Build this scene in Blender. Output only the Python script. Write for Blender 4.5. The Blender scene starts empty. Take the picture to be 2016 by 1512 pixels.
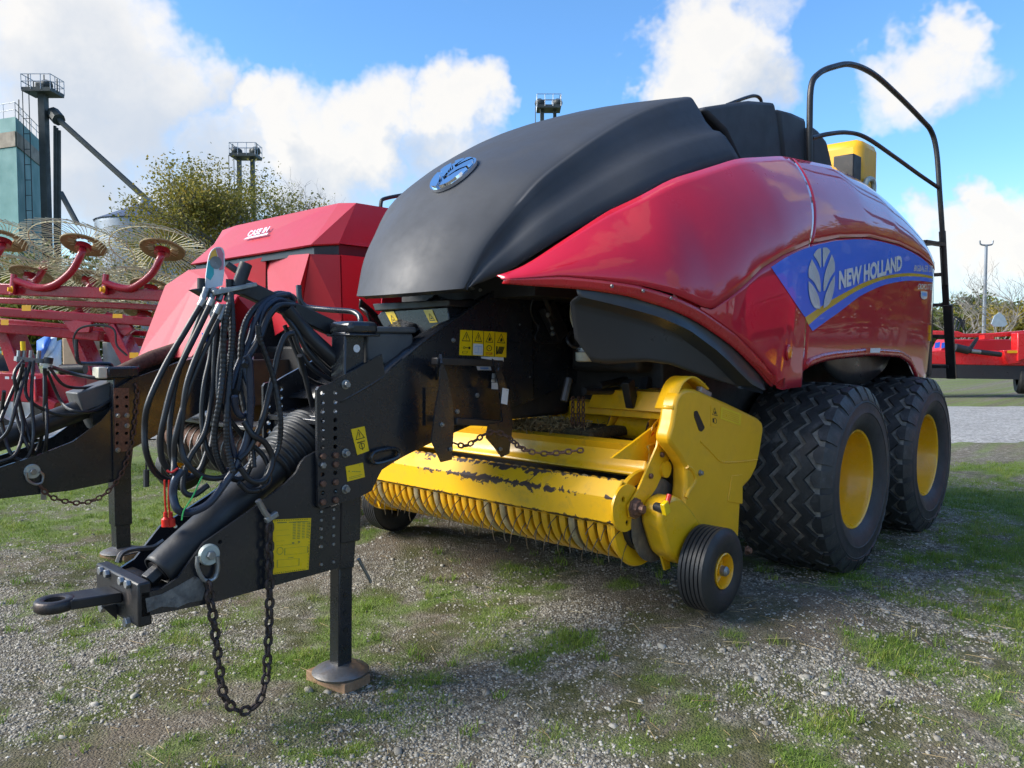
import bpy, bmesh, math, random
import numpy as np
from mathutils import Vector, Matrix, Euler
from mathutils.bvhtree import BVHTree

random.seed(7); rng = np.random.default_rng(7)
SC = bpy.context.scene
COL = SC.collection
R_ = math.radians

# ------------------------------------------------------------------ camera
CAM_H = 1.415; FPX = 1560.0
cam = bpy.data.cameras.new('camera'); cam.sensor_width = 36.0; cam.lens = FPX / 2016 * 36
cam.clip_end = 3000; cam.clip_start = 0.05
cam_o = bpy.data.objects.new('camera', cam); COL.objects.link(cam_o)
cam_o.location = (0, 0, CAM_H); cam_o.rotation_euler = (R_(90 - 2.86), 0, R_(42.9))
SC.camera = cam_o
SC.cycles.max_bounces = 6; SC.cycles.diffuse_bounces = 3; SC.cycles.glossy_bounces = 3; SC.cycles.transmission_bounces = 2; SC.cycles.transparent_max_bounces = 4
SC.cycles.use_adaptive_sampling = True; SC.cycles.adaptive_threshold = 0.02
CM = Euler((R_(90 - 2.86), 0, R_(42.9))).to_matrix(); CC = Vector((0, 0, CAM_H))

def ray(px, py):
    return CM @ Vector(((px - 1008) / FPX, -(py - 756) / FPX, -1))
def P(px, py, x=None, y=None, z=None, d=None):
    """measured point: where the sight line of a photo pixel meets a known plane of the place"""
    r = ray(px, py)
    t = (x - CC.x) / r.x if x is not None else (y - CC.y) / r.y if y is not None else (z - CC.z) / r.z if z is not None else d
    return CC + r * t

# ------------------------------------------------------------------ view, world, sun
SC.view_settings.view_transform = 'Standard'; SC.view_settings.look = 'None'
SC.view_settings.exposure = 1.55; SC.view_settings.gamma = 1.0
SC.view_settings.use_curve_mapping = False
SUN_EL = 33.0
SUN_DIR = Vector((-0.64 * math.cos(R_(SUN_EL)), -0.768 * math.cos(R_(SUN_EL)), math.sin(R_(SUN_EL))))   # towards the sun
sun = bpy.data.lights.new('sun', 'SUN'); sun.energy = 2.5; sun.angle = R_(36.0); sun.color = (1.0, 0.94, 0.84)
sun_o = bpy.data.objects.new('sun', sun); COL.objects.link(sun_o)
sun_o.rotation_euler = (-SUN_DIR).to_track_quat('-Z', 'Y').to_euler()
sun_o.location = SUN_DIR * 40

class NT:
    """small node tree builder"""
    def __init__(s, tree): s.t = tree; s.n = tree.nodes; s.l = tree.links
    def node(s, kind, ins=None, **kw):
        n = s.n.new(kind)
        for k, v in kw.items(): setattr(n, k, v)
        for k, v in (ins or {}).items():
            i = n.inputs[k]
            if hasattr(v, 'is_output') or isinstance(v, bpy.types.NodeSocket): s.l.new(v, i)
            else: i.default_value = v
        return n
    def math(s, op, a, b=None, c=None, clamp=False):
        n = s.n.new('ShaderNodeMath'); n.operation = op; n.use_clamp = clamp
        for i, v in enumerate((a, b, c)):
            if v is None: continue
            if isinstance(v, bpy.types.NodeSocket): s.l.new(v, n.inputs[i])
            else: n.inputs[i].default_value = v
        return n.outputs[0]
    def vmath(s, op, a, b=None, scale=None):
        n = s.n.new('ShaderNodeVectorMath'); n.operation = op
        for i, v in enumerate((a, b)):
            if v is None: continue
            if isinstance(v, bpy.types.NodeSocket): s.l.new(v, n.inputs[i])
            else: n.inputs[i].default_value = v
        if scale is not None: n.inputs['Scale'].default_value = scale
        return n.outputs['Value'] if op in ('DOT_PRODUCT', 'LENGTH') else n.outputs[0]
    def rng(s, v, a, b, c=0.0, d=1.0, smooth=False):
        n = s.n.new('ShaderNodeMapRange'); n.interpolation_type = 'SMOOTHSTEP' if smooth else 'LINEAR'
        for k, x in zip(('Value', 'From Min', 'From Max', 'To Min', 'To Max'), (v, a, b, c, d)):
            if isinstance(x, bpy.types.NodeSocket): s.l.new(x, n.inputs[k])
            else: n.inputs[k].default_value = x
        return n.outputs[0]
    def mix(s, f, a, b, mode='MIX'):
        n = s.n.new('ShaderNodeMix'); n.data_type = 'RGBA'; n.blend_type = mode
        for i, v in ((0, f), (6, a), (7, b)):
            if isinstance(v, bpy.types.NodeSocket): s.l.new(v, n.inputs[i])
            else: n.inputs[i].default_value = (*v, 1) if isinstance(v, tuple) and len(v) == 3 else v
        return n.outputs[2]
    def noise(s, vec, scale, detail=3, rough=0.55, dist=0.0, out=0):
        n = s.node('ShaderNodeTexNoise', {'Scale': scale, 'Detail': detail, 'Roughness': rough, 'Distortion': dist})
        if vec is not None: s.l.new(vec, n.inputs['Vector'])
        return n.outputs[out]

world = bpy.data.worlds.new('World'); SC.world = world; world.use_nodes = True
world.node_tree.nodes.clear()
W = NT(world.node_tree)
sky = W.node('ShaderNodeTexSky', sky_type='NISHITA', sun_disc=False, sun_elevation=R_(SUN_EL),
             sun_rotation=math.atan2(SUN_DIR.x, SUN_DIR.y), altitude=200, air_density=1.15, dust_density=0.25, ozone_density=2.0)
# cumulus banks: (direction seen at pixel, angular radius in pixels, weight)
BANKS = [(60, 30, 210, 1.0), (180, 120, 190, 1.0), (300, 60, 90, .75), (90, 240, 200, 1.0), (330, 190, 110, .95), (250, 270, 150, .9),
         (480, 215, 62, .9), (560, 230, 85, .95), (640, 250, 90, .85), (560, 290, 120, .9), (765, 215, 90, 1.0), (720, 285, 110, .95),
         (905, 205, 75, 1.0), (890, 260, 80, .9), (960, 205, 42, .8), (430, 350, 150, .85), (150, 390, 160, .8), (640, 360, 130, .85), (880, 330, 110, .75), (300, 430, 150, .75),
         (1345, 130, 95, 1.0), (1415, 60, 100, 1.0), (1300, 165, 60, .9), (1490, 90, 60, .75), (1360, 190, 80, .8), (1440, 150, 90, .85),
         (1840, 70, 75, .95), (1880, 110, 62, .85), (1770, 150, 85, .85), (1720, 200, 60, .6), (1830, 160, 90, .8), (1520, 30, 50, .5),
         (1985, 400, 65, 1.0), (1900, 440, 60, .85), (1850, 410, 50, .8), (1950, 460, 90, .95), (2050, 440, 110, 1.0), (1880, 500, 100, .7), (2000, 540, 120, .6)]
geo = W.node('ShaderNodeTexCoord').outputs['Generated']
n1 = W.noise(geo, 6.5, 5, 0.64, out=1)
vd = W.vmath('NORMALIZE', W.vmath('ADD', geo, W.vmath('SCALE', W.vmath('SUBTRACT', n1, (0.5, 0.5, 0.5)), scale=0.20)))
vs_ = W.vmath('NORMALIZE', W.vmath('ADD', vd, tuple(SUN_DIR * 0.05 + Vector((0, 0, 0.06)))))
def banks(vec, rmin=0):
    acc = None
    for px, py, r, w in BANKS:
        if r < rmin: continue
        b = ray(px, py).normalized(); c0 = b.dot(ray(px + r * 1.3, py).normalized()); c1 = b.dot(ray(px + r * 0.15, py).normalized())
        k = w / (c1 - c0); q = W.math('MULTIPLY_ADD', W.vmath('DOT_PRODUCT', vec, tuple(b)), k, -c0 * k)
        acc = q if acc is None else W.math('MAXIMUM', acc, q)
    return W.math('MAXIMUM', acc, -0.3)
fine = W.math('MULTIPLY', W.math('SUBTRACT', W.noise(geo, 11.0, 7, 0.66), 0.5), 0.85)
# the rest of the sky carries the same broken cumulus
front = W.rng(W.vmath('DOT_PRODUCT', geo, tuple(ray(1008, 500).normalized())), 0.58, 0.78, 1, 0, True)
gen = W.math('MULTIPLY', W.rng(W.noise(vd, 2.6, 2, 0.5), 0.50, 0.66, 0, 1, True), front)
D0 = W.math('ADD', W.math('MAXIMUM', banks(vd), gen), fine)
D1 = W.math('MAXIMUM', banks(vs_, 75), gen)
mask = W.rng(D0, 0.06, 0.88, 0, 1, True)
lit = W.rng(W.math('SUBTRACT', D0, D1), -0.30, 0.55, 0, 1)
thick = W.rng(D0, 0.35, 1.0, 0, 1)
shade = W.math('MULTIPLY_ADD', lit, 0.95, W.math('MULTIPLY', W.math('SUBTRACT', 1.0, thick), 0.45), clamp=True)
cloud = W.mix(shade, (0.185, 0.215, 0.26), (0.345, 0.336, 0.322))
skyc = W.vmath('SCALE', sky.outputs[0], scale=0.070)
tint = W.mix(1.0, skyc, (0.64, 0.96, 1.26), 'MULTIPLY')
elev = W.node('ShaderNodeSeparateXYZ', {'Vector': geo}).outputs[2]
haze_f = W.rng(elev, 0.0, 0.22, 0.55, 0.0, True)
tint = W.mix(haze_f, tint, (0.29, 0.345, 0.40))
full = W.mix(W.math('MULTIPLY', mask, 0.96), tint, cloud)
bg = W.node('ShaderNodeBackground', {'Color': full, 'Strength': 1.0})
wo = W.node('ShaderNodeOutputWorld'); W.l.new(bg.outputs[0], wo.inputs[0])
world.cycles.sampling_method = 'MANUAL'; world.cycles.sample_map_resolution = 512

# ------------------------------------------------------------------ materials
MATS = {}
def mat(name, col, rough=0.5, metal=0.0, coat=0.0, var=0.12, vscale=6.0, bump=0.0, bscale=60.0, dirt=0.0, dirtcol=(0.16, 0.13, 0.10), dscale=9.0, rvar=0.12, wear=None, wearcol=(0.05, 0.03, 0.025), spec=0.5, coatr=0.04):
    if name in MATS: return MATS[name]
    m = bpy.data.materials.new(name); m.use_nodes = True; MATS[name] = m
    m.node_tree.nodes.clear(); T = NT(m.node_tree)
    co = T.node('ShaderNodeTexCoord').outputs['Object']
    nz = T.noise(co, vscale * 1.4, 5, 0.65)
    base = T.mix(T.rng(nz, 0.3, 0.7, 0, 1), tuple(c * (1 - var) for c in col), tuple(min(1, c * (1 + var)) for c in col))
    rg = T.rng(nz, 0.7, 0.3, max(0.02, rough - rvar), min(1, rough + rvar))
    if dirt:
        dm = T.rng(T.noise(co, dscale, 6, 0.68, 0.4), 0.52, 0.74, 0, dirt, True)
        base = T.mix(dm, base, dirtcol); rg = T.mix(dm, rg, (0.85, 0.85, 0.85))
    if wear:
        at = T.node('ShaderNodeAttribute', attribute_name='wear').outputs['Fac']
        wn = T.noise(co, 17.0, 7, 0.62, 0.8)
        wm = T.rng(T.math('ADD', at, T.math('MULTIPLY', T.math('SUBTRACT', wn, 0.5), 2.2)), wear, wear + 0.05, 0, 1)
        base = T.mix(wm, base, wearcol); rg = T.mix(wm, rg, (0.7, 0.7, 0.7))
    b = T.node('ShaderNodeBsdfPrincipled', {'Base Color': base, 'Roughness': rg, 'Metallic': metal, 'Coat Weight': coat, 'Coat Roughness': coatr, 'Specular IOR Level': spec})
    if bump:
        bn = T.node('ShaderNodeBump', {'Strength': bump, 'Distance': 0.01, 'Height': T.noise(co, bscale, 5, 0.6)})
        T.l.new(bn.outputs[0], b.inputs['Normal'])
    o = T.node('ShaderNodeOutputMaterial'); T.l.new(b.outputs[0], o.inputs[0])
    return m
def M(n): return MATS[n]
mat('black_paint', (0.017, 0.019, 0.024), 0.26, coat=0.3, coatr=0.10, var=0.2, bump=0.03, bscale=25, dirt=0.12, dirtcol=(0.03, 0.027, 0.025), dscale=5, rvar=.08)
mat('black_steel', (0.014, 0.014, 0.016), 0.42, var=0.3, dirt=0.5, dirtcol=(0.07, 0.05, 0.038), dscale=12, bump=0.08)
mat('dark_frame', (0.024, 0.022, 0.021), 0.6, var=0.3, dirt=0.4, dirtcol=(0.03, 0.025, 0.02), dscale=10, bump=0.1)
mat('hood_plastic', (0.042, 0.046, 0.055), 0.60, var=0.10, vscale=2, bump=0.03, bscale=180, dirt=0.2, dirtcol=(0.075, 0.078, 0.085), dscale=2.2, spec=0.38)
mat('shield_plastic', (0.022, 0.023, 0.026), 0.34, var=0.15, vscale=3, bump=0.03, bscale=140, dirt=0.18, dirtcol=(0.06, 0.055, 0.05), dscale=5)
mat('red_paint', (0.52, 0.013, 0.035), 0.30, coat=1.0, coatr=0.015, var=0.05, vscale=2, rvar=0.04, dirt=0.06, dirtcol=(0.3, 0.12, 0.10), dscale=40, spec=0.12)
mat('red_lip', (0.46, 0.010, 0.018), 0.28, coat=0.6, var=0.06, dirt=0.12)
mat('red_case', (0.40, 0.012, 0.024), 0.46, coat=0.2, coatr=0.3, var=0.07, vscale=2, rvar=0.05, dirt=0.08, dirtcol=(0.25, 0.11, 0.1), dscale=14)
mat('red_rake', (0.36, 0.012, 0.028), 0.30, coat=0.5, var=0.1, dirt=0.15, dirtcol=(0.18, 0.08, 0.07))
mat('yellow_paint', (0.84, 0.455, 0.008), 0.34, coat=0.35, coatr=0.12, var=0.05, vscale=4, dirt=0.28, dirtcol=(0.26, 0.15, 0.05), dscale=16)
mat('yellow_worn', (0.84, 0.46, 0.010), 0.36, coat=0.2, coatr=0.15, var=0.06, vscale=4, dirt=0.3, dirtcol=(0.30, 0.17, 0.06), dscale=14, wear=0.73, wearcol=(0.055, 0.032, 0.026))
mat('yellow_plastic', (0.82, 0.43, 0.009), 0.40, coat=0.1, coatr=0.3, var=0.05, vscale=3, dirt=0.16, dirtcol=(0.35, 0.22, 0.08), dscale=8, bump=0.02, bscale=90)
mat('yellow_rim', (0.84, 0.43, 0.008), 0.30, coat=0.4, coatr=0.1, var=0.05, dirt=0.2, dirtcol=(0.30, 0.18, 0.07), dscale=12)
mat('sticker_yellow', (0.86, 0.58, 0.004), 0.35, coat=0.3, var=0.05, dirt=0.1)
mat('sticker_orange', (0.80, 0.40, 0.005), 0.35, coat=0.3, var=0.05)
mat('sticker_white', (0.70, 0.72, 0.74), 0.4, var=0.05, dirt=0.1)
mat('print_black', (0.012, 0.011, 0.010), 0.5)
mat('print_red', (0.5, 0.06, 0.02), 0.5)
mat('print_blue', (0.20, 0.40, 0.75), 0.4)
mat('print_grey', (0.25, 0.24, 0.05), 0.5)
mat('decal_blue', (0.010, 0.16, 0.80), 0.30, coat=0.35, coatr=0.02, var=0.05, vscale=1.5, rvar=0.03)
mat('decal_gold', (0.72, 0.46, 0.06), 0.25, coat=1.0, coatr=0.02, var=0.04, rvar=0.03)
mat('decal_white', (0.86, 0.87, 0.89), 0.25, coat=1.0, coatr=0.02, var=0.03, rvar=0.03)
mat('decal_silver', (0.58, 0.62, 0.66), 0.3, metal=0.0, coat=1.0, coatr=0.02, var=0.2, vscale=3)
mat('rubber', (0.016, 0.016, 0.017), 0.62, var=0.35, vscale=5, dirt=0.55, dirtcol=(0.085, 0.078, 0.070), dscale=7, bump=0.25, bscale=45)
mat('rubber_clean', (0.020, 0.021, 0.023), 0.5, var=0.25, dirt=0.3, dirtcol=(0.06, 0.055, 0.05), dscale=14, bump=0.1)
mat('hose_rubber', (0.016, 0.017, 0.020), 0.38, var=0.3, dirt=0.2, dirtcol=(0.05, 0.045, 0.04), dscale=10, bump=0.05)
mat('hose_blue', (0.022, 0.030, 0.052), 0.30, var=0.2, dirt=0.2, dirtcol=(0.1, 0.09, 0.08), dscale=10)
mat('rust', (0.10, 0.048, 0.030), 0.8, var=0.5, vscale=30, bump=0.4, bscale=120, dirt=0.5, dirtcol=(0.045, 0.03, 0.028), dscale=40)
mat('chain_dark', (0.055, 0.040, 0.036), 0.6, metal=0.4, var=0.5, vscale=40, bump=0.3, bscale=120, dirt=0.6, dirtcol=(0.10, 0.05, 0.03), dscale=40)
mat('zinc', (0.30, 0.31, 0.31), 0.42, metal=0.75, var=0.2, vscale=20, dirt=0.35, dirtcol=(0.2, 0.17, 0.12), dscale=20)
mat('zinc_pale', (0.42, 0.47, 0.44), 0.5, metal=0.3, var=0.12, vscale=14, dirt=0.2)
mat('bare_steel', (0.22, 0.21, 0.20), 0.45, metal=0.7, var=0.35, vscale=9, dirt=0.6, dirtcol=(0.09, 0.055, 0.035), dscale=8, bump=0.15)
mat('rusty_bolt', (0.17, 0.09, 0.06), 0.6, metal=0.4, var=0.4, vscale=40)
mat('chrome', (0.82, 0.84, 0.87), 0.06, metal=1.0, var=0.02, rvar=0.03)
mat('wood', (0.27, 0.165, 0.095), 0.8, var=0.35, vscale=14, bump=0.3, dirt=0.3)
mat('amber', (0.85, 0.22, 0.01), 0.2, coat=1.0)
mat('filter_white', (0.62, 0.60, 0.48), 0.4, var=0.08, dirt=0.25)
mat('grey_box', (0.085, 0.088, 0.092), 0.5, var=0.2, dirt=0.4, dirtcol=(0.16, 0.15, 0.13), dscale=8)
mat('grey_plate', (0.20, 0.20, 0.20), 0.4, metal=0.5, var=0.3, dirt=0.4)
mat('red_plastic', (0.62, 0.02, 0.012), 0.35)
mat('green_cord', (0.03, 0.38, 0.09), 0.6)
mat('blue_tie', (0.03, 0.12, 0.55), 0.5)
mat('tine_pale', (0.62, 0.58, 0.38), 0.5, var=0.15, dirt=0.2)
mat('wheel_disc', (0.30, 0.22, 0.11), 0.6, var=0.25, dirt=0.5, dirtcol=(0.16, 0.10, 0.05))
mat('straw', (0.34, 0.25, 0.12), 0.9, var=0.4, vscale=40)
mat('dirt_clump', (0.06, 0.045, 0.02), 0.95, var=0.6, vscale=60, bump=0.8, bscale=90, dirt=0.5, dirtcol=(0.30, 0.19, 0.03), dscale=30)

# ------------------------------------------------------------------ mesh helpers
WO = {}
def reg(o, parent, wloc):
    COL.objects.link(o)
    if parent is not None:
        o.parent = parent; o.location = Vector(wloc) - WO[parent.name]
    else: o.location = wloc
    WO[o.name] = Vector(wloc); return o
def thing(name, label, cat, loc, group=None):
    o = bpy.data.objects.new(name, None); o.empty_display_size = 0.2
    reg(o, None, loc); return tag(o, label, cat, group)
def tag(o, label=None, cat=None, group=None, kind=None):
    for k, v in (('label', label), ('category', cat), ('group', group), ('kind', kind)):
        if v: o[k] = v
    return o
def part_empty(name, parent, loc):
    o = bpy.data.objects.new(name, None); o.empty_display_size = 0.05
    return reg(o, parent, loc)
def inst(data, name, loc, parent=None, rot=None, scale=None):
    o = bpy.data.objects.new(name, data); reg(o, parent, loc)
    if rot is not None: o.rotation_euler = rot
    if scale is not None: o.scale = scale
    return o
def catmull(pts, n=6, closed=False):
    pts = [Vector(p) for p in pts]
    if len(pts) < 3: return pts
    out = []; m = len(pts)
    for i in range(m if closed else m - 1):
        p0 = pts[(i - 1) % m] if closed or i > 0 else pts[0] * 2 - pts[1]
        p1 = pts[i]; p2 = pts[(i + 1) % m]
        p3 = pts[(i + 2) % m] if closed or i + 2 < m else pts[-1] * 2 - pts[-2]
        for k in range(n):
            t = k / n
            out.append(0.5 * ((2 * p1) + (p2 - p0) * t + (2 * p0 - 5 * p1 + 4 * p2 - p3) * t * t + (3 * p1 - p0 - 3 * p2 + p3) * t ** 3))
    if not closed: out.append(pts[-1])
    return out
class MB:
    def __init__(s): s.v = []; s.f = []; s.w = {}
    def add(s, vs, fs):
        b = len(s.v); s.v += [Vector(p) for p in vs]; s.f += [tuple(i + b for i in f) for f in fs]; return s
    def box(s, x0, x1, y0, y1, z0, z1, rot=None, c=None):
        vs = [Vector((x, y, z)) for x in (x0, x1) for y in (y0, y1) for z in (z0, z1)]
        if rot is not None:
            c = Vector(c) if c else sum(vs, Vector()) / 8; m = Euler(rot).to_matrix(); vs = [m @ (p - c) + c for p in vs]
        return s.add(vs, [(0, 1, 3, 2), (4, 6, 7, 5), (0, 4, 5, 1), (2, 3, 7, 6), (0, 2, 6, 4), (1, 5, 7, 3)])
    def beam(s, a, b, w, h, up=(0, 0, 1)):
        a = Vector(a); b = Vector(b); d = (b - a).normalized(); u = Vector(up)
        sd = d.cross(u)
        if sd.length < 1e-4: sd = d.cross(Vector((1, 0, 0)))
        sd.normalize(); u = sd.cross(d)
        vs = [q + sd * (w / 2 * i) + u * (h / 2 * j) for q in (a, b) for i in (-1, 1) for j in (-1, 1)]
        return s.add(vs, [(0, 1, 3, 2), (4, 6, 7, 5), (0, 4, 5, 1), (2, 3, 7, 6), (0, 2, 6, 4), (1, 5, 7, 3)])
    def tube(s, pts, r, n=10, closed=False, caps=True):
        pts = [Vector(p) for p in pts]; m = len(pts)
        rs = r if isinstance(r, (list, tuple)) else [r] * m
        t0 = (pts[1] - pts[0]).normalized(); u = t0.orthogonal().normalized(); vs = []; prev = t0
        for i in range(m):
            if closed: t = (pts[(i + 1) % m] - pts[i - 1])
            else: t = pts[min(i + 1, m - 1)] - pts[max(i - 1, 0)]
            t = t.normalized() if t.length > 1e-9 else prev
            q = prev.rotation_difference(t); u = (q @ u); u = (u - t * u.dot(t)).normalized(); w = t.cross(u); prev = t
            vs += [pts[i] + (u * math.cos(2 * math.pi * k / n) + w * math.sin(2 * math.pi * k / n)) * rs[i] for k in range(n)]
        fs = []
        for i in range(m if closed else m - 1):
            a = i * n; b = ((i + 1) % m) * n
            fs += [(a + k, a + (k + 1) % n, b + (k + 1) % n, b + k) for k in range(n)]
        if caps and not closed: fs += [tuple(range(n - 1, -1, -1)), tuple((m - 1) * n + k for k in range(n))]
        return s.add(vs, fs)
    def cyl(s, a, b, r, n=16): return s.tube([a, b], r, n)
    def prism(s, poly, vec):
        poly = [Vector(p) for p in poly]; n = len(poly); vec = Vector(vec)
        nrm = sum(((poly[i] - poly[0]).cross(poly[(i + 1) % n] - poly[0]) for i in range(1, n)), Vector())
        if nrm.dot(vec) > 0: poly = poly[::-1]
        vs = poly + [p + vec for p in poly]
        return s.add(vs, [tuple(range(n)), tuple(range(2 * n - 1, n - 1, -1))] + [(i, i + n, (i + 1) % n + n, (i + 1) % n) for i in range(n)])
    def lathe(s, prof, c=(0, 0, 0), n=48, axis='x', close=False):
        """prof: (along, radius) pairs around an axis through c"""
        c = Vector(c); vs = []; m = len(prof)
        for a, r in prof:
            for k in range(n):
                t = 2 * math.pi * k / n; q = (a, r * math.cos(t), r * math.sin(t))
                vs.append(c + Vector(q if axis == 'x' else (q[1], q[0], -q[2]) if axis == 'y' else (q[1], q[2], q[0])))
        fs = []
        for i in range(m if close else m - 1):
            for k in range(n):
                a = i * n + k; b = i * n + (k + 1) % n; j = (i + 1) % m
                fs.append((a, b, j * n + (k + 1) % n, j * n + k))
        return s.add(vs, fs)
    def grid(s, rows):
        n = len(rows[0]); vs = [p for r in rows for p in r]
        return s.add(vs, [(i * n + j, i * n + j + 1, (i + 1) * n + j + 1, (i + 1) * n + j) for i in range(len(rows) - 1) for j in range(n - 1)])
    def ball(s, c, rx, ry=None, rz=None, n=12, m=8):
        ry = ry or rx; rz = rz or rx; c = Vector(c); vs = [c + Vector((0, 0, rz))]
        for i in range(1, m):
            t = math.pi * i / m
            vs += [c + Vector((rx * math.sin(t) * math.cos(2 * math.pi * k / n), ry * math.sin(t) * math.sin(2 * math.pi * k / n), rz * math.cos(t))) for k in range(n)]
        vs.append(c - Vector((0, 0, rz))); L = len(vs) - 1
        fs = [(0, 1 + k, 1 + (k + 1) % n) for k in range(n)]
        for i in range(m - 2):
            a = 1 + i * n; b = a + n; fs += [(a + k, b + k, b + (k + 1) % n, a + (k + 1) % n) for k in range(n)]
        a = 1 + (m - 2) * n; fs += [(a + k, L, a + (k + 1) % n) for k in range(n)]
        return s.add(vs, fs)
    def build(s, name, m, parent=None, smooth=40, bevel=0.0, solid=0.0, kind=None, label=None, origin=None, wear=None, flip=False, soff=-1):
        me = bpy.data.meshes.new(name)
        lo = Vector((min(p.x for p in s.v), min(p.y for p in s.v), min(p.z for p in s.v))); hi = Vector((max(p.x for p in s.v), max(p.y for p in s.v), max(p.z for p in s.v)))
        c = Vector(origin) if origin is not None else (lo + hi) / 2
        me.from_pydata([p - c for p in s.v], [], [f[::-1] for f in s.f] if flip else s.f)
        if wear is not None:
            a = me.attributes.new('wear', 'FLOAT', 'POINT'); a.data.foreach_set('value', wear)
        me.materials.append(MATS[m] if isinstance(m, str) else m)
        if smooth:
            me.polygons.foreach_set('use_smooth', [True] * len(me.polygons))
            try: me.set_sharp_from_angle(angle=R_(smooth))
            except Exception: pass
        o = bpy.data.objects.new(name, me); reg(o, parent, c)
        if solid:
            md = o.modifiers.new('thick', 'SOLIDIFY'); md.thickness = solid; md.offset = soff
        if bevel:
            md = o.modifiers.new('edge', 'BEVEL'); md.width = bevel; md.segments = 2; md.limit_method = 'ANGLE'; md.angle_limit = R_(35); md.harden_normals = False
        if kind: o['kind'] = kind
        if label: o['label'] = label
        return o
def plate(poly, x0, x1, holes=(), hseg=10):
    """sheet in the y-z plane between x0 and x1, with real round holes (y, z, r)"""
    mb = MB()
    if not holes:
        return mb.prism([(x0, y, z) for y, z in poly], (x1 - x0, 0, 0))
    bm = bmesh.new(); loops = [[Vector((0, y, z)) for y, z in poly]]
    for y, z, r in holes: loops.append([Vector((0, y + r * math.cos(2 * math.pi * k / hseg), z + r * math.sin(2 * math.pi * k / hseg))) for k in range(hseg)])
    edges = []; allv = []
    for lp in loops:
        vs = [bm.verts.new(p) for p in lp]; allv.append(vs)
        edges += [bm.edges.new((vs[i], vs[(i + 1) % len(vs)])) for i in range(len(vs))]
    bmesh.ops.triangle_fill(bm, use_beauty=True, edges=edges)
    bm.verts.index_update(); n = len(bm.verts)
    vv = [v.co.copy() for v in bm.verts]; fs = [tuple(v.index for v in f.verts) for f in bm.faces]
    nf = []
    for f in fs:
        a, b, c = (vv[i] for i in f[:3])
        nf.append(f if (b - a).cross(c - a).x > 0 else f[::-1])
    xh, xl = max(x0, x1), min(x0, x1)
    mb.add([Vector((xh, p.y, p.z)) for p in vv] + [Vector((xl, p.y, p.z)) for p in vv], nf + [tuple(i + n for i in f[::-1]) for f in nf])
    for vs in allv:
        ids = [v.index for v in vs]
        for i in range(len(ids)): mb.f.append((ids[i], ids[(i + 1) % len(ids)], ids[(i + 1) % len(ids)] + n, ids[i] + n))
    bm.free(); return mb
def yz(pts, x): return [(P(a, b, x=x).y, P(a, b, x=x).z) for a, b in pts]
def rounded(poly, r=0.03, n=4):
    """round the corners of a 2d polygon"""
    out = []; m = len(poly); pts = [Vector((p[0], p[1])) for p in poly]
    for i in range(m):
        p = pts[i]; a = pts[i - 1] - p; b = pts[(i + 1) % m] - p
        ra = min(r, a.length * 0.45, b.length * 0.45); A = p + a.normalized() * ra; B = p + b.normalized() * ra
        for k in range(n + 1):
            t = k / n; q = A * (1 - t) ** 2 + p * 2 * t * (1 - t) + B * t * t; out.append((q.x, q.y))
    return out
_tx = {}
def text2d(s, bold=0.0, shear=0.0, font=None):
    """flat glyph outlines as triangles in a unit-wide, unit-high box"""
    k = (s, bold, shear)
    if k in _tx: return _tx[k]
    cu = bpy.data.curves.new('lettering', 'FONT'); cu.body = s; cu.offset = bold; cu.shear = shear; cu.resolution_u = 3; cu.fill_mode = 'BOTH'
    o = bpy.data.objects.new('lettering', cu); COL.objects.link(o)
    dg = bpy.context.evaluated_depsgraph_get(); e = o.evaluated_get(dg); me = e.to_mesh()
    vs = [(v.co.x, v.co.y) for v in me.vertices]; fs = [tuple(p.vertices) for p in me.polygons]
    e.to_mesh_clear(); bpy.data.objects.remove(o); bpy.data.curves.remove(cu)
    x0 = min(v[0] for v in vs); x1 = max(v[0] for v in vs); y0 = min(v[1] for v in vs); y1 = max(v[1] for v in vs)
    vs = [((a - x0) / (x1 - x0), (b - y0) / (y1 - y0)) for a, b in vs]; _tx[k] = (vs, fs); return _tx[k]
def quadmap(a, b, c, d):
    """(u,v) -> point in the quad a(bl) b(br) c(tr) d(tl)"""
    a, b, c, d = (Vector(p) for p in (a, b, c, d))
    return lambda u, v: (a * (1 - u) + b * u) * (1 - v) + (d * (1 - u) + c * u) * v
def flat(name, shape, fn, m, parent, off=Vector()):
    vs, fs = shape; mb = MB(); mb.add([fn(u, v) + off for u, v in vs], fs); return mb.build(name, m, parent, smooth=0)
def rect2(u0, v0, u1, v1): return ([(u0, v0), (u1, v0), (u1, v1), (u0, v1)], [(0, 1, 2, 3)])
def join2(*shapes):
    vs = []; fs = []
    for a, b in shapes:
        n = len(vs); vs += list(a); fs += [tuple(i + n for i in f) for f in b]
    return vs, fs
def ring2(pts, w):
    """outline of a polygon with line width w"""
    c = (sum(p[0] for p in pts) / len(pts), sum(p[1] for p in pts) / len(pts)); n = len(pts)
    inn = [(c[0] + (p[0] - c[0]) * (1 - w), c[1] + (p[1] - c[1]) * (1 - w)) for p in pts]
    return list(pts) + inn, [(i, (i + 1) % n, (i + 1) % n + n, i + n) for i in range(n)]
def circ2(cx, cy, rx, ry, n=16): return [(cx + rx * math.cos(2 * math.pi * k / n), cy + ry * math.sin(2 * math.pi * k / n)) for k in range(n)]
def poly2(pts): return (list(pts), [tuple(range(len(pts)))])
TRI_WARN = join2(ring2([(0.14, 0.56), (0.86, 0.56), (0.50, 0.95)], 0.2), rect2(0.47, 0.69, 0.53, 0.82), rect2(0.47, 0.63, 0.53, 0.66))
_hex = {}
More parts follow.
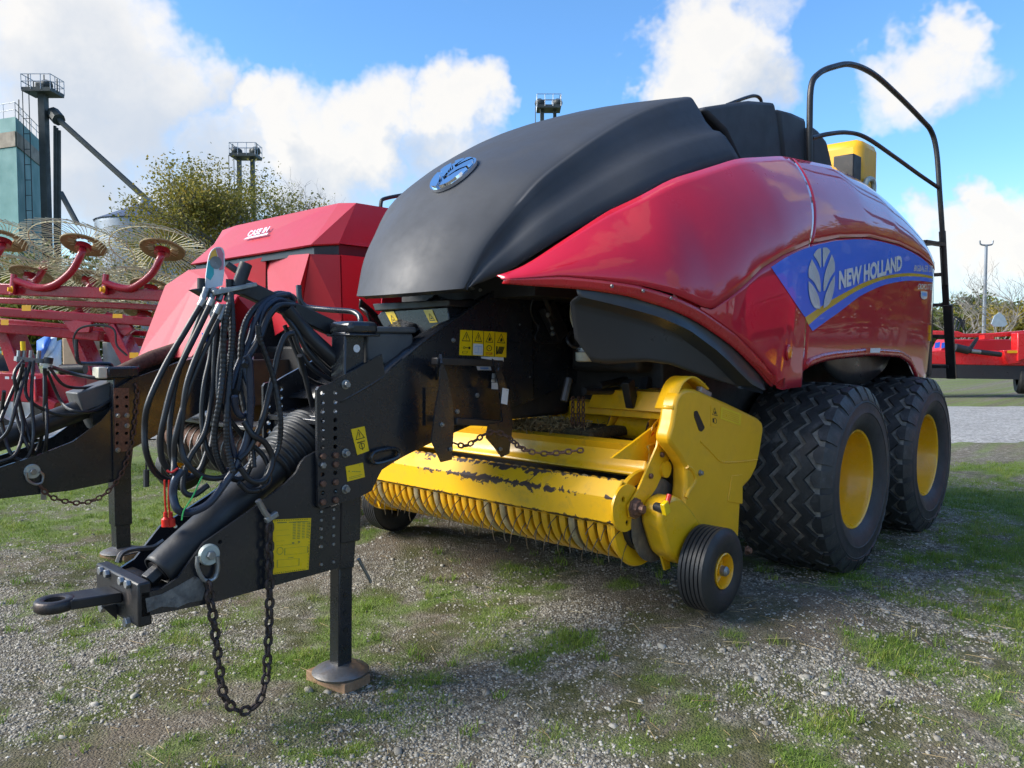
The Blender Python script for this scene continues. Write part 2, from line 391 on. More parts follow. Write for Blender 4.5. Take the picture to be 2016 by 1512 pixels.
def bolt(parent, loc, r, m='zinc', name='bolt', washer=True, axis='x', h=None):
    """hex bolt head on a washer, pointing along +x (or -y)"""
    key = (round(r, 4), m, washer, axis)
    if key not in _hex:
        mb = MB(); h_ = h or r * 0.9
        if washer: mb.lathe([(0, 0.001), (0, r * 1.0), (r * 0.18, r * 1.0), (r * 0.2, r * 0.9), (r * 0.2, 0.001)], n=16)
        t0 = r * 0.18 if washer else 0; rr = r * 0.74 if washer else r
        mb.lathe([(t0, rr), (t0 + h_ * 0.8, rr), (t0 + h_, rr * 0.85), (t0 + h_, 0.001)], n=6)
        o = mb.build(name, m, None, smooth=30, origin=(0, 0, 0)); d = o.data; WO.pop(o.name); bpy.data.objects.remove(o); _hex[key] = d
    o = inst(_hex[key], name, loc, parent, rot=(0, 0, 0) if axis == 'x' else (0, 0, -math.pi / 2)); return o
def sticker(name, parent, quad, prints=(), m='sticker_yellow', nrm=Vector((1, 0, 0)), label=None):
    """thin adhesive plate with printed marks as its own flat pieces; quad: bl, br, tr, tl"""
    q = [Vector(p) for p in quad]; nrm = Vector(nrm).normalized()
    mb = MB(); mb.prism([p + nrm * 0.0008 for p in q], nrm * 0.0016)
    o = mb.build(name, m, parent, smooth=0, label=label); fn = quadmap(*q)
    for sh, pm in prints: flat('print', sh, fn, pm, o, nrm * 0.0036)
    return o
def chain(name, label, pts, link_len, wire, m, group=None, parent=None, partname=None, width=None, roll0=0):
    """links threaded one through the next along a path"""
    path = [Vector(p) for p in pts]; seg = [0]
    for a, b in zip(path, path[1:]): seg.append(seg[-1] + (b - a).length)
    pitch = link_len - 2 * wire * 1.05; width = width or link_len * 0.62
    n = max(2, int(seg[-1] / pitch)); pitch = seg[-1] / n
    hl = link_len / 2 - wire / 1; hw = width / 2 - wire / 2; st = max(0.0, hl - hw); lp = []
    for k in range(9): t = -math.pi / 2 + math.pi * k / 8; lp.append((st + hw * math.cos(t), hw * math.sin(t), 0))
    for k in range(9): t = math.pi / 2 + math.pi * k / 8; lp.append((-st + hw * math.cos(t), hw * math.sin(t), 0))
    mb = MB(); mb.tube(lp, wire / 2, 6, closed=True); o = mb.build('link', m, None, origin=(0, 0, 0)); me = o.data; WO.pop(o.name); bpy.data.objects.remove(o)
    root = parent if parent is not None else thing(name, label, 'chain', path[0], group)
    if parent is not None: root = part_empty(partname or 'chain', parent, path[0])
    def at(s):
        i = max(0, min(len(path) - 2, int(np.searchsorted(seg, s)) - 1)); f = (s - seg[i]) / max(1e-6, seg[i + 1] - seg[i]); return path[i].lerp(path[i + 1], f)
    for k in range(n):
        c = at((k + 0.5) * pitch); d = (at(min(seg[-1], (k + 1) * pitch)) - at(k * pitch)).normalized()
        q = d.to_track_quat('X', 'Z'); roll = Matrix.Rotation(roll0 + (math.pi / 2 if k % 2 else 0) + random.uniform(-.25, .25), 3, 'X')
        o = inst(me, 'link', c, root); o.rotation_euler = (q.to_matrix() @ roll).to_euler()
    return root
# ------------------------------------------------------------------ ground
def vnoise(x, y, seed=0):
    xi = np.floor(x).astype(np.int64); yi = np.floor(y).astype(np.int64); fx = x - xi; fy = y - yi
    def h(a, b):
        n = (a * 374761393 + b * 668265263 + seed * 974711) & 0x7fffffff
        n = ((n ^ (n >> 13)) * 1274126177) & 0x7fffffff
        return ((n ^ (n >> 16)) & 0xffff) / 65535.0
    u = fx * fx * (3 - 2 * fx); v = fy * fy * (3 - 2 * fy)
    return (h(xi, yi) * (1 - u) + h(xi + 1, yi) * u) * (1 - v) + (h(xi, yi + 1) * (1 - u) + h(xi + 1, yi + 1) * u) * v
def fbm(x, y, oct=4, seed=0):
    t = 0; a = 0.5; s = 0
    for k in range(oct): t = t + a * vnoise(x * 2 ** k + 17.3 * k, y * 2 ** k + 5.1 * k, seed + k); s += a; a *= 0.55
    return t / s
def zg(x, y):
    x = np.asarray(x, float); y = np.asarray(y, float)
    t = np.clip((4.5 - y) / 2.4, 0, 1); z = -0.13 * t * t * (3 - 2 * t)
    z = z + 0.125 * np.exp(-((x + 1.85) ** 2 + (y - 3.55) ** 2) / (2 * 0.55 ** 2))
    z = z + 0.125 * np.exp(-((x + 4.45) ** 2 + (y - 3.5) ** 2) / (2 * 0.5 ** 2))
    near = np.clip(1 - (np.hypot(x + 3, y - 3) - 12) / 10, 0, 1)
    return z + near * ((fbm(x * 1.1, y * 1.1, 3, 3) - 0.5) * 0.045 + (fbm(x * 6, y * 6, 2, 9) - 0.5) * 0.016)
# green patches measured on the lot: pixel centre, radii in metres, strength
PATCH = [(150, 960, 1.5, .9), (330, 930, 1.4, 1.0), (60, 1030, .9, .8), (420, 900, 1.0, .9), (330, 1010, .9, .9), (200, 1080, .7, .5), (20, 900, 1.5, .8), (560, 1060, .6, .4),
         (690, 1210, .28, .9), (630, 1290, .30, .9), (760, 1270, .20, .5), (600, 1345, .25, .5), (760, 1390, .22, .75), (660, 1440, .3, .6), (540, 1300, .25, .7), (850, 1430, .25, .4), (950, 1230, .22, .6), (1000, 1210, .16, .5), (1090, 1280, .2, .8), (1050, 1300, .14, .7),
         (1250, 1185, .12, .9), (980, 1260, .3, .4), (860, 1340, .2, .5), (380, 1245, .2, .6), (200, 1240, .3, .45), (100, 1190, .4, .5), (250, 1180, .3, .45), (450, 1270, .3, .4),
         (1460, 1300, .09, .8), (1690, 1158, .22, .8), (1740, 1185, .25, .7), (1800, 1200, .2, .6), (1880, 1120, .35, .9), (1960, 1100, .5, 1.0), (1990, 1000, .9, .9), (1930, 960, .8, .7), (1960, 930, .8, .8), (2000, 1060, .5, .8),
         (1760, 1310, .22, .85), (1700, 1300, .12, .6), (1800, 1330, .15, .6), (1640, 1450, .2, .6), (1600, 1480, .2, .75), (1580, 1440, .14, .5), (1360, 1400, .12, .7), (1400, 1440, .15, .5), (1980, 1440, .4, .6), (1950, 1380, .3, .55), (1900, 1480, .2, .5), (2000, 1250, .4, .7), (1990, 1180, .4, .7), (1860, 1230, .2, .4), (1250, 1480, .1, .5), (1480, 1390, .12, .4), (60, 1400, .1, .3), (360, 1250, .12, .7), (700, 1100, .25, .5), (1050, 1160, .3, .5), (870, 1180, .35, .5)]
PW = []
for px, py, r, s in PATCH:
    q = P(px, py, z=-0.1 if px < 1300 else -0.04); PW.append((q.x, q.y, r, s))
def masks(x, y):
    x = np.asarray(x, float); y = np.asarray(y, float)
    wx = x + (fbm(x * 2.3, y * 2.3, 3, 21) - .5) * .5; wy = y + (fbm(x * 2.3 + 9, y * 2.3, 3, 22) - .5) * .5
    g = np.zeros_like(x)
    for a, b, r, s in PW: g = np.maximum(g, s * np.exp(-((wx - a) ** 2 + (wy - b) ** 2) / (1.3 * r * r)))
    dep = -.681 * x + .7325 * y; rt = .7325 * x + .681 * y
    far = np.clip((dep - 8.0) / 3, 0, 1)
    g = np.maximum(g, far * (0.25 + 0.5 * fbm(x * .35, y * .35, 3, 31)))
    n = fbm(x * 3.1, y * 3.1, 4, 41)
    base = np.clip((n - 0.45) * 2.4, 0, 1) * 0.8
    g = np.clip(np.maximum(g, base * .85) + (fbm(x * 7, y * 7, 3, 51) - .5) * 1.15 * np.clip(g * 3, 0.15, 1), 0, 1)
    moss = np.clip((fbm(x * 1.9 + 4, y * 1.9, 4, 61) - .38) * 4.5, 0, 1) * np.clip((fbm(x * 11, y * 11, 3, 71) - .36) * 4.5, 0, 1)
    brown = np.clip((fbm(x * 1.3 + 8, y * 1.3, 4, 81) - .52) * 4, 0, 1)
    q = P(1330, 1235, z=-.05); brown = np.maximum(brown, .9 * np.exp(-((wx - q.x) ** 2 + (wy - q.y) ** 2) / (.35 ** 2)))
    q = P(860, 1215, z=-.1); brown = np.maximum(brown, .7 * np.exp(-((wx - q.x) ** 2 + (wy - q.y) ** 2) / (.25 ** 2)))
    return g, moss * (1 - .5 * far), brown
def fastmesh(name, V, F, m, attrs=None, smooth=True, loc=(0, 0, 0)):
    me = bpy.data.meshes.new(name); V = np.asarray(V, np.float32); F = np.asarray(F, np.int32); k = F.shape[1]
    me.vertices.add(len(V)); me.vertices.foreach_set('co', V.ravel()); me.loops.add(F.size); me.loops.foreach_set('vertex_index', F.ravel())
    me.polygons.add(len(F)); me.polygons.foreach_set('loop_start', np.arange(0, F.size, k, dtype=np.int32))
    me.polygons.foreach_set('use_smooth', np.full(len(F), smooth)); me.update(calc_edges=True)
    for an, av in (attrs or {}).items():
        a = me.attributes.new(an, 'FLOAT', 'POINT'); a.data.foreach_set('value', np.asarray(av, np.float32))
    me.materials.append(m); o = bpy.data.objects.new(name, me); reg(o, None, loc); return o
def axis_steps(lo, hi, step, far):
    out = list(np.arange(lo, hi + 1e-6, step)); s = step; p = hi
    while p < far: s *= 1.28; p += s; out.append(p)
    s = step; p = lo; left = []
    while p > -far: s *= 1.28; p -= s; left.append(p)
    return np.array(left[::-1] + out)
gx = axis_steps(-9.0, 2.0, 0.05, 1500); gy = axis_steps(-0.2, 9.5, 0.05, 1500)
GX, GY = np.meshgrid(gx, gy); g_, m_, b_ = masks(GX.ravel(), GY.ravel()); GZ = zg(GX.ravel(), GY.ravel())
nx = len(gx); idx = np.arange(GX.size).reshape(GX.shape)
GF = np.stack([idx[:-1, :-1].ravel(), idx[:-1, 1:].ravel(), idx[1:, 1:].ravel(), idx[1:, :-1].ravel()], 1)
gm = bpy.data.materials.new('lot_ground'); gm.use_nodes = True; gm.node_tree.nodes.clear(); T = NT(gm.node_tree)
co = T.node('ShaderNodeTexCoord').outputs['Object']
ag = T.node('ShaderNodeAttribute', attribute_name='grass').outputs['Fac']; am = T.node('ShaderNodeAttribute', attribute_name='moss').outputs['Fac']; ab = T.node('ShaderNodeAttribute', attribute_name='brown').outputs['Fac']
vo = T.node('ShaderNodeTexVoronoi', {'Vector': co, 'Scale': 95.0, 'Randomness': 1.0}); vo2 = T.node('ShaderNodeTexVoronoi', {'Vector': co, 'Scale': 44.0, 'Randomness': 1.0})
cell = T.rng(T.node('ShaderNodeSeparateColor', {'Color': vo.outputs['Color']}).outputs[0], 0, 1, 0.5, 1.5)
cell2 = T.rng(T.node('ShaderNodeSeparateColor', {'Color': vo2.outputs['Color']}).outputs[1], 0, 1, 0.6, 1.4)
grav = T.mix(T.noise(co, 2.2, 5, .6), (0.15, 0.135, 0.105), (0.27, 0.25, 0.205))
tone = T.math('MULTIPLY', cell, cell2)
gv = T.node('ShaderNodeCombineColor', {0: tone, 1: tone, 2: tone}).outputs[0]
grav = T.mix(1.0, grav, gv, 'MULTIPLY')
soil = T.mix(T.noise(co, 22, 5, .65), (0.06, 0.052, 0.036), (0.155, 0.132, 0.095))
c1 = T.mix(T.math('MULTIPLY', T.rng(T.noise(co, 12, 6, .7), .42, .6, 0, 1, True), .8), grav, soil)
c1 = T.mix(T.math('MULTIPLY', ab, .75), c1, T.mix(T.noise(co, 30, 4, .6), (0.11, 0.082, 0.055), (0.21, 0.165, 0.115)))
c1 = T.mix(T.math('MULTIPLY', am, .8), c1, T.mix(T.noise(co, 60, 4, .7), (0.030, 0.038, 0.006), (0.085, 0.095, 0.016)))
c1 = T.mix(T.rng(ag, .2, .8, 0, .75, True), c1, T.mix(T.noise(co, 40, 5, .7), (0.09, 0.145, 0.022), (0.18, 0.26, 0.05)))
hb = T.math('ADD', T.math('MULTIPLY', vo.outputs['Distance'], -0.8), T.math('MULTIPLY', T.noise(co, 160, 4, .7), .8))
bp = T.node('ShaderNodeBump', {'Strength': 0.9, 'Distance': 0.012, 'Height': hb})
bs = T.node('ShaderNodeBsdfPrincipled', {'Base Color': c1, 'Roughness': 0.9, 'Normal': bp.outputs[0], 'Specular IOR Level': 0.3}); T.l.new(bs.outputs[0], T.node('ShaderNodeOutputMaterial').inputs[0])
tag(fastmesh('ground', np.stack([GX.ravel(), GY.ravel(), GZ], 1), GF, gm, {'grass': g_, 'moss': m_, 'brown': b_}), kind='structure', label='gravel lot with moss and patches of short grass')

def tonemat(name, cols, rough=0.85, bump=None, trans=0.0):
    m = bpy.data.materials.new(name); m.use_nodes = True; m.node_tree.nodes.clear(); T = NT(m.node_tree); MATS[name] = m
    a = T.node('ShaderNodeAttribute', attribute_name='tone').outputs['Fac']
    r = T.node('ShaderNodeValToRGB', {'Fac': a}); e = r.color_ramp.elements
    while len(e) < len(cols): e.new(0.5)
    for i, c in enumerate(cols): e[i].position = i / (len(cols) - 1); e[i].color = (*c, 1)
    b = T.node('ShaderNodeBsdfPrincipled', {'Base Color': r.outputs[0], 'Roughness': rough, 'Specular IOR Level': 0.25})
    out = b.outputs[0]
    if trans:
        t = T.node('ShaderNodeBsdfTranslucent', {'Color': r.outputs[0]}); mx = T.node('ShaderNodeMixShader', {0: trans, 1: out, 2: t.outputs[0]}); out = mx.outputs[0]
    T.l.new(out, T.node('ShaderNodeOutputMaterial').inputs[0]); return m
def scatter(n, dmin, dmax, pw=1.0):
    """random lot positions inside the view, denser close by"""
    d = dmin + (dmax - dmin) * rng.random(n) ** pw; s = (rng.random(n) * 2 - 1) * 0.70 * d
    return -.681 * d + .7325 * s, .7325 * d + .681 * s
# loose stones
tonemat('pebble', [(0.06, 0.055, 0.048), (0.165, 0.152, 0.128), (0.27, 0.25, 0.208), (0.36, 0.338, 0.288), (0.50, 0.475, 0.42)])
n = 270000; sx, sy = scatter(n, 2.3, 8.5, 1.3); g0, m0, b0 = masks(sx, sy)
dens = np.clip((fbm(sx * 1.6, sy * 1.6, 4, 91) - .34) * 3.2, .08, 1)
keep = rng.random(n) < (1 - .85 * np.clip(g0 * 1.2, 0, 1)) * (1 - .6 * m0) * (1 - .45 * b0) * dens
sx = sx[keep]; sy = sy[keep]; n = len(sx)
size = 0.0023 + 0.0036 * rng.random(n) ** 2; big = rng.random(n) < .02; size[big] *= 1.6 + 1.3 * rng.random(big.sum()); vb = rng.random(n) < .0006; size[vb] *= 2.2
CU = np.array([[-1, -1, -.7], [1, -1, -.7], [1, 1, -.7], [-1, 1, -.7], [-.72, -.72, .72], [.72, -.72, .72], [.72, .72, .72], [-.72, .72, .72]], float)
CF = np.array([[4, 5, 6, 7], [0, 1, 5, 4], [1, 2, 6, 5], [2, 3, 7, 6], [3, 0, 4, 7]])
V = CU[None] * (1 + .45 * (rng.random((n, 8, 3)) - .5)); V = V * np.stack([1 + .7 * rng.random(n), .75 + .5 * rng.random(n), .45 + .4 * rng.random(n)], 1)[:, None]
a = rng.random(n) * 6.28; ca, sa = np.cos(a)[:, None], np.sin(a)[:, None]
V = np.stack([V[..., 0] * ca - V[..., 1] * sa, V[..., 0] * sa + V[..., 1] * ca, V[..., 2] + V[..., 0] * (rng.random((n, 1)) - .5) * .5], 2) * size[:, None, None]
V += np.stack([sx, sy, zg(sx, sy) + size * .18], 1)[:, None]
F = (CF[None] + (np.arange(n) * 8)[:, None, None]).reshape(-1, 4)
tone = np.clip(rng.normal(.5, .22, n), 0, 1)
tag(fastmesh('gravel', V.reshape(-1, 3), F, MATS['pebble'], {'tone': np.repeat(tone, 8)}), kind='stuff', label='loose grey gravel stones scattered over the lot')
# grass blades
tonemat('grass_blade', [(0.065, 0.11, 0.016), (0.125, 0.22, 0.028), (0.20, 0.30, 0.042), (0.29, 0.33, 0.07), (0.38, 0.33, 0.15)], .6, trans=.3)
def blades(cx, cy, hgt, tone, wid):
    n = len(cx); a = rng.random(n) * 6.28; le = hgt * (.3 + .9 * rng.random(n)); dx, dy = np.cos(a), np.sin(a)
    z = zg(cx, cy) - .003; w = wid * (.6 + .6 * rng.random(n)); px_, py_ = -dy * w, dx * w
    b = np.stack([cx, cy, z], 1); m = b + np.stack([dx * le * .5, dy * le * .5, hgt * .75], 1); t = b + np.stack([dx * le * 1.25, dy * le * 1.25, hgt * (.85 + .3 * rng.random(n))], 1)
    o = np.stack([px_, py_, 0 * w], 1)
    V = np.stack([b - o, b + o, m + o * .7, m - o * .7, t], 1).reshape(-1, 3); i = (np.arange(n) * 5)[:, None]
    return V, np.concatenate([i + np.array([[0, 1, 2]]), i + np.array([[0, 2, 3]]), i + np.array([[3, 2, 4]])]), np.repeat(tone, 5)
n = 520000; sx, sy = scatter(n, 2.3, 9.5, 1.0); g0, m0, b0 = masks(sx, sy)
p = np.clip((g0 - .20) * 1.5, 0, 1) * np.clip((fbm(sx * 16, sy * 16, 3, 131) - .36) * 4.5 + np.clip((g0 - .55) * 3, 0, .8), .06, 1); keep = rng.random(n) < p; sx = sx[keep]; sy = sy[keep]; g0 = g0[keep]
cl = fbm(sx * 5, sy * 5, 3, 101); hg = (.009 + .022 * g0) * (.4 + 1.2 * cl) * (.5 + .9 * rng.random(len(sx)) ** 2)
V1, F1, t1 = blades(sx, sy, hg, np.clip(.42 + (cl - .5) * .9 + rng.normal(0, .17, len(sx)), 0, 1), .0016)
tag(fastmesh('grass', V1, F1, MATS['grass_blade'], {'tone': t1}, smooth=False), kind='stuff', label='short green grass and weeds growing through the gravel')
# taller tufts and weeds
n = 420; tx, ty = scatter(n, 2.4, 8.0, 1.1); g0, m0, b0 = masks(tx, ty); k_ = rng.random(n) < .25 + 1.2 * g0; tx = tx[k_]; ty = ty[k_]; nb = 26
bx_ = np.repeat(tx, nb) + rng.normal(0, .018, len(tx) * nb); by_ = np.repeat(ty, nb) + rng.normal(0, .018, len(tx) * nb); hs = np.repeat(.020 + .035 * rng.random(len(tx)), nb) * (.5 + .7 * rng.random(len(tx) * nb))
V1, F1, t1 = blades(bx_, by_, hs, np.clip(np.repeat(.25 + .45 * rng.random(len(tx)), nb) + rng.normal(0, .1, len(bx_)), 0, 1), .0022)
tag(fastmesh('weeds', V1, F1, MATS['grass_blade'], {'tone': t1}, smooth=False), kind='stuff', label='small grass tufts and weeds scattered over the gravel')
# cut straw lying about
n = 700; sx, sy = scatter(n, 2.3, 6.5, 1.0); a = rng.random(n) * 3.14; L = .015 + .05 * rng.random(n) ** 2; w = .0011
dx, dy = np.cos(a) * L, np.sin(a) * L; z0 = zg(sx, sy) + .010 + .012 * rng.random(n)
A = np.stack([sx - dx, sy - dy, z0], 1); B = np.stack([sx + dx, sy + dy, z0 + (rng.random(n) - .5) * .01], 1); o = np.stack([-np.sin(a) * w, np.cos(a) * w, 0 * a], 1); up = np.array([0, 0, w * 1.4])
V = np.stack([A - o, A + o, A + up, B - o, B + o, B + up], 1).reshape(-1, 3); i = (np.arange(n) * 6)[:, None]
F = np.concatenate([i + np.array([q]) for q in ([0, 3, 5, 2], [2, 5, 4, 1], [1, 4, 3, 0])])
tonemat('straw_bits', [(0.16, 0.11, 0.05), (0.30, 0.22, 0.11), (0.42, 0.34, 0.19)])
tag(fastmesh('straw', V, F, MATS['straw_bits'], {'tone': np.repeat(rng.random(n), 6)}, smooth=False), kind='stuff', label='cut straw stalks lying on the gravel')
# gravel road beyond the machine
def cr(d, s, z=0.0): return Vector((-.681 * d + .7325 * s, .7325 * d + .681 * s, z))
rows = []
for k in range(300):
    s = -10 + k * .32
    rows.append([cr(10.7 + .25 * math.sin(s * 1.1) + .5 * random.random() ** 2 + max(0, -s) * .3, s, -.04), cr(11.6, s, .03), cr(14.5, s, .05), cr(17.6, s, .03), cr(18.5 + .4 * math.sin(s * .9) + .7 * random.random(), s, -.04)])
rm = bpy.data.materials.new('road_gravel'); rm.use_nodes = True; rm.node_tree.nodes.clear(); T = NT(rm.node_tree)
co = T.node('ShaderNodeTexCoord').outputs['Object']; vo = T.node('ShaderNodeTexVoronoi', {'Vector': co, 'Scale': 28.0})
cl_ = T.mix(T.noise(co, 1.1, 6, .65), (0.19, 0.19, 0.18), (0.37, 0.365, 0.35)); gv = T.rng(T.node('ShaderNodeSeparateColor', {'Color': vo.outputs['Color']}).outputs[0], 0, 1, .65, 1.35)
cl_ = T.mix(1.0, cl_, T.node('ShaderNodeCombineColor', {0: gv, 1: gv, 2: gv}).outputs[0], 'MULTIPLY')
bs = T.node('ShaderNodeBsdfPrincipled', {'Base Color': cl_, 'Roughness': .9, 'Normal': T.node('ShaderNodeBump', {'Strength': .6, 'Distance': .02, 'Height': T.noise(co, 30, 5, .7)}).outputs[0]}); T.l.new(bs.outputs[0], T.node('ShaderNodeOutputMaterial').inputs[0])
tag(MB().grid(rows).build('gravel_road', rm, None, flip=True), kind='structure', label='pale gravel road across the yard behind the baler')

# ------------------------------------------------------------------ trees
tonemat('leaf_autumn', [(0.08, 0.10, 0.016), (0.15, 0.17, 0.025), (0.24, 0.23, 0.035), (0.34, 0.28, 0.05)], .6, trans=.35)
tonemat('leaf_yellow', [(0.08, 0.09, 0.02), (0.18, 0.17, 0.03), (0.32, 0.26, 0.04), (0.42, 0.28, 0.045)], .6, trans=.35)
tonemat('leaf_green', [(0.03, 0.05, 0.014), (0.06, 0.09, 0.02), (0.11, 0.14, 0.028), (0.18, 0.18, 0.04)], .6, trans=.3)
tonemat('leaf_conifer', [(0.012, 0.020, 0.010), (0.022, 0.034, 0.016), (0.034, 0.046, 0.02)], .7)
mat('bark', (0.10, 0.085, 0.07), 0.9, var=0.35, vscale=3, bump=0.3, bscale=12)
mat('bark_pale', (0.24, 0.22, 0.20), 0.9, var=0.3, vscale=3)
def tree(name, label, base, height, spread, leafmat=None, nleaf=6000, leaf=0.09, bark='bark', seed=1, depth=6, lean=0.0, group=None, bare_top=0.0, trunk=0.3, up=0.35, clump=0.5):
    rd = random.Random(seed); nr = np.random.default_rng(seed); mb = MB(); tips = []
    def grow(p, d, L, r, lv):
        n = 3; pts = [p]; q = p; dd = d
        for k in range(n):
            dd = (dd + Vector((rd.uniform(-1, 1), rd.uniform(-1, 1), rd.uniform(-.5, .9))) * .16).normalized(); q = q + dd * L / n; pts.append(q)
        mb.tube(pts, [r * (1 - .3 * k / n) for k in range(n + 1)], 6 if lv < 2 else 4 if lv < 4 else 3, caps=False)
        if lv >= 2:
            for pt in pts[1:]: tips.append((pt, lv))
        if lv >= depth: return
        for k in range(rd.choice((2, 3, 3)) if lv else 5):
            ax = Vector((rd.uniform(-1, 1), rd.uniform(-1, 1), rd.uniform(-.2, up))).normalized()
            nd = (dd * rd.uniform(.55, 1.0) + ax * rd.uniform(.5, .95) * spread).normalized()
            grow(pts[rd.choice((2, 3, 3)) if lv else rd.choice((1, 2, 3, 3))], nd, L * rd.uniform(.62, .85), r * rd.uniform(.5, .68), lv + 1)
    root = thing(name, label, 'tree', base, group)
    grow(Vector(base), Vector((lean, 0, 1)).normalized(), height * trunk, height * .014, 0)
    zt = max(t[0].z for t in tips) - base[2]; k = height / max(zt, 1e-3)
    b = Vector(base); mb.v = [b + (p - b) * k for p in mb.v]; tips = [(b + (p - b) * k, l) for p, l in tips]
    mb.build('trunk', bark, root, origin=base)
    if leafmat:
        pts = [t for t in tips if t[1] >= 3 and (not bare_top or (t[0].z - base[2]) / height < 1 - bare_top + .25 * nr.random())]
        ii = nr.integers(0, len(pts), nleaf); c = np.array([tuple(pts[i][0]) for i in ii]) + nr.normal(0, clump, (nleaf, 3)) * [1, 1, .8]
        a = nr.normal(size=(nleaf, 3)); a /= np.linalg.norm(a, axis=1)[:, None]; e = np.cross(a, nr.normal(size=(nleaf, 3))); e /= np.linalg.norm(e, axis=1)[:, None]
        s = leaf * (.5 + .9 * nr.random(nleaf))[:, None]; V = np.stack([c - a * s, c + e * s * .55, c + a * s, c - e * s * .55], 1).reshape(-1, 3) - np.array(base)
        F = np.arange(nleaf * 4).reshape(-1, 4); cl = vnoise(c[:, 0] * .8, c[:, 2] * .8 + c[:, 1] * .3, seed)
        tone = np.clip(.15 + .6 * cl + nr.normal(0, .15, nleaf), 0, 1)
        o = fastmesh('crown', V, F, MATS[leafmat], {'tone': np.repeat(tone, 4)}, smooth=False, loc=base); o.parent = root; o.location = (0, 0, 0); WO[o.name] = Vector(base)
    return root
def gp(px, d, z=0.0):
    """a point of the yard at a measured distance in the line of a photo column"""
    q = P(px, 678, d=d); return Vector((q.x, q.y, z))
tree('autumn_tree', 'sparse yellow-green autumn tree behind the red baler beside the grain bin', gp(462, 34), 9.6, 1.05, 'leaf_yellow', 24000, .062, seed=5, depth=7, clump=.26, group='yard trees')
tree('autumn_tree', 'yellow-green tree in front of the twin-leg elevator tower', gp(548, 36), 9.4, 1.05, 'leaf_autumn', 19000, .062, seed=11, depth=7, clump=.26, group='yard trees')
tree('bare_tree', 'leafless grey tree right of the autumn tree above the red hood', gp(625, 35), 8.6, 1.0, None, seed=23, depth=7, bark='bark_pale', group='yard trees')
tree('bare_tree', 'small leafless tree low against the sky beside the dark hood', gp(690, 38), 7.4, 1.0, None, seed=27, depth=6, bark='bark_pale', group='yard trees')
for i, (px, d, h, sd, lm, lb) in enumerate([(30, 26, 3.9, 31, 'leaf_autumn', 'green bush seen through the rake wheels at the left edge'), (150, 28, 4.0, 32, 'leaf_green', 'green bush behind the tall elevator leg and rake')]):
    tree('bush', lb, gp(px, d), h, 1.15, lm, 9000, .11, seed=sd, depth=5, trunk=.2, clump=.5, group='bushes behind the rake')
RT = [(1838, 58, 3.4, 41, 'leaf_green', 'green tree at the horizon just right of the baler ladder'), (1872, 66, 3.7, 42, 'leaf_autumn', 'olive tree at the horizon left of the lamp post'), (1905, 60, 3.3, 43, 'leaf_yellow', 'yellowing tree at the horizon behind the lamp post foot'), (1945, 62, 4.6, 44, 'leaf_green', 'taller dark green tree right of the lamp post'), (1985, 58, 3.5, 45, 'leaf_yellow', 'yellow autumn tree behind the mower at the right'), (2020, 60, 3.7, 46, 'leaf_autumn', 'olive tree cut by the right edge'), (1855, 60, 3.2, 47, 'leaf_autumn', 'low olive tree behind the ladder rail'), (1965, 66, 3.5, 48, 'leaf_autumn', 'pale olive tree behind the mower triangle')]
for px, d, h, sd, lm, lb in RT:
    tree('hedge_tree', lb, gp(px, d), h, 1.1, lm, 12000, .15, seed=sd, depth=4, trunk=.2, clump=.55, group='trees along the horizon')
tree('bare_tree', 'leafless pale tree standing right of the tall lamp post', gp(1968, 42), 6.0, .9, None, seed=51, depth=6, bark='bark_pale', group='bare trees at the right')
tree('bare_tree', 'leafless pale tree between baler ladder and lamp post', gp(1893, 44), 4.6, 1.0, None, seed=53, depth=6, bark='bark_pale', group='bare trees at the right')

# ------------------------------------------------------------------ grain elevator
mat('teal_cladding', (0.055, 0.20, 0.20), 0.6, var=0.12, vscale=.3, dirt=0.3, dirtcol=(0.10, 0.20, 0.19), dscale=.5)
mat('stripe_weathered', (0.20, 0.17, 0.13), 0.7, var=0.3, vscale=.8)
mat('elevator_steel', (0.035, 0.045, 0.045), 0.6, var=0.25, vscale=.8)
mat('galvanised', (0.24, 0.27, 0.31), 0.45, metal=0.5, var=0.2, vscale=.5)
mat('bin_roof', (0.09, 0.11, 0.16), 0.45, metal=0.3, var=0.2, vscale=.5)
mat('concrete', (0.30, 0.27, 0.23), 0.9, var=0.2, vscale=2, bump=0.2, bscale=14)
D = 62.0
def sp(px, py, d=D): return P(px, py, d=d)
root = thing('grain_elevator', 'teal clad grain elevator block with a weathered brown stripe at the far left', 'elevator', gp(42, D))
zt = sp(42, 236).z; e0 = gp(44, D); e1 = gp(101, D + 9.0); e2 = gp(-90, D + 3.0)
back = e1 + (e2 - e0)
MB().prism([Vector((p.x, p.y, 0)) for p in (e0, e1, back, e2)], (0, 0, zt)).build('wall', 'teal_cladding', root, smooth=0)
zb0, zb1 = sp(42, 293).z, sp(42, 264).z
for a, b in ((e2, e0), (e0, e1)):
    d_ = (b - a).normalized(); nrm = Vector((d_.y, -d_.x, 0)); nrm = nrm if nrm.dot(Vector((0, 0, 0)) - a) > 0 else -nrm
    MB().prism([Vector((p.x, p.y, zb0)) + nrm * .03 for p in (a, b)] + [Vector((p.x, p.y, zb1)) + nrm * .03 for p in (b, a)], nrm * .05).build('stripe', 'stripe_weathered', root, smooth=0)
for a, b in ((e2, e0), (e0, e1)):
    mb = MB()
    for h in (.55, 1.1): mb.tube([Vector((a.x, a.y, zt + h)), Vector((b.x, b.y, zt + h))], .03, 5)
    for k in range(7): q = a.lerp(b, k / 6); mb.tube([Vector((q.x, q.y, zt)), Vector((q.x, q.y, zt + 1.1))], .03, 5)
    mb.build('railing', 'galvanised', root)
MB().tube([sp(37, 236), sp(37, 196)], .05, 5).build('antenna', 'elevator_steel', root)
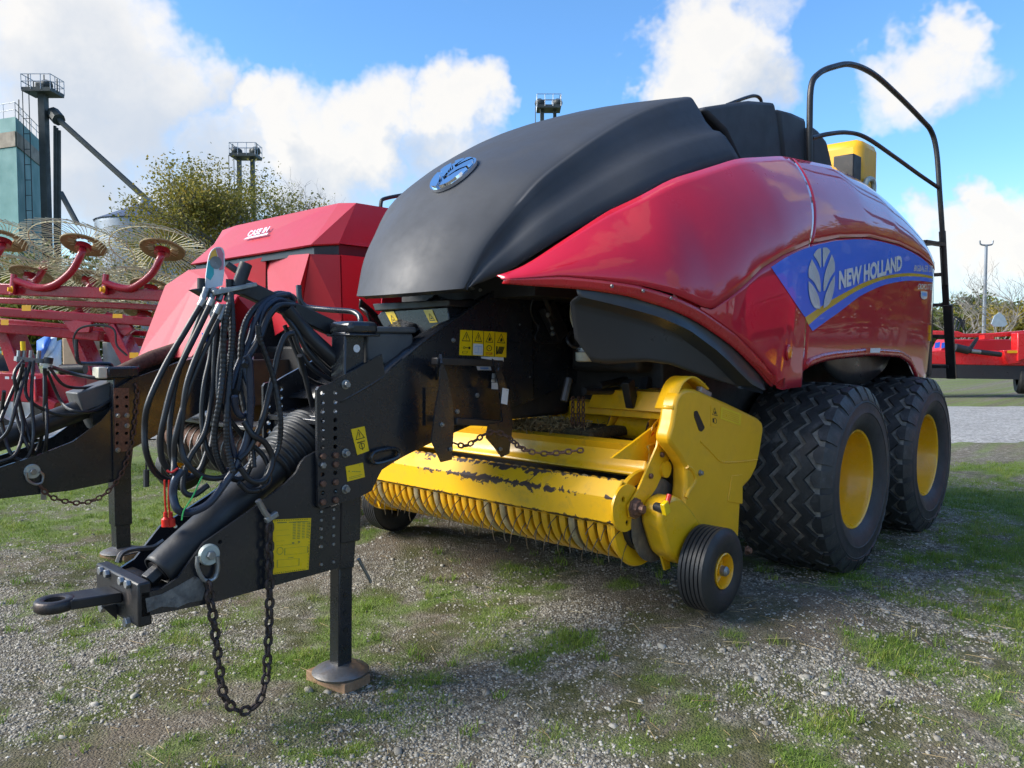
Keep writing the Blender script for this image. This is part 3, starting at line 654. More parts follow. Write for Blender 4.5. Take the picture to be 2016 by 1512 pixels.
def leg_tower(label, px, d, ytop, yplat, wpx, two, ant, grp=None):
    """bucket elevator leg: casings, head platform with railing, drive boxes and antennas"""
    s = d / FPX; root = thing('elevator_leg', label, 'elevator leg', gp(px, d), grp); c = gp(px, d)
    rt = Vector((.7325, .681, 0)); fw = Vector((-.681, .7325, 0)); zp = P(px, yplat, d=d).z; ztp = P(px, ytop, d=d).z
    offs = (-.26, .26) if two else (0,)
    W_ = wpx * s
    for o in offs:
        b = c + rt * (o * W_); w = W_ * (.17 if two else .28)
        MB().beam(b, b + Vector((0, 0, zp)), w, w * .8, up=rt).build('casing', 'elevator_steel', root, smooth=0)
        MB().beam(b + Vector((0, 0, zp)), b + Vector((0, 0, ztp)), w * 1.5, w * 1.3, up=rt).build('head', 'elevator_steel', root, smooth=0, bevel=.15)
        MB().ball(b + rt * (.12 * W_ * (1 if o >= 0 else -1)) + Vector((0, 0, zp + .55)), .5, .5, .45).build('motor', 'elevator_steel', root)
    MB().prism([c + rt * (i * W_ / 2) + fw * (j * W_ / 2.4) + Vector((0, 0, zp - .15)) for i, j in ((-1, -1), (1, -1), (1, 1), (-1, 1))], (0, 0, .3)).build('platform', 'elevator_steel', root, smooth=0)
    mb = MB(); cn = [c + rt * (i * W_ / 2) + fw * (j * W_ / 2.4) + Vector((0, 0, zp)) for i, j in ((-1, -1), (1, -1), (1, 1), (-1, 1))]
    for h in (.6, 1.15):
        for a, b in zip(cn, cn[1:] + cn[:1]): mb.tube([a + Vector((0, 0, h)), b + Vector((0, 0, h))], .035, 4)
    for a, b in zip(cn, cn[1:] + cn[:1]):
        for k in range(3): q = a.lerp(b, k / 3); mb.tube([q, q + Vector((0, 0, 1.15))], .035, 4)
    mb.build('railing', 'galvanised', root)
    for o, h in ant: MB().tube([c + rt * (o * W_) + Vector((0, 0, zp)), c + rt * (o * W_) + Vector((0, 0, zp + h * s))], .05, 5).build('antenna', 'elevator_steel', root)
    mb = MB(); lx = c + rt * (W_ * (-.42 if not two else -.46)) + fw * (-.3 * W_)
    for i in (-.25, .25): mb.tube([lx + rt * i, lx + rt * i + Vector((0, 0, zp))], .04, 4)
    for k in range(int(zp / 1.2)): mb.tube([lx - rt * .25 + Vector((0, 0, k * 1.2)), lx + rt * .25 + Vector((0, 0, k * 1.2))], .03, 4)
    mb.build('ladder', 'elevator_steel', root)
    return root
tw = leg_tower('tall dark elevator leg with antenna platform beside the teal elevator', 99, D + 2, 172, 190, 56, False, ((-.5, 35), (-.32, 22), (.05, 34), (.3, 20), (.5, 26)))
for dx in (10, 14, 19): MB().tube([gp(98 + dx, D + 1.5), P(98 + dx, 238 + dx, d=D + 1.5)], .12, 8).build('downspout', 'elevator_steel', tw)
MB().tube([P(104, 222, d=D + 1.5), P(116, 236, d=D + 1)], .5, 8).build('chute_head', 'elevator_steel', tw)
leg_tower('twin-leg elevator tower with platform rising behind the autumn tree', 490, 80, 298, 313, 50, True, ((-.5, 25), (.42, 27)), 'far elevator towers')
leg_tower('twin-leg elevator tower whose platform shows above the dark hood', 1079, 80, 205, 221, 46, True, ((.48, 26),), 'far elevator towers')
gb = thing('grain_bin', 'galvanised grain bin with conical roof fed by a sloping spout', 'grain bin', gp(292, D))
c = gp(292, D); rb = 88 * D / FPX; ze = P(292, 440, d=D).z; za = P(292, 405, d=D).z
mb = MB(); prof = []
for k in range(15): prof += [(ze * k / 15, rb), (ze * (k + .5) / 15, rb + .06)]
mb.lathe(prof + [(ze, rb)], c=(c.x, c.y, 0), n=48, axis='z'); mb.build('shell', 'galvanised', gb, smooth=60)
for k in range(24):
    t0, t1 = 2 * math.pi * k / 24, 2 * math.pi * (k + 1) / 24 - .015
    A = lambda t, r, z: Vector((c.x + r * math.cos(t), c.y + r * math.sin(t), z))
    MB().add([A(t0, rb + .15, ze - .05), A(t1, rb + .15, ze - .05), A(t1, .5, za), A(t0, .5, za)], [(0, 1, 2, 3)]).build('roof_panel', 'bin_roof', gb, smooth=0, solid=.05)
MB().lathe([(za - .1, .7), (za + .5, .5), (za + .55, .001)], c=(c.x, c.y, 0), n=16, axis='z').build('roof_cap', 'galvanised', gb)
MB().tube([P(116, 236, d=D + 1), P(296, 399, d=D)], .22, 8).build('grain_spout', 'elevator_steel', tw)
MB().tube([P(120, 380, d=D + 1), P(152, 440, d=D)], .22, 8).build('grain_spout', 'elevator_steel', tw)
gb2 = thing('grain_bin', 'second grain bin mostly hidden behind the yard trees', 'grain bin', gp(420, 75))
c = gp(420, 75); MB().lathe([(0, 5.5), (P(420, 440, d=75).z, 5.5), (P(420, 420, d=75).z, .6)], c=(c.x, c.y, 0), n=40, axis='z').build('shell', 'galvanised', gb2)

# ------------------------------------------------------------------ lamp post
lp = thing('lamp_post', 'tall grey lamp post with two floodlights at the right', 'lamp post', gp(1936, 48))
b = gp(1936, 48); zt = P(1936, 483, d=48).z; rt = Vector((.7325, .681, 0))
MB().tube([b, b + Vector((0, 0, zt))], [.13, .08], 8).build('pole', 'galvanised', lp)
MB().tube(catmull([b + rt * -.4 + Vector((0, 0, zt + .25)), b + rt * -.3 + Vector((0, 0, zt)), b + rt * .3 + Vector((0, 0, zt)), b + rt * .4 + Vector((0, 0, zt + .25))], 4), .05, 6).build('crossarm', 'galvanised', lp)
for s_ in (-1, 1): MB().box(-.3, .3, -.22, .22, -.14, .14, rot=(0, .25 * s_, R_(42.9))).build('floodlight', 'elevator_steel', lp, smooth=0, bevel=.04).location += b + rt * (.45 * s_) + Vector((0, 0, zt + .35)) - WO[lp.name]
zl = P(1930, 546, d=48).z; MB().box(-.2, .2, -.15, .15, -.1, .1, rot=(0, 0, R_(42.9))).build('floodlight', 'elevator_steel', lp, smooth=0).location += b - rt * .25 + Vector((0, 0, zl)) - WO[lp.name]
mat('scraped_metal', (0.16, 0.165, 0.17), 0.5, metal=0.5, var=0.5, vscale=14, dirt=0.85, dirtcol=(0.035, 0.03, 0.03), dscale=11, bump=0.2)
mat('hitch_steel', (0.05, 0.045, 0.045), 0.45, metal=0.6, var=0.4, vscale=9, dirt=0.6, dirtcol=(0.10, 0.055, 0.035), dscale=9, bump=0.15)
# ------------------------------------------------------------------ main baler
CX = -3.15
BAL = thing('square_baler', 'large square baler with black hood, red sides, blue decal and yellow pickup in the foreground', 'baler', (CX, 4.5, 0.0))
def mir(x): return 2 * CX - x
def curve1d(ys, zs, win=0.16):
    t = np.arange(2.3, 7.6, 0.01); v = np.interp(t, ys, zs); k = max(1, int(win / 0.01)) | 1
    vp = np.pad(v, k // 2, mode='edge'); v = np.convolve(vp, np.ones(k) / k, 'valid')
    return lambda y: float(np.interp(y, t, v))
cF = curve1d([2.4, 2.5, 2.75, 3.04, 3.3, 3.7, 4.2, 6.8, 7.0, 7.12, 7.2, 7.4], [1.05, .92, .62, .33, .15, .05, 0, 0, .03, .12, .24, .6], .2)
ZT = curve1d([2.66, 2.765, 2.932, 3.114, 3.531, 4.078, 4.63, 5.418, 6.0, 6.31, 6.65, 6.9, 7.06, 7.2], [1.725, 1.772, 1.902, 2.03, 2.255, 2.437, 2.544, 2.612, 2.59, 2.551, 2.46, 2.35, 2.22, 2.06], .16)
ZC = curve1d([2.66, 2.86, 2.995, 3.15, 3.291, 3.42, 3.51, 3.677, 3.9, 4.122, 4.414, 4.845, 5.362, 5.972, 6.444, 6.8, 7.0, 7.2], [1.715, 1.732, 1.714, 1.688, 1.65, 1.605, 1.585, 1.676, 1.811, 1.899, 1.979, 2.055, 2.112, 2.122, 2.091, 2.04, 2.0, 1.95], .05)
ZB = curve1d([2.66, 2.731, 2.86, 2.95, 3.095, 3.262, 3.464, 3.701, 3.96, 4.06, 4.17, 4.27], [1.70, 1.69, 1.678, 1.669, 1.642, 1.588, 1.514, 1.40, 1.262, 1.195, 1.165, 1.172], .06)
ZA = curve1d([4.27, 4.33, 4.41, 4.503, 4.7, 4.885, 5.508, 6.146, 6.388, 6.52, 6.62, 6.74, 6.86, 7.0, 7.15], [1.172, 1.20, 1.25, 1.287, 1.312, 1.323, 1.341, 1.323, 1.275, 1.20, 1.14, 1.115, 1.13, 1.24, 1.42], .06)
def BX(y, z):
    c = ZC(y); t = max(0.0, (z - c) / max(.03, ZT(y) - c)); x = -1.83 - cF(y) - .26 * min(t, 1.15) ** 2 * min(1, max(.25, (y - 2.6) / .6))
    if z < c: x -= .004 + .03 * ((c - z) / .8) ** 2
    return x
def side_pt(px, py, off=0.0):
    x = -1.85
    for _ in range(40):
        q = P(px, py, x=x); x = .5 * x + .5 * (BX(min(max(q.y, 2.5), 7.3), q.z) + off)
    return P(px, py, x=x)
def panel(name, y0, y1, zl, zh, m, ny=40, nv=12, skew0=0.0, skew1=0.0, xo=0.0, solid=.006, label=None, xfun=None, sides=(0, 1)):
    for sd in sides:
        rows = []
        for i in range(ny + 1):
            r = []
            for j in range(nv + 1):
                v = j / nv; a = max(y0, 3.35 if sd else 0) + skew0 * v; b = y1 + skew1 * v; y = a + (b - a) * i / ny
                l, h = zl(y), zh(y); z = l + (h - l) * v; x = (xfun(y, z, v) if xfun else BX(y, z)) + xo
                r.append(Vector((mir(x) if sd else x, y, z)))
            rows.append(r)
        MB().grid(rows).build(name, m, BAL, smooth=50, solid=solid, flip=not sd, label=label)
SEAM = 4.44
panel('shoulder_panel', 2.67, SEAM - .003, ZC, ZT, 'red_paint', 60, 14, 0, .33)
panel('shoulder_panel', SEAM + .003, 7.18, ZC, ZT, 'red_paint', 70, 14, .33, 0)
lipw = lambda y: max(ZB(y), min(ZC(y), ZB(y) + .062))
panel('panel_lip', 2.68, 4.10, ZB, lambda y: lipw(y) - .001, 'red_lip', 60, 3, xfun=lambda y, z, v: BX(y, lipw(y)) - .018 * (1 - v) - .002, solid=.012)
panel('panel_backing', 3.30, 4.20, lambda y: ZB(y) + .01, lambda y: ZC(y) + .03, 'red_lip', 40, 4, xfun=lambda y, z, v: BX(y, ZC(y) - .01) - .022, solid=.004, sides=(0,))
panel('side_panel', 3.44, SEAM - .003, lambda y: lipw(y) if y < 4.1 else ZB(y), lambda y: ZC(y) - .004, 'red_paint', 50, 12)
panel('side_panel', SEAM + .003, 7.18, ZA, lambda y: ZC(y) - .004, 'red_paint', 70, 14)
# arch lip of the wheel opening
panel('arch_lip', 4.47, 6.62, lambda y: ZA(y) - .002, lambda y: ZA(y) + .05, 'red_lip', 50, 3, xfun=lambda y, z, v: BX(y, z) + .012 * math.sin(math.pi * v) + .003, solid=.03, sides=(0,))
# black skirt between lip and pickup
def skz(y): return float(np.interp(y, [2.86, 2.98, 3.03, 3.22, 3.35, 3.51, 3.7, 3.918, 4.02], [1.58, 1.33, 1.318, 1.332, 1.318, 1.273, 1.225, 1.184, 1.165]))
def skr(y): return float(np.interp(y, [2.86, 2.94, 3.218, 3.4, 3.576, 3.75, 3.87, 4.0], [1.652, 1.634, 1.548, 1.478, 1.385, 1.275, 1.21, 1.172]))
def skx(y, z, v):
    r = skr(y); b = BX(y, max(z, ZB(y)))
    if z >= r: return b - .030 + .012 * max(0, 1 - (z - r) / .04)
    return b - .020 - .055 * min(1, (r - z) / .028) - .02 * min(1, (r - z) / .3)
for sd in (0, 1):
    rows = []
    for i in range(61):
        y = 2.925 + (4.03 - 2.925) * i / 60; r = []; lo, rr, hi = min(skz(y), skr(y) - .004), skr(y), ZB(y) + .02
        for k in range(9): z = lo + (rr - .03 - lo) * k / 8 if rr - .03 > lo else lo; r.append((z, 0))
        for k in range(1, 5): r.append((max(lo, rr - .03 + .03 * k / 4), 0))
        for k in range(1, 7): r.append((rr + (hi - rr) * k / 6, 0))
        rows.append([Vector((mir(skx(y, z, 0)) if sd else skx(y, z, 0), y + max(0, .10 * (1 - (z - 1.32) / .33)) * max(0, 1 - i / 20), z)) for z, _ in r])
    MB().grid(rows).build('skirt_panel', 'shield_plastic', BAL, smooth=50, solid=.014, flip=not sd)
for px, py in ((1346, 558 + 0), (1384, 0), (1417, 0)):
    pass
for y in (3.03, 3.15, 3.27): bolt(BAL, (BX(y, ZC(y) - .02) - .004, y, ZC(y) - .022), .009, 'zinc', 'rivet', washer=False)
# marker lamps
q = side_pt(1550, 694); mb = MB(); mb.lathe([(0, .034), (.012, .034), (.02, .028), (.024, .001)], n=24); mb.v = [Vector((p.x, p.y * .62, p.z)) + q + Vector((.002, 0, 0)) for p in mb.v]; mb.build('marker_lamp', 'amber', BAL)
mb = MB(); mb.lathe([(0, .044), (.008, .044), (.012, .036)], n=24); mb.v = [Vector((p.x, p.y * .62, p.z)) + q + Vector((.001, 0, 0)) for p in mb.v]; mb.build('lamp_bezel', 'red_lip', BAL)
q0, q1 = side_pt(1700, 690), side_pt(1728, 690)
fn = lambda u, v: Vector((0, q0.y + (q1.y - q0.y) * u, q0.z - .015 + .03 * v))
def onside(y, z, off=.004): return Vector((BX(y, z) + off, y, z))
for (u0, u1, m_) in ((0, .3, 'print_red'), (.3, 1, 'sticker_white')):
    MB().add([onside(fn(u, v).y, fn(u, v).z, .016) for u, v in ((u0, 0), (u1, 0), (u1, 1), (u0, 1))], [(0, 1, 2, 3)]).build('reflector', m_, BAL, smooth=0)
for py in (648, 664):
    q = side_pt(1829, py, 0); MB().box(-.004, .006, -.02, .02, -.03, .03).build('reflector', 'sticker_orange', BAL, smooth=0).location = onside(q.y, q.z, .006) - WO[BAL.name]

# --- blue band, stripes and lettering on the side
def y_of(px, z):
    a = 3.4; b = 7.17
    for _ in range(40):
        m_ = (a + b) / 2; pr = CM.transposed() @ (onside(m_, z) - CC)
        if 1008 + FPX * pr.x / -pr.z < px: a = m_
        else: b = m_
    return a
def strip(name, upper, lower, m_, off, n=60, y_end=7.16):
    """band on the side panel between two measured edges"""
    U = [side_pt(*p) for p in upper]; Lw = [side_pt(*p) for p in lower]
    rows = []
    U2 = [(p.y, p.z) for p in U]; L2 = [(p.y, p.z) for p in Lw]
    def samp(c, t):
        s = [0]; [s.append(s[-1] + math.hypot(b[0] - a[0], b[1] - a[1])) for a, b in zip(c, c[1:])]
        return float(np.interp(t * s[-1], s, [a[0] for a in c])), float(np.interp(t * s[-1], s, [a[1] for a in c]))
    for i in range(n + 1):
        a = samp(L2, i / n); b = samp(U2, i / n); rows.append([onside(a[0] + (b[0] - a[0]) * k / 6, min(a[1] + (b[1] - a[1]) * k / 6, ZC(a[0] + (b[0] - a[0]) * k / 6) - .012), off) for k in range(7)])
    return MB().grid(rows).build(name, m_, BAL, smooth=60, flip=True)
def dense(pts, n=8): return [(p.x, p.y) for p in catmull([Vector((a, b, 0)) for a, b in pts], n)]
E_ = 1836
top = dense([(1517, 526), (1550, 505), (1592, 487), (1650, 474), (1710, 472), (1770, 486), (1810, 506), (E_, 528)])
g_u = dense([(1584, 625), (1612, 606), (1639, 589), (1670, 572), (1698, 557), (1738, 544), (1778, 538), (1810, 539), (E_, 544)])
g_l = dense([(1591, 640), (1618, 617), (1643, 600), (1672, 581), (1698, 567), (1738, 551), (1778, 544.5), (1810, 545), (E_, 549)])
b_l = dense([(1599, 652), (1625, 633), (1649, 616), (1675, 596), (1698, 580), (1738, 562), (1778, 553.5), (1810, 553), (E_, 556)])
# clip left ends to the slanted end line of the band
strip('blue_band', top, [(1517, 526)] + [(1517 + (1584 - 1517) * k / 8, 526 + (625 - 526) * k / 8) for k in range(1, 8)] + g_u, 'decal_blue', .003, 120)
strip('gold_stripe', g_u, g_l, 'decal_gold', .003, 70)
strip('blue_stripe', g_l, b_l, 'decal_blue', .003, 70)
def surf_quad(bl, br, tr, tl, off):
    q = [side_pt(*p) for p in (bl, br, tr, tl)]; f2 = quadmap(*q)
    def fn(u, v): p = f2(u, v); return onside(p.y, p.z, off)
    return fn
flat('lettering', text2d('NEW HOLLAND', .05), surf_quad((1649, 571), (1774, 532), (1774, 502), (1650, 533), .0065), 'decal_white', BAL)
flat('lettering', text2d('BIGBALER 330', .012, .25), surf_quad((1797, 534), (1835, 536), (1835, 523), (1798, 522), .0065), 'decal_white', BAL)
flat('lettering', text2d('CROPCUTTER', .012, .25), surf_quad((1805, 569.5), (1834, 571), (1834, 560), (1806, 558.5), .0065), 'decal_white', BAL)
flat('badge', poly2([(0, 1), (0, .35), (.15, .08), (.5, 0), (.85, .08), (1, .35), (1, 1)]), surf_quad((1811, 589), (1824, 590), (1824, 574), (1811, 573), .0065), 'decal_white', BAL)
flat('badge', rect2(.15, .4, .85, .85), surf_quad((1811, 589), (1824, 590), (1824, 574), (1811, 573), .008), 'print_blue', BAL)
def leaf_shapes():
    """six blades of the emblem in a unit box"""
    def arc(pts): return [(p.x, p.y) for p in catmull([Vector((a, b, 0)) for a, b in pts], 5)]
    R3 = [poly2(arc([(.53, .98), (.68, .97), (.82, .90)]) + arc([(.82, .90), (.66, .78), (.56, .66)]) + [(.53, .70)]),
          poly2(arc([(.88, .84), (.98, .72), (1.0, .62)]) + arc([(.99, .56), (.80, .46), (.63, .30), (.55, .28)]) + arc([(.55, .40), (.62, .58), (.80, .77)])),
          poly2(arc([(1.0, .50), (.985, .32), (.90, .15), (.76, .04), (.56, .0)]) + arc([(.56, .04), (.62, .20), (.80, .38), (1.0, .50)])[:-1])]
    Lf = [([(1 - a, b) for a, b in vs], [f[::-1] for f in fs]) for vs, fs in R3]
    return R3 + Lf
for sh in leaf_shapes():
    flat('emblem_leaf', sh, surf_quad((1589, 614), (1641, 602), (1641, 480), (1589, 492), .0070), 'decal_silver', BAL)

# --- hood
HC = [(2.599, 1.679, .42), (2.682, 1.875, .47), (2.794, 2.031, .52), (2.944, 2.214, .58), (3.129, 2.356, .62), (3.337, 2.493, .65), (3.609, 2.649, .67), (3.867, 2.764, .69), (4.05, 2.83, .705), (4.15, 2.862, .71)]
HE = [(930, 563, -2.71), (966, 549, -2.66), (1003, 532, -2.60), (1060, 496, -2.50), (1120, 460, -2.42), (1185, 424, -2.34), (1270, 382, -2.235), (1350, 346, -2.18), (1420, 325, -2.15), (1459, 318, -2.13)]
hcr = catmull([Vector((CX + h, y, z)) for y, z, h in HC], 4); hed = catmull([P(a, b, x=x) for a, b, x in HE], 4)
def hood_section(i):
    c = hcr[i]; e = hed[i]; t = i / (len(hcr) - 1); n_ = len(hcr)
    tg = (hcr[min(i + 1, n_ - 1)] - hcr[max(i - 1, 0)]).normalized(); up = Vector((0, -tg.z, tg.y)).normalized()
    k_ = min(1, t / .22); up = Vector((0, up.y, up.z * k_ - .12 * (1 - k_))).normalized(); bulge = .115 * (1 - t) ** .8 + .03; half = c.x - CX; sec = []
    for s in (0, .2, .4, .6, .78, .9, .955, .985, 1.0):
        sec.append(Vector((CX + half * s, c.y, c.z)) + up * bulge * (1 - s ** 2.2) - up * .006 * max(0, (s - .95) / .05) ** 2)
    side = []
    d = e - c; nrm = Vector((1, 0, 0)); nrm = (nrm - d.normalized() * nrm.dot(d.normalized())).normalized()
    for v, o in ((.025, .001), (.06, .003), (.2, -.004), (.36, -.018), (.5, -.014), (.57, .010), (.66, .018), (.82, .012), (1.0, 0)):
        side.append(c + d * v + nrm * o * (.4 + .6 * min(1, i / 10)))
    return sec, side
rows = []
for i in range(len(hcr)):
    sec, side = hood_section(i); near = sec + side
    rows.append([Vector((mir(p.x), p.y, p.z)) for p in near[:0:-1]] + near)
# rolled rear edge and nose lip
def shrink(r, k, dy, dz): return [Vector((CX + (p.x - CX) * k, p.y + dy, p.z + dz)) for p in r]
hood = MB().grid([shrink(rows[0], .93, .05, -.012)] + rows + [shrink(rows[-1], .985, .025, -.03), shrink(rows[-1], .95, .03, -.10)])
HOOD = hood.build('hood', 'hood_plastic', BAL, smooth=70, solid=.02)
# emblem on the hood front
def hood_top(yz_t, xo, off):
    i = max(0, min(len(hcr) - 1.001, yz_t)); i0 = int(i); f = i - i0
    def at(k):
        sec, _ = hood_section(k); h = hcr[k].x - CX; S_ = (0, .2, .4, .6, .78, .9, .955, .985, 1.0); s = min(.999, abs(xo) / h); j = max(i for i in range(8) if S_[i] <= s); q = sec[j].lerp(sec[j + 1], (s - S_[j]) / (S_[j + 1] - S_[j]))
        return Vector((CX + xo, q.y, q.z))
    p = at(i0).lerp(at(i0 + 1), f); tg = (hcr[i0 + 1] - hcr[i0]).normalized(); up = Vector((0, -tg.z, tg.y)).normalized()
    return p + up * off
def emb(off, k=1.0, cxo=0.06): return lambda u, v: hood_top(12.3 + (v - .5) * 4.6 * k, cxo + (u - .5) * .25 * k, off)
ov = circ2(.5, .5, .5, .5, 28); oa = [emb(.004)(u, v) for u, v in ov]; ob = [emb(.022)(u, v) for u, v in ov]
MB().add(oa + ob, [(i, (i + 1) % 28, (i + 1) % 28 + 28, i + 28) for i in range(28)] + [tuple(range(28, 56))]).build('emblem', 'chrome', BAL, smooth=20)
for vs, fs in leaf_shapes():
    n_ = len(vs); sh = [(.5 + (u - .5) * .86, .5 + (v - .5) * .90) for u, v in vs]
    a = [emb(.021)(u, v) for u, v in sh]; b = [emb(.034)(.5 + (u - .5) * .97, .5 + (v - .5) * .98) for u, v in sh]
    MB().add(a + b, [tuple(i + n_ for i in fs[0])] + [(i, (i + 1) % n_, (i + 1) % n_ + n_, i + n_) for i in range(n_)]).build('emblem_leaf', 'chrome', BAL, smooth=20)

# --- top covers, tank and rails behind the hood
def topcover(name, pix, x, m_, depth=None, bevel=.03):
    w = depth or (mir(x) - x); MB().prism([P(a, b, x=x) for a, b in pix], (w, 0, 0)).build(name, m_, BAL, smooth=30, bevel=bevel)
topcover('top_cover', [(1386, 216), (1394, 209), (1440, 202), (1479, 197), (1526, 201), (1532, 230), (1545, 330), (1470, 345), (1430, 260)], -2.42, 'hood_plastic')
topcover('top_cover', [(1534, 213), (1560, 220), (1588, 233), (1594, 330), (1546, 330)], -2.40, 'hood_plastic')
topcover('top_cover', [(1600, 246), (1613, 256), (1630, 278), (1643, 335), (1600, 335)], -2.34, 'hood_plastic')
MB().tube(catmull([P(1430, 207, x=-3.0), P(1470, 192, x=-3.0), P(1488, 189, x=-3.0), P(1498, 197, x=-3.0), P(1499, 215, x=-3.0)], 5), .014, 8).build('grab_rail', 'black_steel', BAL)
MB().box(-2.78, -2.30, 6.55, 6.95, 2.4, 3.06).build('tank', 'yellow_plastic', BAL, bevel=.07)
MB().box(-2.46, -2.30, 6.38, 6.545, 2.62, 2.90).build('control_box', 'black_steel', BAL, bevel=.01)
MB().tube(catmull([(-2.26, 6.50, 2.62), (-2.25, 6.52, 2.70), (-2.25, 6.62, 2.73), (-2.25, 6.68, 2.70), (-2.25, 6.68, 2.58)], 5), .022, 8).build('filler_pipe', 'zinc_pale', BAL)
hr = catmull([P(1594, 330, x=-2.22), P(1594, 240, x=-2.22), P(1597, 170, x=-2.22), P(1612, 145, x=-2.21), P(1640, 132, x=-2.2), P(1676, 127, x=-2.18), P(1720, 146, x=-2.14), P(1770, 190, x=-2.1), P(1815, 236, x=-2.06), P(1834, 260, x=-2.03), P(1844, 300, x=-2.0), P(1850, 380, x=-1.97), P(1856, 470, x=-1.95), P(1860, 560, x=-1.95)], 6)
MB().tube(hr, .021, 10).build('handrail', 'black_steel', BAL)
MB().tube(catmull([P(1598, 272, x=-2.22), P(1630, 264, x=-2.2), P(1668, 261, x=-2.18), P(1705, 271, x=-2.14), P(1760, 308, x=-2.1), P(1810, 344, x=-2.05), P(1851, 372, x=-1.97)], 6), .016, 8).build('handrail', 'black_steel', BAL)
for dx in (0.0, -.36):
    a, b = P(1855, 455, x=-1.955), P(1870, 745, x=-1.955); MB().beam(a + Vector((dx, 0, 0)), b + Vector((dx, 0, 0)), .03, .05, up=(1, 0, 0)).build('ladder_stile', 'black_steel', BAL, bevel=.004)
c_, d_ = P(1866, 600, x=-1.94), P(1874, 745, x=-1.94); MB().beam(c_, d_, .04, .07, up=(1, 0, 0)).build('ladder_stile', 'black_steel', BAL, bevel=.004)
for py in (478, 540, 600, 662, 722):
    q = P(1857 + (py - 478) * .045, py, x=-1.955); MB().beam(q, q + Vector((-.36, 0, 0)), .025, .03).build('rung', 'black_steel', BAL, bevel=.003)
q = P(1838, 478, x=-1.93); MB().beam((-1.97, 7.05, q.z), P(1857, 482, x=-1.955), .05, .03).build('ladder_bracket', 'black_steel', BAL)

# --- core, chassis and axles
MB().box(CX - .80, CX + .80, 3.75, 7.05, .78, 2.40).build('bale_chamber', 'dark_frame', BAL, smooth=0, bevel=.02)
MB().box(CX - 1.12, CX + 1.12, 4.5, 7.06, 1.36, 2.30).build('inner_frame', 'dark_frame', BAL, smooth=0)
for s_ in (-1, 1):
    MB().prism([(CX + s_ * .84, y, z) for y, z in ((4.9, .50), (5.4, .72), (6.15, .72), (6.7, .50), (6.6, .40), (5.9, .58), (5.6, .58), (5.0, .40))], (s_ * .08, 0, 0)).build('bogie_beam', 'dark_frame', BAL, bevel=.01)
for y in (5.045, 6.516): MB().cyl((CX - 1.0, y, .575), (CX + 1.0, y, .575), .07).build('axle', 'dark_frame', BAL)
# inner mud wings over the wheels
for s_ in (0, 1):
    rows = []
    for i in range(25):
        y = 5.15 + i * .055; r = []
        zb = 1.30 - .17 * math.sin(math.pi * (i / 24)) ** .7
        for k in range(4): x = -2.00 - .01 * k; r.append(Vector((mir(x) if s_ else x, y, 1.40 - (1.40 - zb) * k / 3)))
        rows.append(r)
    MB().grid(rows).build('mud_wing', 'shield_plastic', BAL, smooth=40, solid=.012)
MB().box(-2.3, -1.84, 7.02, 7.05, .70, 1.10).build('mud_flap', 'shield_plastic', BAL, smooth=0)
MB().box(mir(-1.84), mir(-2.3), 7.02, 7.05, .70, 1.10).build('mud_flap', 'shield_plastic', BAL, smooth=0)
MB().box(-1.90, -1.86, 7.0, 7.03, .80, .86).build('reflector', 'sticker_orange', BAL, smooth=0)
MB().box(CX - .60, CX + .60, 6.95, 7.9, .75, .85).build('bale_chute', 'dark_frame', BAL, bevel=.01)
MB().box(CX - 1.25, CX + 1.25, 7.02, 7.12, 1.15, 2.1).build('rear_wall', 'dark_frame', BAL, bevel=.02)

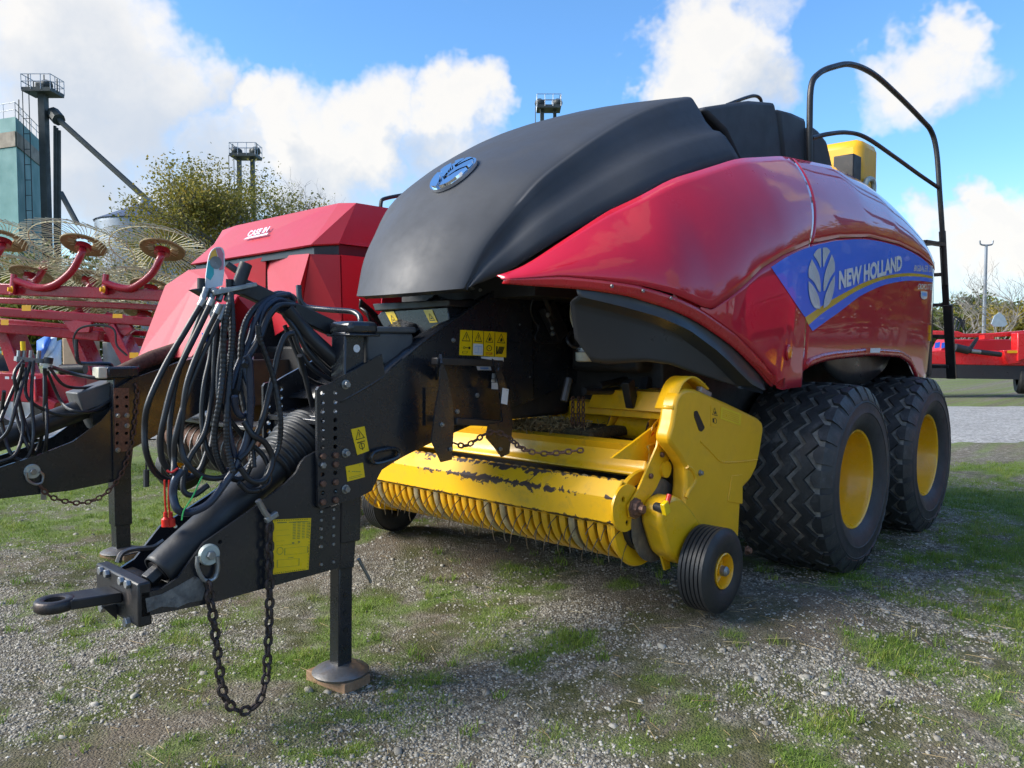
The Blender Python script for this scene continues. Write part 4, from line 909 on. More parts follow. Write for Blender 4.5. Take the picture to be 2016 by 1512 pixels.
# --- main wheels
def tyre_meshes():
    R0 = .578; mb = MB()
    prof = [(.235, .298), (.262, .315), (.288, .36), (.300, .40), (.302, .412), (.306, .416), (.306, .422), (.303, .427), (.303, .455), (.300, .478), (.303, .482), (.299, .488), (.296, .50), (.278, .540), (.252, .562), (.20, .570), (.10, .576), (0, .578)]
    prof = prof + [(-a, r) for a, r in prof[-2::-1]]
    mb.lathe(prof, n=96); carc = mb
    def rad(x): return float(np.interp(abs(x), [0, .10, .20, .252, .278, .296], [.578, .576, .570, .562, .540, .50]))
    N = 26; tr = MB()
    def rib(xc, w, h, amp, ph):
        rows = []; st = 4
        for j in range(N * st):
            t = 2 * math.pi * j / (N * st); u = (j / st + ph) % 1.0; zz = amp * (4 * abs(u - .5) - 1)
            r = []
            for dx, hh in ((-w / 2, 0), (-w / 2 + .005, h), (w / 2 - .005, h), (w / 2, 0)):
                x = xc + zz + dx; q = rad(x) + hh - (.004 if hh == 0 else 0); r.append(Vector((x, q * math.cos(t), q * math.sin(t))))
            rows.append(r)
        rows.append(rows[0]); tr.grid(rows)
    for i, xc in enumerate((-.159, -.053, .053, .159)): rib(xc, .074, .020, .030, 0)
    for sgn in (-1, 1):
        for j in range(N):
            t0 = 2 * math.pi * (j + .06) / N; t1 = 2 * math.pi * (j + .78) / N; tm = (t0 + t1) / 2
            secs = []
            for t, inn in ((t0, .012), (tm - .02, -.012), (tm + .02, -.012), (t1, .012)):
                secs.append([Vector((sgn * x, q * math.cos(t), q * math.sin(t))) for x, q in ((.212 + inn, rad(.212) - .004), (.216 + inn, rad(.214) + .018), (.262, rad(.255) + .020), (.290, .530), (.300, .498), (.296, .49), (.25, .55))])
            b = len(tr.v); n_ = 7; tr.v += [p for s_ in secs for p in s_]
            for a in range(3):
                for k in range(n_ - 1):
                    f = (b + a * n_ + k, b + a * n_ + k + 1, b + (a + 1) * n_ + k + 1, b + (a + 1) * n_ + k); tr.f.append(f if sgn > 0 else f[::-1])
            for a in (0, 3): f = tuple(b + a * n_ + k for k in range(n_)); tr.f.append(f if (a == 3) == (sgn > 0) else f[::-1])
    rim = MB().lathe([(.20, .30), (.238, .304), (.250, .312), (.256, .306), (.250, .296), (.225, .286), (.14, .282), (.125, .272), (.10, .270), (.085, .262), (-.02, .255), (-.05, .25), (-.06, .20), (-.06, .10), (-.03, .095), (-.03, .001)], n=64)
    return carc, tr, rim
mat('rubber_tread', (0.036, 0.036, 0.037), 0.45, var=0.4, vscale=9, dirt=0.8, dirtcol=(0.15, 0.145, 0.14), dscale=8, bump=0.3, bscale=50)
mat('rubber_groove', (0.21, 0.195, 0.175), 0.85, var=0.5, vscale=16, dirt=0.5, dirtcol=(0.02, 0.02, 0.02), dscale=10, bump=0.3, bscale=50)
mat('rubber_sidewall', (0.034, 0.035, 0.038), 0.55, var=0.25, vscale=4, dirt=0.35, dirtcol=(0.07, 0.065, 0.06), dscale=6, bump=0.15, bscale=60)
ca_, tr_, ri_ = tyre_meshes(); WM = []
for mb, m_, nm in ((ca_, 'rubber_sidewall', 'tyre'), (tr_, 'rubber_tread', 'tread'), (ri_, 'yellow_rim', 'rim')):
    o = mb.build(nm, m_, None, smooth=35, origin=(0, 0, 0)); d = o.data
    if nm == 'tyre':
        d.materials.append(MATS['rubber_groove'])
        for pl in d.polygons:
            if math.hypot(pl.center.y, pl.center.z) > .555: pl.material_index = 1
    WM.append((nm, d)); WO.pop(o.name); bpy.data.objects.remove(o)
for x, y, flipz in ((-2.02, 5.045, 0), (-2.02, 6.516, 0), (mir(-2.02), 5.045, math.pi), (mir(-2.02), 6.516, math.pi)):
    w = part_empty('wheel', BAL, (x, y, .577)); w.rotation_euler = (random.random() * 3, 0, flipz)
    for nm, d in WM: o = bpy.data.objects.new(nm, d); COL.objects.link(o); o.parent = w

# --- drawbar: arms, cheeks and front section
XN = -2.92
ARM = [(624, 768), (628, 761), (640, 758), (652, 756), (669, 745), (752, 697), (758, 738), (831, 674), (924, 608), (1003, 550), (1046, 552), (1050, 788), (1010, 801), (851, 871), (800, 896), (775, 910), (752, 925), (745, 938), (732, 966), (705, 980), (632, 1002), (626, 996)]
hol = [(635, y) for y in (774, 792, 810, 828, 846, 864, 881, 934, 970)] + [(660, y) for y in (773, 791, 809, 827, 844, 862, 879, 931, 967)]
HR = .0105
arm = [tuple(p) for p in yz(ARM, XN)]; ah = [(*p, HR) for p in yz(hol, XN)]
for x0, x1 in ((XN - .016, XN), (mir(XN), mir(XN) + .016)): plate(arm, x0, x1, ah).build('drawbar_arm', 'black_paint', BAL, smooth=30)
Lw = [(669, 790), (758, 738), (831, 673), (924, 607), (1003, 549), (1040, 523)]; Up = [(669, 788), (755, 704), (831, 655), (891, 619), (1003, 541), (1040, 516)]
for sd in (0, 1):
    rows = []
    A = catmull([P(a, b, x=XN) for a, b in Lw], 3); B = catmull([P(a, b, x=XN - .14) for a, b in Up], 3)
    for a, b in zip(A, B):
        c2 = b + Vector((-.03, .0, -.03)); r = [a, b, c2]; rows.append([Vector((mir(p.x), p.y, p.z)) for p in r] if sd else r)
    MB().grid(rows).build('arm_flange', 'black_paint', BAL, smooth=20, solid=.01, flip=not sd)
FR = [(1046, 540), (1100, 545), (1160, 570), (1205, 640), (1187, 728), (1052, 786)]
plate([tuple(p) for p in yz(FR, XN - .03)], XN - .05, XN - .03).build('frame_plate', 'black_paint', BAL, smooth=30)
plate([tuple(p) for p in yz(FR, XN - .03)], mir(XN - .03), mir(XN - .05)).build('frame_plate', 'black_paint', BAL, smooth=30)
XL = -2.945
LOW = [(279, 1168), (318, 1160), (350, 1138), (384, 1092), (402, 1068), (414, 1060), (500, 1000), (560, 955), (584, 930), (592, 912), (602, 900), (624, 888), (626, 996), (640, 1002), (669, 992), (669, 1112), (664, 1119), (410, 1189), (279, 1215)]
lh = [(632, y) for y in (1007, 1024, 1041, 1058, 1076)] + [(656, y) for y in (1003, 1020, 1037, 1054, 1071)] + [(632, 1111), (656, 1106), (433, 1067), (392, 1110)]
low = [tuple(p) for p in yz(LOW, XL)]; lhh = [(*p, .009) for p in yz(lh, XL)]
for x0, x1 in ((XL - .014, XL), (mir(XL), mir(XL) + .014)): plate(low, x0, x1, lhh).build('drawbar_side', 'black_paint', BAL, smooth=30)
# bottom and inner filling of the front drawbar
pb = [P(a, b, x=XL) for a, b in ((279, 1213), (410, 1187), (664, 1117))]
MB().grid([[p + Vector((-.014, 0, 0)), Vector((mir(XL) + .014, p.y, p.z))] for p in pb]).build('drawbar_floor', 'black_paint', BAL, smooth=20, solid=.014)
pt = [P(a, b, x=XL) for a, b in ((279, 1172), (345, 1150))]
MB().grid([[p + Vector((-.016, 0, -.02)), Vector((mir(XL) + .016, p.y, p.z - .02))] for p in pt]).build('drawbar_top', 'hitch_steel', BAL, smooth=20, solid=.012)
for px, pys, cols in ((635, (898, 916, 952, 988), ('rusty_bolt', 'zinc', 'rusty_bolt', 'rusty_bolt')), (660, (896, 914, 949, 984), ('rusty_bolt', 'rusty_bolt', 'rusty_bolt', 'rusty_bolt'))):
    for py, m_ in zip(pys, cols): bolt(BAL, P(px, py, x=XN + .001), .0145, m_, washer=False)
for px, py, r, m_ in ((680, 757, .021, 'zinc'), (680, 892, .020, 'zinc'), (680, 963, .020, 'zinc'), (892, 670, .012, 'zinc'), (936, 778, .018, 'zinc'), (897, 810, .018, 'zinc'), (1008, 580, .012, 'zinc'), (945, 571, .010, 'zinc'), (1023, 639, .006, 'zinc'), (1043, 742, .006, 'zinc')): bolt(BAL, P(px, py, x=XN + .001), r, m_)
for px, py in lh[:12]: bolt(BAL, P(px, py, x=XL - .006), .0075, 'zinc', 'stud', washer=False)

# hitch tongue with ring eye
ey = P(108, 1189, x=CX); yb0 = P(262, 1150, x=CX)
hb = P(268, 1150, x=CX); hb.y = 1.165
MB().box(XL, mir(XL), hb.y - .005, hb.y + .045, hb.z - .105, hb.z + .060).build('hitch_plate', 'black_steel', BAL, bevel=.008)
mb = MB(); n_ = 40
mb.lathe([(-.016, .034), (-.021, .042), (-.021, .060), (-.014, .068), (.014, .068), (.021, .060), (.021, .042), (.016, .034)], c=(ey.x, ey.y, ey.z), n=n_, axis='z', close=True)
mb.build('hitch_eye', 'hitch_steel', BAL, smooth=50, flip=False)
MB().prism([(CX - .060, ey.y + .030, ey.z - .019), (CX - .05, ey.y + .044, ey.z - .019), (CX + .05, ey.y + .044, ey.z - .019), (CX + .060, ey.y + .030, ey.z - .019), (CX + .064, hb.y - .006, hb.z - .040), (CX - .064, hb.y - .006, hb.z - .040)], (0, 0, .038)).build('hitch_tongue', 'black_steel', BAL, bevel=.012)
MB().prism([(CX - .008, hb.y - .006, hb.z - .06), (CX - .008, hb.y - .006, hb.z - .12), (CX - .008, ey.y + .16, ey.z - .05)], (.016, 0, 0)).build('hitch_web', 'black_steel', BAL)
for dx in (-.13, -.07, .07, .13): bolt(BAL, (CX + dx, hb.y - .006, hb.z + .045), .017, 'zinc', axis='y', washer=False)
for dx in (-.12, .12): bolt(BAL, (CX + dx, hb.y - .006, hb.z - .10), .02, 'zinc', axis='y', washer=False)
mb = MB(); mb.tube(catmull([P(232, 1107, x=-3.3), P(240, 1090, x=-3.3), P(262, 1082, x=-3.32), P(300, 1078, x=-3.34), P(322, 1065, x=-3.34)], 5), .012, 6); mb.build('guard_edge', 'bare_steel', BAL)
# paint scraped to bare metal beside the hitch
sc_ = yz([(286, 1178), (318, 1170), (352, 1152), (384, 1134), (398, 1142), (404, 1160), (398, 1182), (372, 1186), (350, 1196), (318, 1194), (290, 1206)], XL + .001)
plate(sc_, XL + .0004, XL + .0016).build('scraped_patch', 'scraped_metal', BAL, smooth=0)
# drive shaft tube and bellows
ta, tb = P(310, 1126, x=-3.03), P(604, 858, x=-3.12)
dirn = (tb - ta); mb = MB()
sp_ = [ta.lerp(tb, t) for t in (0, .02, .25, .5, .72, .80)]
mb.tube(sp_, [.066, .069, .070, .073, .078, .080], 28, caps=False); mb.build('shaft_guard', 'rubber_clean', BAL, solid=.006, soff=-1)
mb = MB(); mb.tube([ta - dirn.normalized() * .05, ta + dirn.normalized() * .2], .033, 6); mb.build('drive_shaft', 'black_steel', BAL, smooth=20, bevel=.004)
mb = MB(); mb.tube([ta + dirn.normalized() * .0, ta + dirn.normalized() * .1], .048, 10); mb.build('shaft_yoke', 'black_steel', BAL, smooth=20)
pts = []; rs = []
for k in range(65):
    t = .74 + .30 * k / 64; pts.append(ta.lerp(tb, t)); rs.append((.092 + .03 * min(1, k / 40)) + .007 * math.sin(k * 2 * math.pi / 8))
MB().tube(pts, rs, 32).build('bellows', 'rubber_clean', BAL, smooth=60)
a_, b_2 = P(575, 800, x=-3.10), P(625, 815, x=-2.98)
MB().box(mir(XN) + .02, XN - .02, 1.93, 2.35, 1.10, 1.125, rot=(.18, 0, 0)).build('cross_plate', 'black_paint', BAL, bevel=.004)
MB().box(mir(XN) + .02, XN - .02, 1.96, 1.98, .96, 1.10).build('cross_plate', 'black_paint', BAL, bevel=.004)
# chain anchor: washer, shackle
aw = P(409, 1091, x=XL); mb = MB(); mb.lathe([(.018, .001), (.018, .038), (.012, .042), (.0, .042)], c=aw + Vector((.004, 0, 0)), n=28); mb.build('anchor_washer', 'zinc_pale', BAL)
bolt(BAL, aw + Vector((.022, 0, 0)), .018, 'zinc', washer=False)
sh = [P(a, b, x=XL + .022) for a, b in ((389, 1095), (389, 1118), (400, 1140), (412, 1143), (424, 1136), (429, 1118), (428, 1095))]
MB().tube(catmull(sh, 5), .0085, 8).build('shackle', 'zinc', BAL)
MB().tube(catmull([P(a, b, x=XL + .03) for a, b in ((508, 985), (522, 1010), (531, 1020))], 4), [.013] * 9, 8).build('clevis_pin', 'zinc', BAL)
MB().box(-.012, .012, -.03, .03, -.012, .012, rot=(.4, 0, 0)).build('clevis', 'zinc', BAL, bevel=.004).location = P(534, 1018, x=XL + .03) - WO[BAL.name]

# steps bracket on the arm
BR1 = [(853, 703), (866, 706), (877, 735), (889, 790), (894, 830), (890, 905), (869, 910), (850, 868), (838, 800), (840, 762)]
BR2 = [(944, 705), (975, 708), (992, 735), (1004, 780), (1010, 840), (1003, 896), (985, 900), (955, 850), (990, 835), (985, 770)]
q0 = P(870, 810, x=XN + .16)
for nm, pix, xa, in (('step_side', [(868, 706), (880, 735), (891, 790), (894, 835), (890, 905), (869, 910), (850, 868), (858, 800), (866, 760)], XN + .13), ('step_side', [(970, 706), (985, 722), (1000, 770), (1010, 835), (1003, 893), (988, 900), (972, 878), (958, 862), (962, 836), (990, 830), (983, 760)], XN + .13)):
    plate(yz(pix, xa), xa - .008, xa).build(nm, 'black_paint', BAL, smooth=30)
plate(yz([(838, 763), (985, 764), (985, 838), (838, 838)], XN + .012), XN + .002, XN + .012).build('step_base', 'black_paint', BAL, smooth=20)
for py, ya, yb_ in ((711, 855, 985), (829, 893, 990)):
    MB().beam(P(ya, py, x=XN + .10), P(yb_, py + 5, x=XN + .10), .045, .034, up=(0, 0, 1)).build('step_tread', 'black_steel', BAL, bevel=.004)
for a, b in (((868, 706), (858, 740)), ((980, 720), (975, 745))):
    MB().beam(P(*a, x=XN + .125), P(*b, x=XN + .004), .012, .05).build('step_stay', 'black_paint', BAL)
for px, py in ((870, 836), (887, 884), (985, 884)): bolt(BAL, P(px, py, x=XN + .132), .011, 'zinc')
lpp = [P(a, b, x=XN + .02) for a, b in ((735, 893), (744, 888), (770, 883), (782, 885), (786, 893), (778, 902), (750, 911), (736, 911), (731, 903))]
MB().tube(catmull(lpp, 4, closed=True), .0095, 8, closed=True).build('tie_loop', 'black_paint', BAL)

# warning labels
def psticker(name, pix, prints, x, m_='sticker_yellow', label=None): return sticker(name, BAL, [P(a, b, x=x) for a, b in pix], prints, m_, label=label)
key = join2(ring2(circ2(.36, .30, .10, .05), .35), rect2(.44, .29, .72, .315), poly2(circ2(.78, .30, .09, .055)), ring2([(.2, .08), (.6, .08), (.66, .16), (.24, .16)], .2))
gear = join2(ring2(circ2(.5, .33, .26, .12, 20), .22), poly2(circ2(.5, .33, .05, .025, 8)))
rollers = join2(*[poly2([(.15 + .12 * k, .12), (.25 + .12 * k, .12), (.45 + .12 * k, .42), (.35 + .12 * k, .42)]) for k in range(4)], rect2(.08, .1, .2, .42))
hand = join2(ring2([(.14, .56), (.86, .56), (.50, .95)], .2), poly2([(.40, .62), (.60, .62), (.64, .72), (.52, .78), (.42, .70)]))
xs = [905, 930, 952, 974, 998]
tops = [649.5, 650.5, 652, 653, 655]; bots = [699, 700, 701, 702.5, 703.5]
prs = [[(TRI_WARN, 'print_black'), (key, 'print_black')], [(TRI_WARN, 'print_black'), (rect2(.03, .03, .97, .48), 'sticker_white'), ], [(hand, 'print_black'), (gear, 'print_black'), (([(.18 + .64 * u, .06 + .10 * v) for u, v in text2d('STOP', .02)[0]], text2d('STOP', .02)[1]), 'print_red')], [(hand, 'print_black'), (rollers, 'print_black')]]
for k in range(4):
    o = psticker('warning_label', [(xs[k] - (2 if k == 0 else 1) + .6, bots[k]), (xs[k + 1] - 2, bots[k + 1]), (xs[k + 1] - .8, tops[k + 1]), (xs[k] + .8, tops[k])], prs[k], XN)
    if k == 1:
        fn = quadmap(*[P(a, b, x=XN) for a, b in ((xs[1], bots[1]), (xs[2] - 2, bots[2]), (xs[2] - .8, tops[2]), (xs[1] + .8, tops[1]))])
        flat('print', join2(ring2([(.16, .12), (.48, .10), (.48, .40), (.16, .38)], .12), ring2([(.52, .10), (.84, .12), (.84, .38), (.52, .40)], .12)), fn, 'print_blue', o, Vector((.0052, 0, 0)))
cross = join2(rect2(.2, .42, .8, .45), ring2(circ2(.5, .28, .24, .12, 14), .2), rect2(.47, .12, .53, .40), *[rect2(.2 + .12 * k, .44, .22 + .12 * k, .48) for k in range(6)])
psticker('warning_label', [(703, 896), (726, 887.5), (717, 839), (690.5, 845)], [(TRI_WARN, 'print_black'), (cross, 'print_black')], XN)
diagram = join2(poly2(circ2(.15, .65, .04, .05, 8)), *[rect2(.3 + .1 * k, .55 - .03 * k, .38 + .1 * k, .60 - .03 * k) for k in range(5)], rect2(.1, .22, .85, .25), rect2(.1, .12, .75, .15), rect2(.78, .8, .80, .95))
psticker('instruction_label', [(683.5, 948), (718, 939), (714, 910.5), (680, 918.5)], [(diagram, 'print_grey')], XN)
tbl = [rect2(.50 + .125 * c + .01, .62 + .03 * r, .50 + .125 * c + .09, .62 + .03 * r + .012) for c in range(4) for r in range(11)]
outl = [ring2([(.30, .33), (.95, .33), (.95, .46), (.30, .46)], .06), ring2([(.1, .12), (.72, .10), (.72, .24), (.1, .26)], .06), ring2(circ2(.18, .42, .09, .07, 12), .15), rect2(.08, .52, .7, .524), rect2(.08, .70, .44, .704), rect2(.08, .80, .4, .803), rect2(.08, .60, .3, .603), rect2(.5, .53, .56, .56), rect2(.66, .54, .72, .57), rect2(.40, .27, .55, .28), rect2(.1, .93, .35, .95), rect2(.4, .93, .9, .945)]
dash = [rect2(.03 + .06 * k, .975, .065 + .06 * k, .985) for k in range(15)] + [rect2(.03 + .06 * k, .015, .065 + .06 * k, .025) for k in range(15)] + [rect2(.965, .04 + .06 * k, .975, .075 + .06 * k) for k in range(15)]
psticker('specification_label', [(537, 1131), (607, 1121), (612, 1019.5), (537, 1023)], [(join2(*tbl, *outl), 'print_grey'), (join2(*dash), 'print_black')], XL)
psticker('name_label', [(940, 729), (967, 729), (965, 721), (938, 721)], [(rect2(.2, .3, .8, .7), 'print_blue')], XN, 'sticker_white')
psticker('name_label', [(947, 705.5), (991, 712), (991, 703.5), (947, 702)], [], XN, 'sticker_white')
psticker('part_label', [(986, 794), (998, 797), (1001, 766), (989, 763.5)], [(rect2(.7, .85, .75, .95), 'print_black')], XN + .132, 'sticker_white')
# vertical adjustment scale
for a, b, c_, d_ in ((968, 745, 976, 735), (967, 752, 978, 746), (967, 766, 980, 753)):
    psticker('scale_mark', [(a, b), (c_, b + .5), (c_ - .5, d_ + .5), (a + .5, d_)], [], XN + .014, 'sticker_white')
# hood front crossbeam with two yellow labels
YB = 2.74
cb = [P(a, b, y=YB) for a, b in ((742, 622), (752, 612), (882, 604), (884, 640), (850, 680), (770, 672))]
MB().prism(cb, (0, .3, 0)).build('hood_crossbeam', 'black_paint', BAL, bevel=.006)
st = [P(a, b, y=YB - .03) for a, b in ((738, 612), (733, 598), (884, 589), (884, 603))]
MB().prism(st, (0, .5, .0)).build('hood_seat', 'black_steel', BAL, bevel=.005)
for dx in (0, 75):
    sticker('warning_label', BAL, [P(a + dx, b - dx * .045, y=YB - .001) for a, b in ((772, 639), (787, 638), (776, 613), (759, 614))], [(join2(ring2([(.15, .15), (.85, .15), (.5, .75)], .25), rect2(.4, .28, .6, .38)), 'print_black')], nrm=(0, -1, 0))
MB().box(mir(XN) + .05, XN - .05, 2.9, 3.7, 1.0, 1.5).build('gear_housing', 'dark_frame', BAL, bevel=.02)
MB().box(-2.9, -2.42, 3.62, 4.3, 1.26, 1.80).build('side_shade_box', 'dark_frame', BAL, bevel=.03)  # added dark box, mirrored below, standing in for the shaded void beside the frame
MB().box(mir(-2.42), mir(-2.9), 3.15, 4.3, 1.26, 1.80).build('side_shade_box', 'dark_frame', BAL, bevel=.03)
MB().box(CX - .52, CX + .52, 3.0, 4.4, 1.66, 2.15).build('hood_shade_box', 'dark_frame', BAL)  # added dark box standing in for the shade inside the hood cavity

# --- jack with crank
jb = P(684, 1296, x=-3.0); jt = P(697, 660, x=-3.0); JX = -3.0
MB().beam((JX, 2.10, .52), (JX, 2.135, 1.47), .108, .108, up=(1, 0, 0)).build('jack_sleeve', 'black_paint', BAL, bevel=.008)
MB().beam((JX, 2.085, .40), (JX, 2.10, .60), .084, .084, up=(1, 0, 0)).build('jack_sleeve', 'black_paint', BAL, bevel=.006)
JZ = float(zg(JX, 2.075)) + .050
JL = MB().beam((JX, 2.075, JZ + .03), (JX, 2.085, .46), .074, .074, up=(1, 0, 0)).build('jack_leg', 'black_paint', BAL, bevel=.006)
for z in (.02, .10, .18, .26): mb = MB(); mb.lathe([(.0, .011), (.002, .011), (.002, .001)], c=(JX + .0375, 2.078, z + .02), n=12); mb.build('leg_hole', 'print_black', JL)
mb = MB(); mb.lathe([(0.0, .125), (.010, .130), (.018, .122), (.045, .065), (.05, .001)], c=(JX, 2.075, JZ - .005), n=36, axis='z'); mb.build('jack_foot', 'bare_steel', BAL, flip=False)
hd = P(694, 647, x=-3.0)
MB().box(JX - .085, JX + .085, hd.y - .075, hd.y + .085, hd.z - .03, hd.z + .032).build('jack_head', 'black_paint', BAL, bevel=.02)
MB().box(JX - .09, JX + .09, hd.y - .08, hd.y + .09, hd.z - .036, hd.z - .024).build('jack_head_rim', 'black_paint', BAL, bevel=.004)
q = P(702, 686, x=JX + .055); mb = MB(); mb.lathe([(0, .018), (.002, .018), (.002, .001)], c=q, n=20); mb.build('round_label', 'sticker_white', BAL)
crk = [P(a, b, x=x) for a, b, x in ((710, 640, -3.02), (709, 626, -3.03), (703, 618, -3.06), (690, 613, -3.10), (650, 610, -3.2), (612, 606, -3.3), (598, 601, -3.33), (590, 588, -3.34), (588, 562, -3.35))]
MB().tube(catmull(crk, 6), .0135, 10).build('crank_handle', 'black_paint', BAL)
pn = [P(a, b, x=-2.98) for a, b in ((706, 1100), (712, 1112), (722, 1130), (730, 1146))]
MB().tube(catmull(pn, 4), .008, 8).build('lock_pin', 'zinc', BAL)
# grey tool box behind the jack
tbx = P(760, 670, x=-3.05)
MB().box(-3.26, -3.0, 2.24, 2.52, 1.32, 1.47).build('tool_box', 'grey_box', BAL, bevel=.012)
MB().box(-3.27, -2.99, 2.23, 2.53, 1.47, 1.50).build('tool_box_lid', 'grey_box', BAL, bevel=.008)
MB().box(-3.24, -3.05, 2.215, 2.228, 1.30, 1.45).build('latch_plate', 'grey_plate', BAL, bevel=.004)
MB().box(mir(XN) + .02, XN - .02, 2.2, 2.75, 1.22, 1.25).build('drawbar_deck', 'black_paint', BAL)
# lever, filter and wiring on the frame side
MB().tube([P(1053, 530, x=-2.80), P(1066, 570, x=-2.80)], .021, 12).build('lever_grip', 'rubber_clean', BAL)
MB().tube([P(1064, 565, x=-2.80), P(1085, 620, x=-2.82), P(1105, 650, x=-2.84)], .014, 8).build('lever', 'black_steel', BAL)
MB().beam(P(1075, 600, x=-2.84), P(1105, 665, x=-2.84), .05, .10).build('lever_bracket', 'black_steel', BAL, bevel=.006)
for px, py, r in ((1078, 620, .014), (1086, 646, .011), (1087, 657, .014)): bolt(BAL, P(px, py, x=-2.80), r, 'zinc')
fq = P(1151, 712, x=-2.62); mb = MB(); mb.lathe([(-.001, .001), (0, .04), (.006, .048), (.05, .05), (.052, .044), (.052, .001)], c=fq, n=28, axis='z'); mb.build('oil_filter', 'filter_white', BAL)
MB().lathe([(.054, .046), (.075, .046), (.078, .03), (.085, .03), (.086, .001)], c=fq, n=24, axis='z').build('filter_head', 'zinc', BAL)
MB().tube(catmull([P(1138, 684, x=-2.64), P(1124, 680, x=-2.66), P(1117, 668, x=-2.68), P(1124, 655, x=-2.72), P(1140, 650, x=-2.76)], 6), .011, 8).build('filter_hose', 'hose_rubber', BAL)
MB().tube(catmull([P(1124, 600, x=-2.7), P(1124, 625, x=-2.7), P(1130, 645, x=-2.7), P(1142, 655, x=-2.7), P(1158, 655, x=-2.7)], 6), .005, 6).build('cable', 'filter_white', BAL)
MB().tube(catmull([P(1057, 565, x=-2.78), P(1045, 605, x=-2.80), P(1050, 628, x=-2.82), P(1060, 645, x=-2.82), P(1056, 672, x=-2.82), P(1108, 674, x=-2.82)], 6), .004, 6).build('bent_rod', 'black_steel', BAL)
# ------------------------------------------------------------------ yellow pickup of the main baler
PX0, PX1 = mir(-2.12), -2.12          # span of the wind guard
def extrude_x(prof, x0, x1, n=1):
    return [[Vector((x0 + (x1 - x0) * i / n, y, z)) for y, z in prof] for i in range(n + 1)]
def resample(pts, step):
    out = []
    for a, b in zip(pts, pts[1:]):
        k = max(1, int(math.hypot(b[0] - a[0], b[1] - a[1]) / step)); out += [(a[0] + (b[0] - a[0]) * j / k, a[1] + (b[1] - a[1]) * j / k) for j in range(k)]
    return out + [pts[-1]]
WG = [(3.10, .745), (3.049, .776), (2.981, .703), (2.988, .585), (3.03, .558)]
wp = resample(WG, .008); rows = extrude_x(wp, PX0, PX1 - .006, 160); wear = []
for r in rows:
    for p in r:
        d_top = math.hypot(p.y - 3.049, p.z - .776); d_f = math.hypot(p.y - 2.981, p.z - .703); d_b = abs(p.z - .575) if p.y < 3.04 else 9
        u = (p.x - PX0) / (PX1 - PX0); mid = math.exp(-((u - .62) / .30) ** 2)
        w = max(math.exp(-d_top / .045) * (.45 + .65 * mid), math.exp(-d_f / .045) * (.42 + .58 * mid), math.exp(-d_b / .020) * 1.0)
        wear.append(min(1, w + .05))
MB().grid(rows).build('wind_guard', 'yellow_worn', BAL, smooth=25, solid=.008, wear=wear, flip=False)
dc = P(1233, 1000, x=-2.115)
for xx in (-2.118, mir(-2.118)):
    pl = plate([(dc.y + .112 * math.cos(t * math.pi / 18), dc.z + .112 * math.sin(t * math.pi / 18)) for t in range(36)], xx - .006, xx + .006, [(dc.y - .028, dc.z + .045, .014), (dc.y + .005, dc.z - .07, .014)], 14)
    pl.build('guard_disc', 'yellow_paint', BAL, smooth=30)
# guard arms
GA = [(1238, 996), (1256, 966), (1294, 879), (1306, 806), (1317, 779), (1328, 754), (1345, 743), (1361, 750), (1376, 766), (1350, 772), (1334, 790), (1330, 840), (1321, 872), (1320, 900), (1292, 962), (1264, 1004), (1250, 1022), (1240, 1018)]
ga = yz(GA, -2.095)
for x0, x1 in ((-2.107, -2.095), (mir(-2.095), mir(-2.107))): plate(ga, x0, x1).build('guard_arm', 'yellow_paint', BAL, smooth=30, bevel=.002)
# rolled crest of the arm
cr_ = [P(a, b, x=-2.06) for a, b in ((1308, 806), (1318, 779), (1329, 755), (1346, 744), (1362, 751), (1378, 767))]
MB().grid([[p + Vector((-.05, 0, 0)), p + Vector((.05, .0, 0))] for p in catmull(cr_, 5)]).build('arm_crest', 'yellow_paint', BAL, solid=.01, smooth=40, flip=True)
hbq = P(1249, 1000, x=-2.094); mb = MB(); mb.lathe([(0, .050), (.012, .050), (.014, .040), (.03, .036), (.032, .022), (.055, .020), (.057, .001)], c=hbq, n=8); mb.build('pivot_hub', 'rusty_bolt', BAL, smooth=30)
for px, py in ((1302, 895), (1280, 937)): bolt(BAL, P(px, py, x=-2.094), .014, 'rusty_bolt', washer=False)
# deflector beam and trough behind the guard
pA = [P(a, b, x=-2.15) for a, b in ((1276, 893), (1281, 905), (1279, 922), (1270, 938), (1262, 946))]
bp_ = [(3.40, .90), (3.36, .925), (3.30, .915)] + [(pA[0].y + .02, pA[0].z), (pA[1].y - .01, pA[1].z), (pA[2].y - .015, pA[2].z), (pA[3].y, pA[3].z), (pA[3].y + .05, pA[3].z - .02)]
b3 = [(p.x, p.y) for p in catmull([Vector((a, b, 0)) for a, b in bp_[3:]], 5)]
rows = extrude_x(bp_[:3] + b3, mir(-2.15), -2.15, 60)
wear = [max(0, .35 * math.exp(-abs(p.z - .80) / .03) if p.y < 3.25 else .2 * math.exp(-abs(p.z - .93) / .02)) for r in rows for p in r]
MB().grid(rows).build('crop_deflector', 'yellow_worn', BAL, smooth=35, solid=.008, wear=wear)
MB().tube([(mir(-2.08), 3.36, .80), (-2.08, 3.36, .80)], .042, 16).build('cross_tube', 'yellow_paint', BAL)
# triangular gusset and end plate
plate(yz([(1205, 902), (1290, 838), (1318, 800), (1318, 868), (1296, 905), (1275, 908)], -2.16), -2.172, -2.16).build('gusset', 'yellow_paint', BAL, smooth=30)
psticker2 = lambda nm, pix, pr, x, m_='sticker_yellow': sticker(nm, BAL, [P(a, b, x=x) for a, b in pix], pr, m_)
psticker2('warning_label', [(1277, 868), (1294, 852), (1301, 818), (1284, 838)], [(hand, 'print_black'), (join2(ring2(circ2(.6, .3, .22, .14, 12), .25), rect2(.1, .2, .4, .4)), 'print_red')], -2.158, 'yellow_paint')
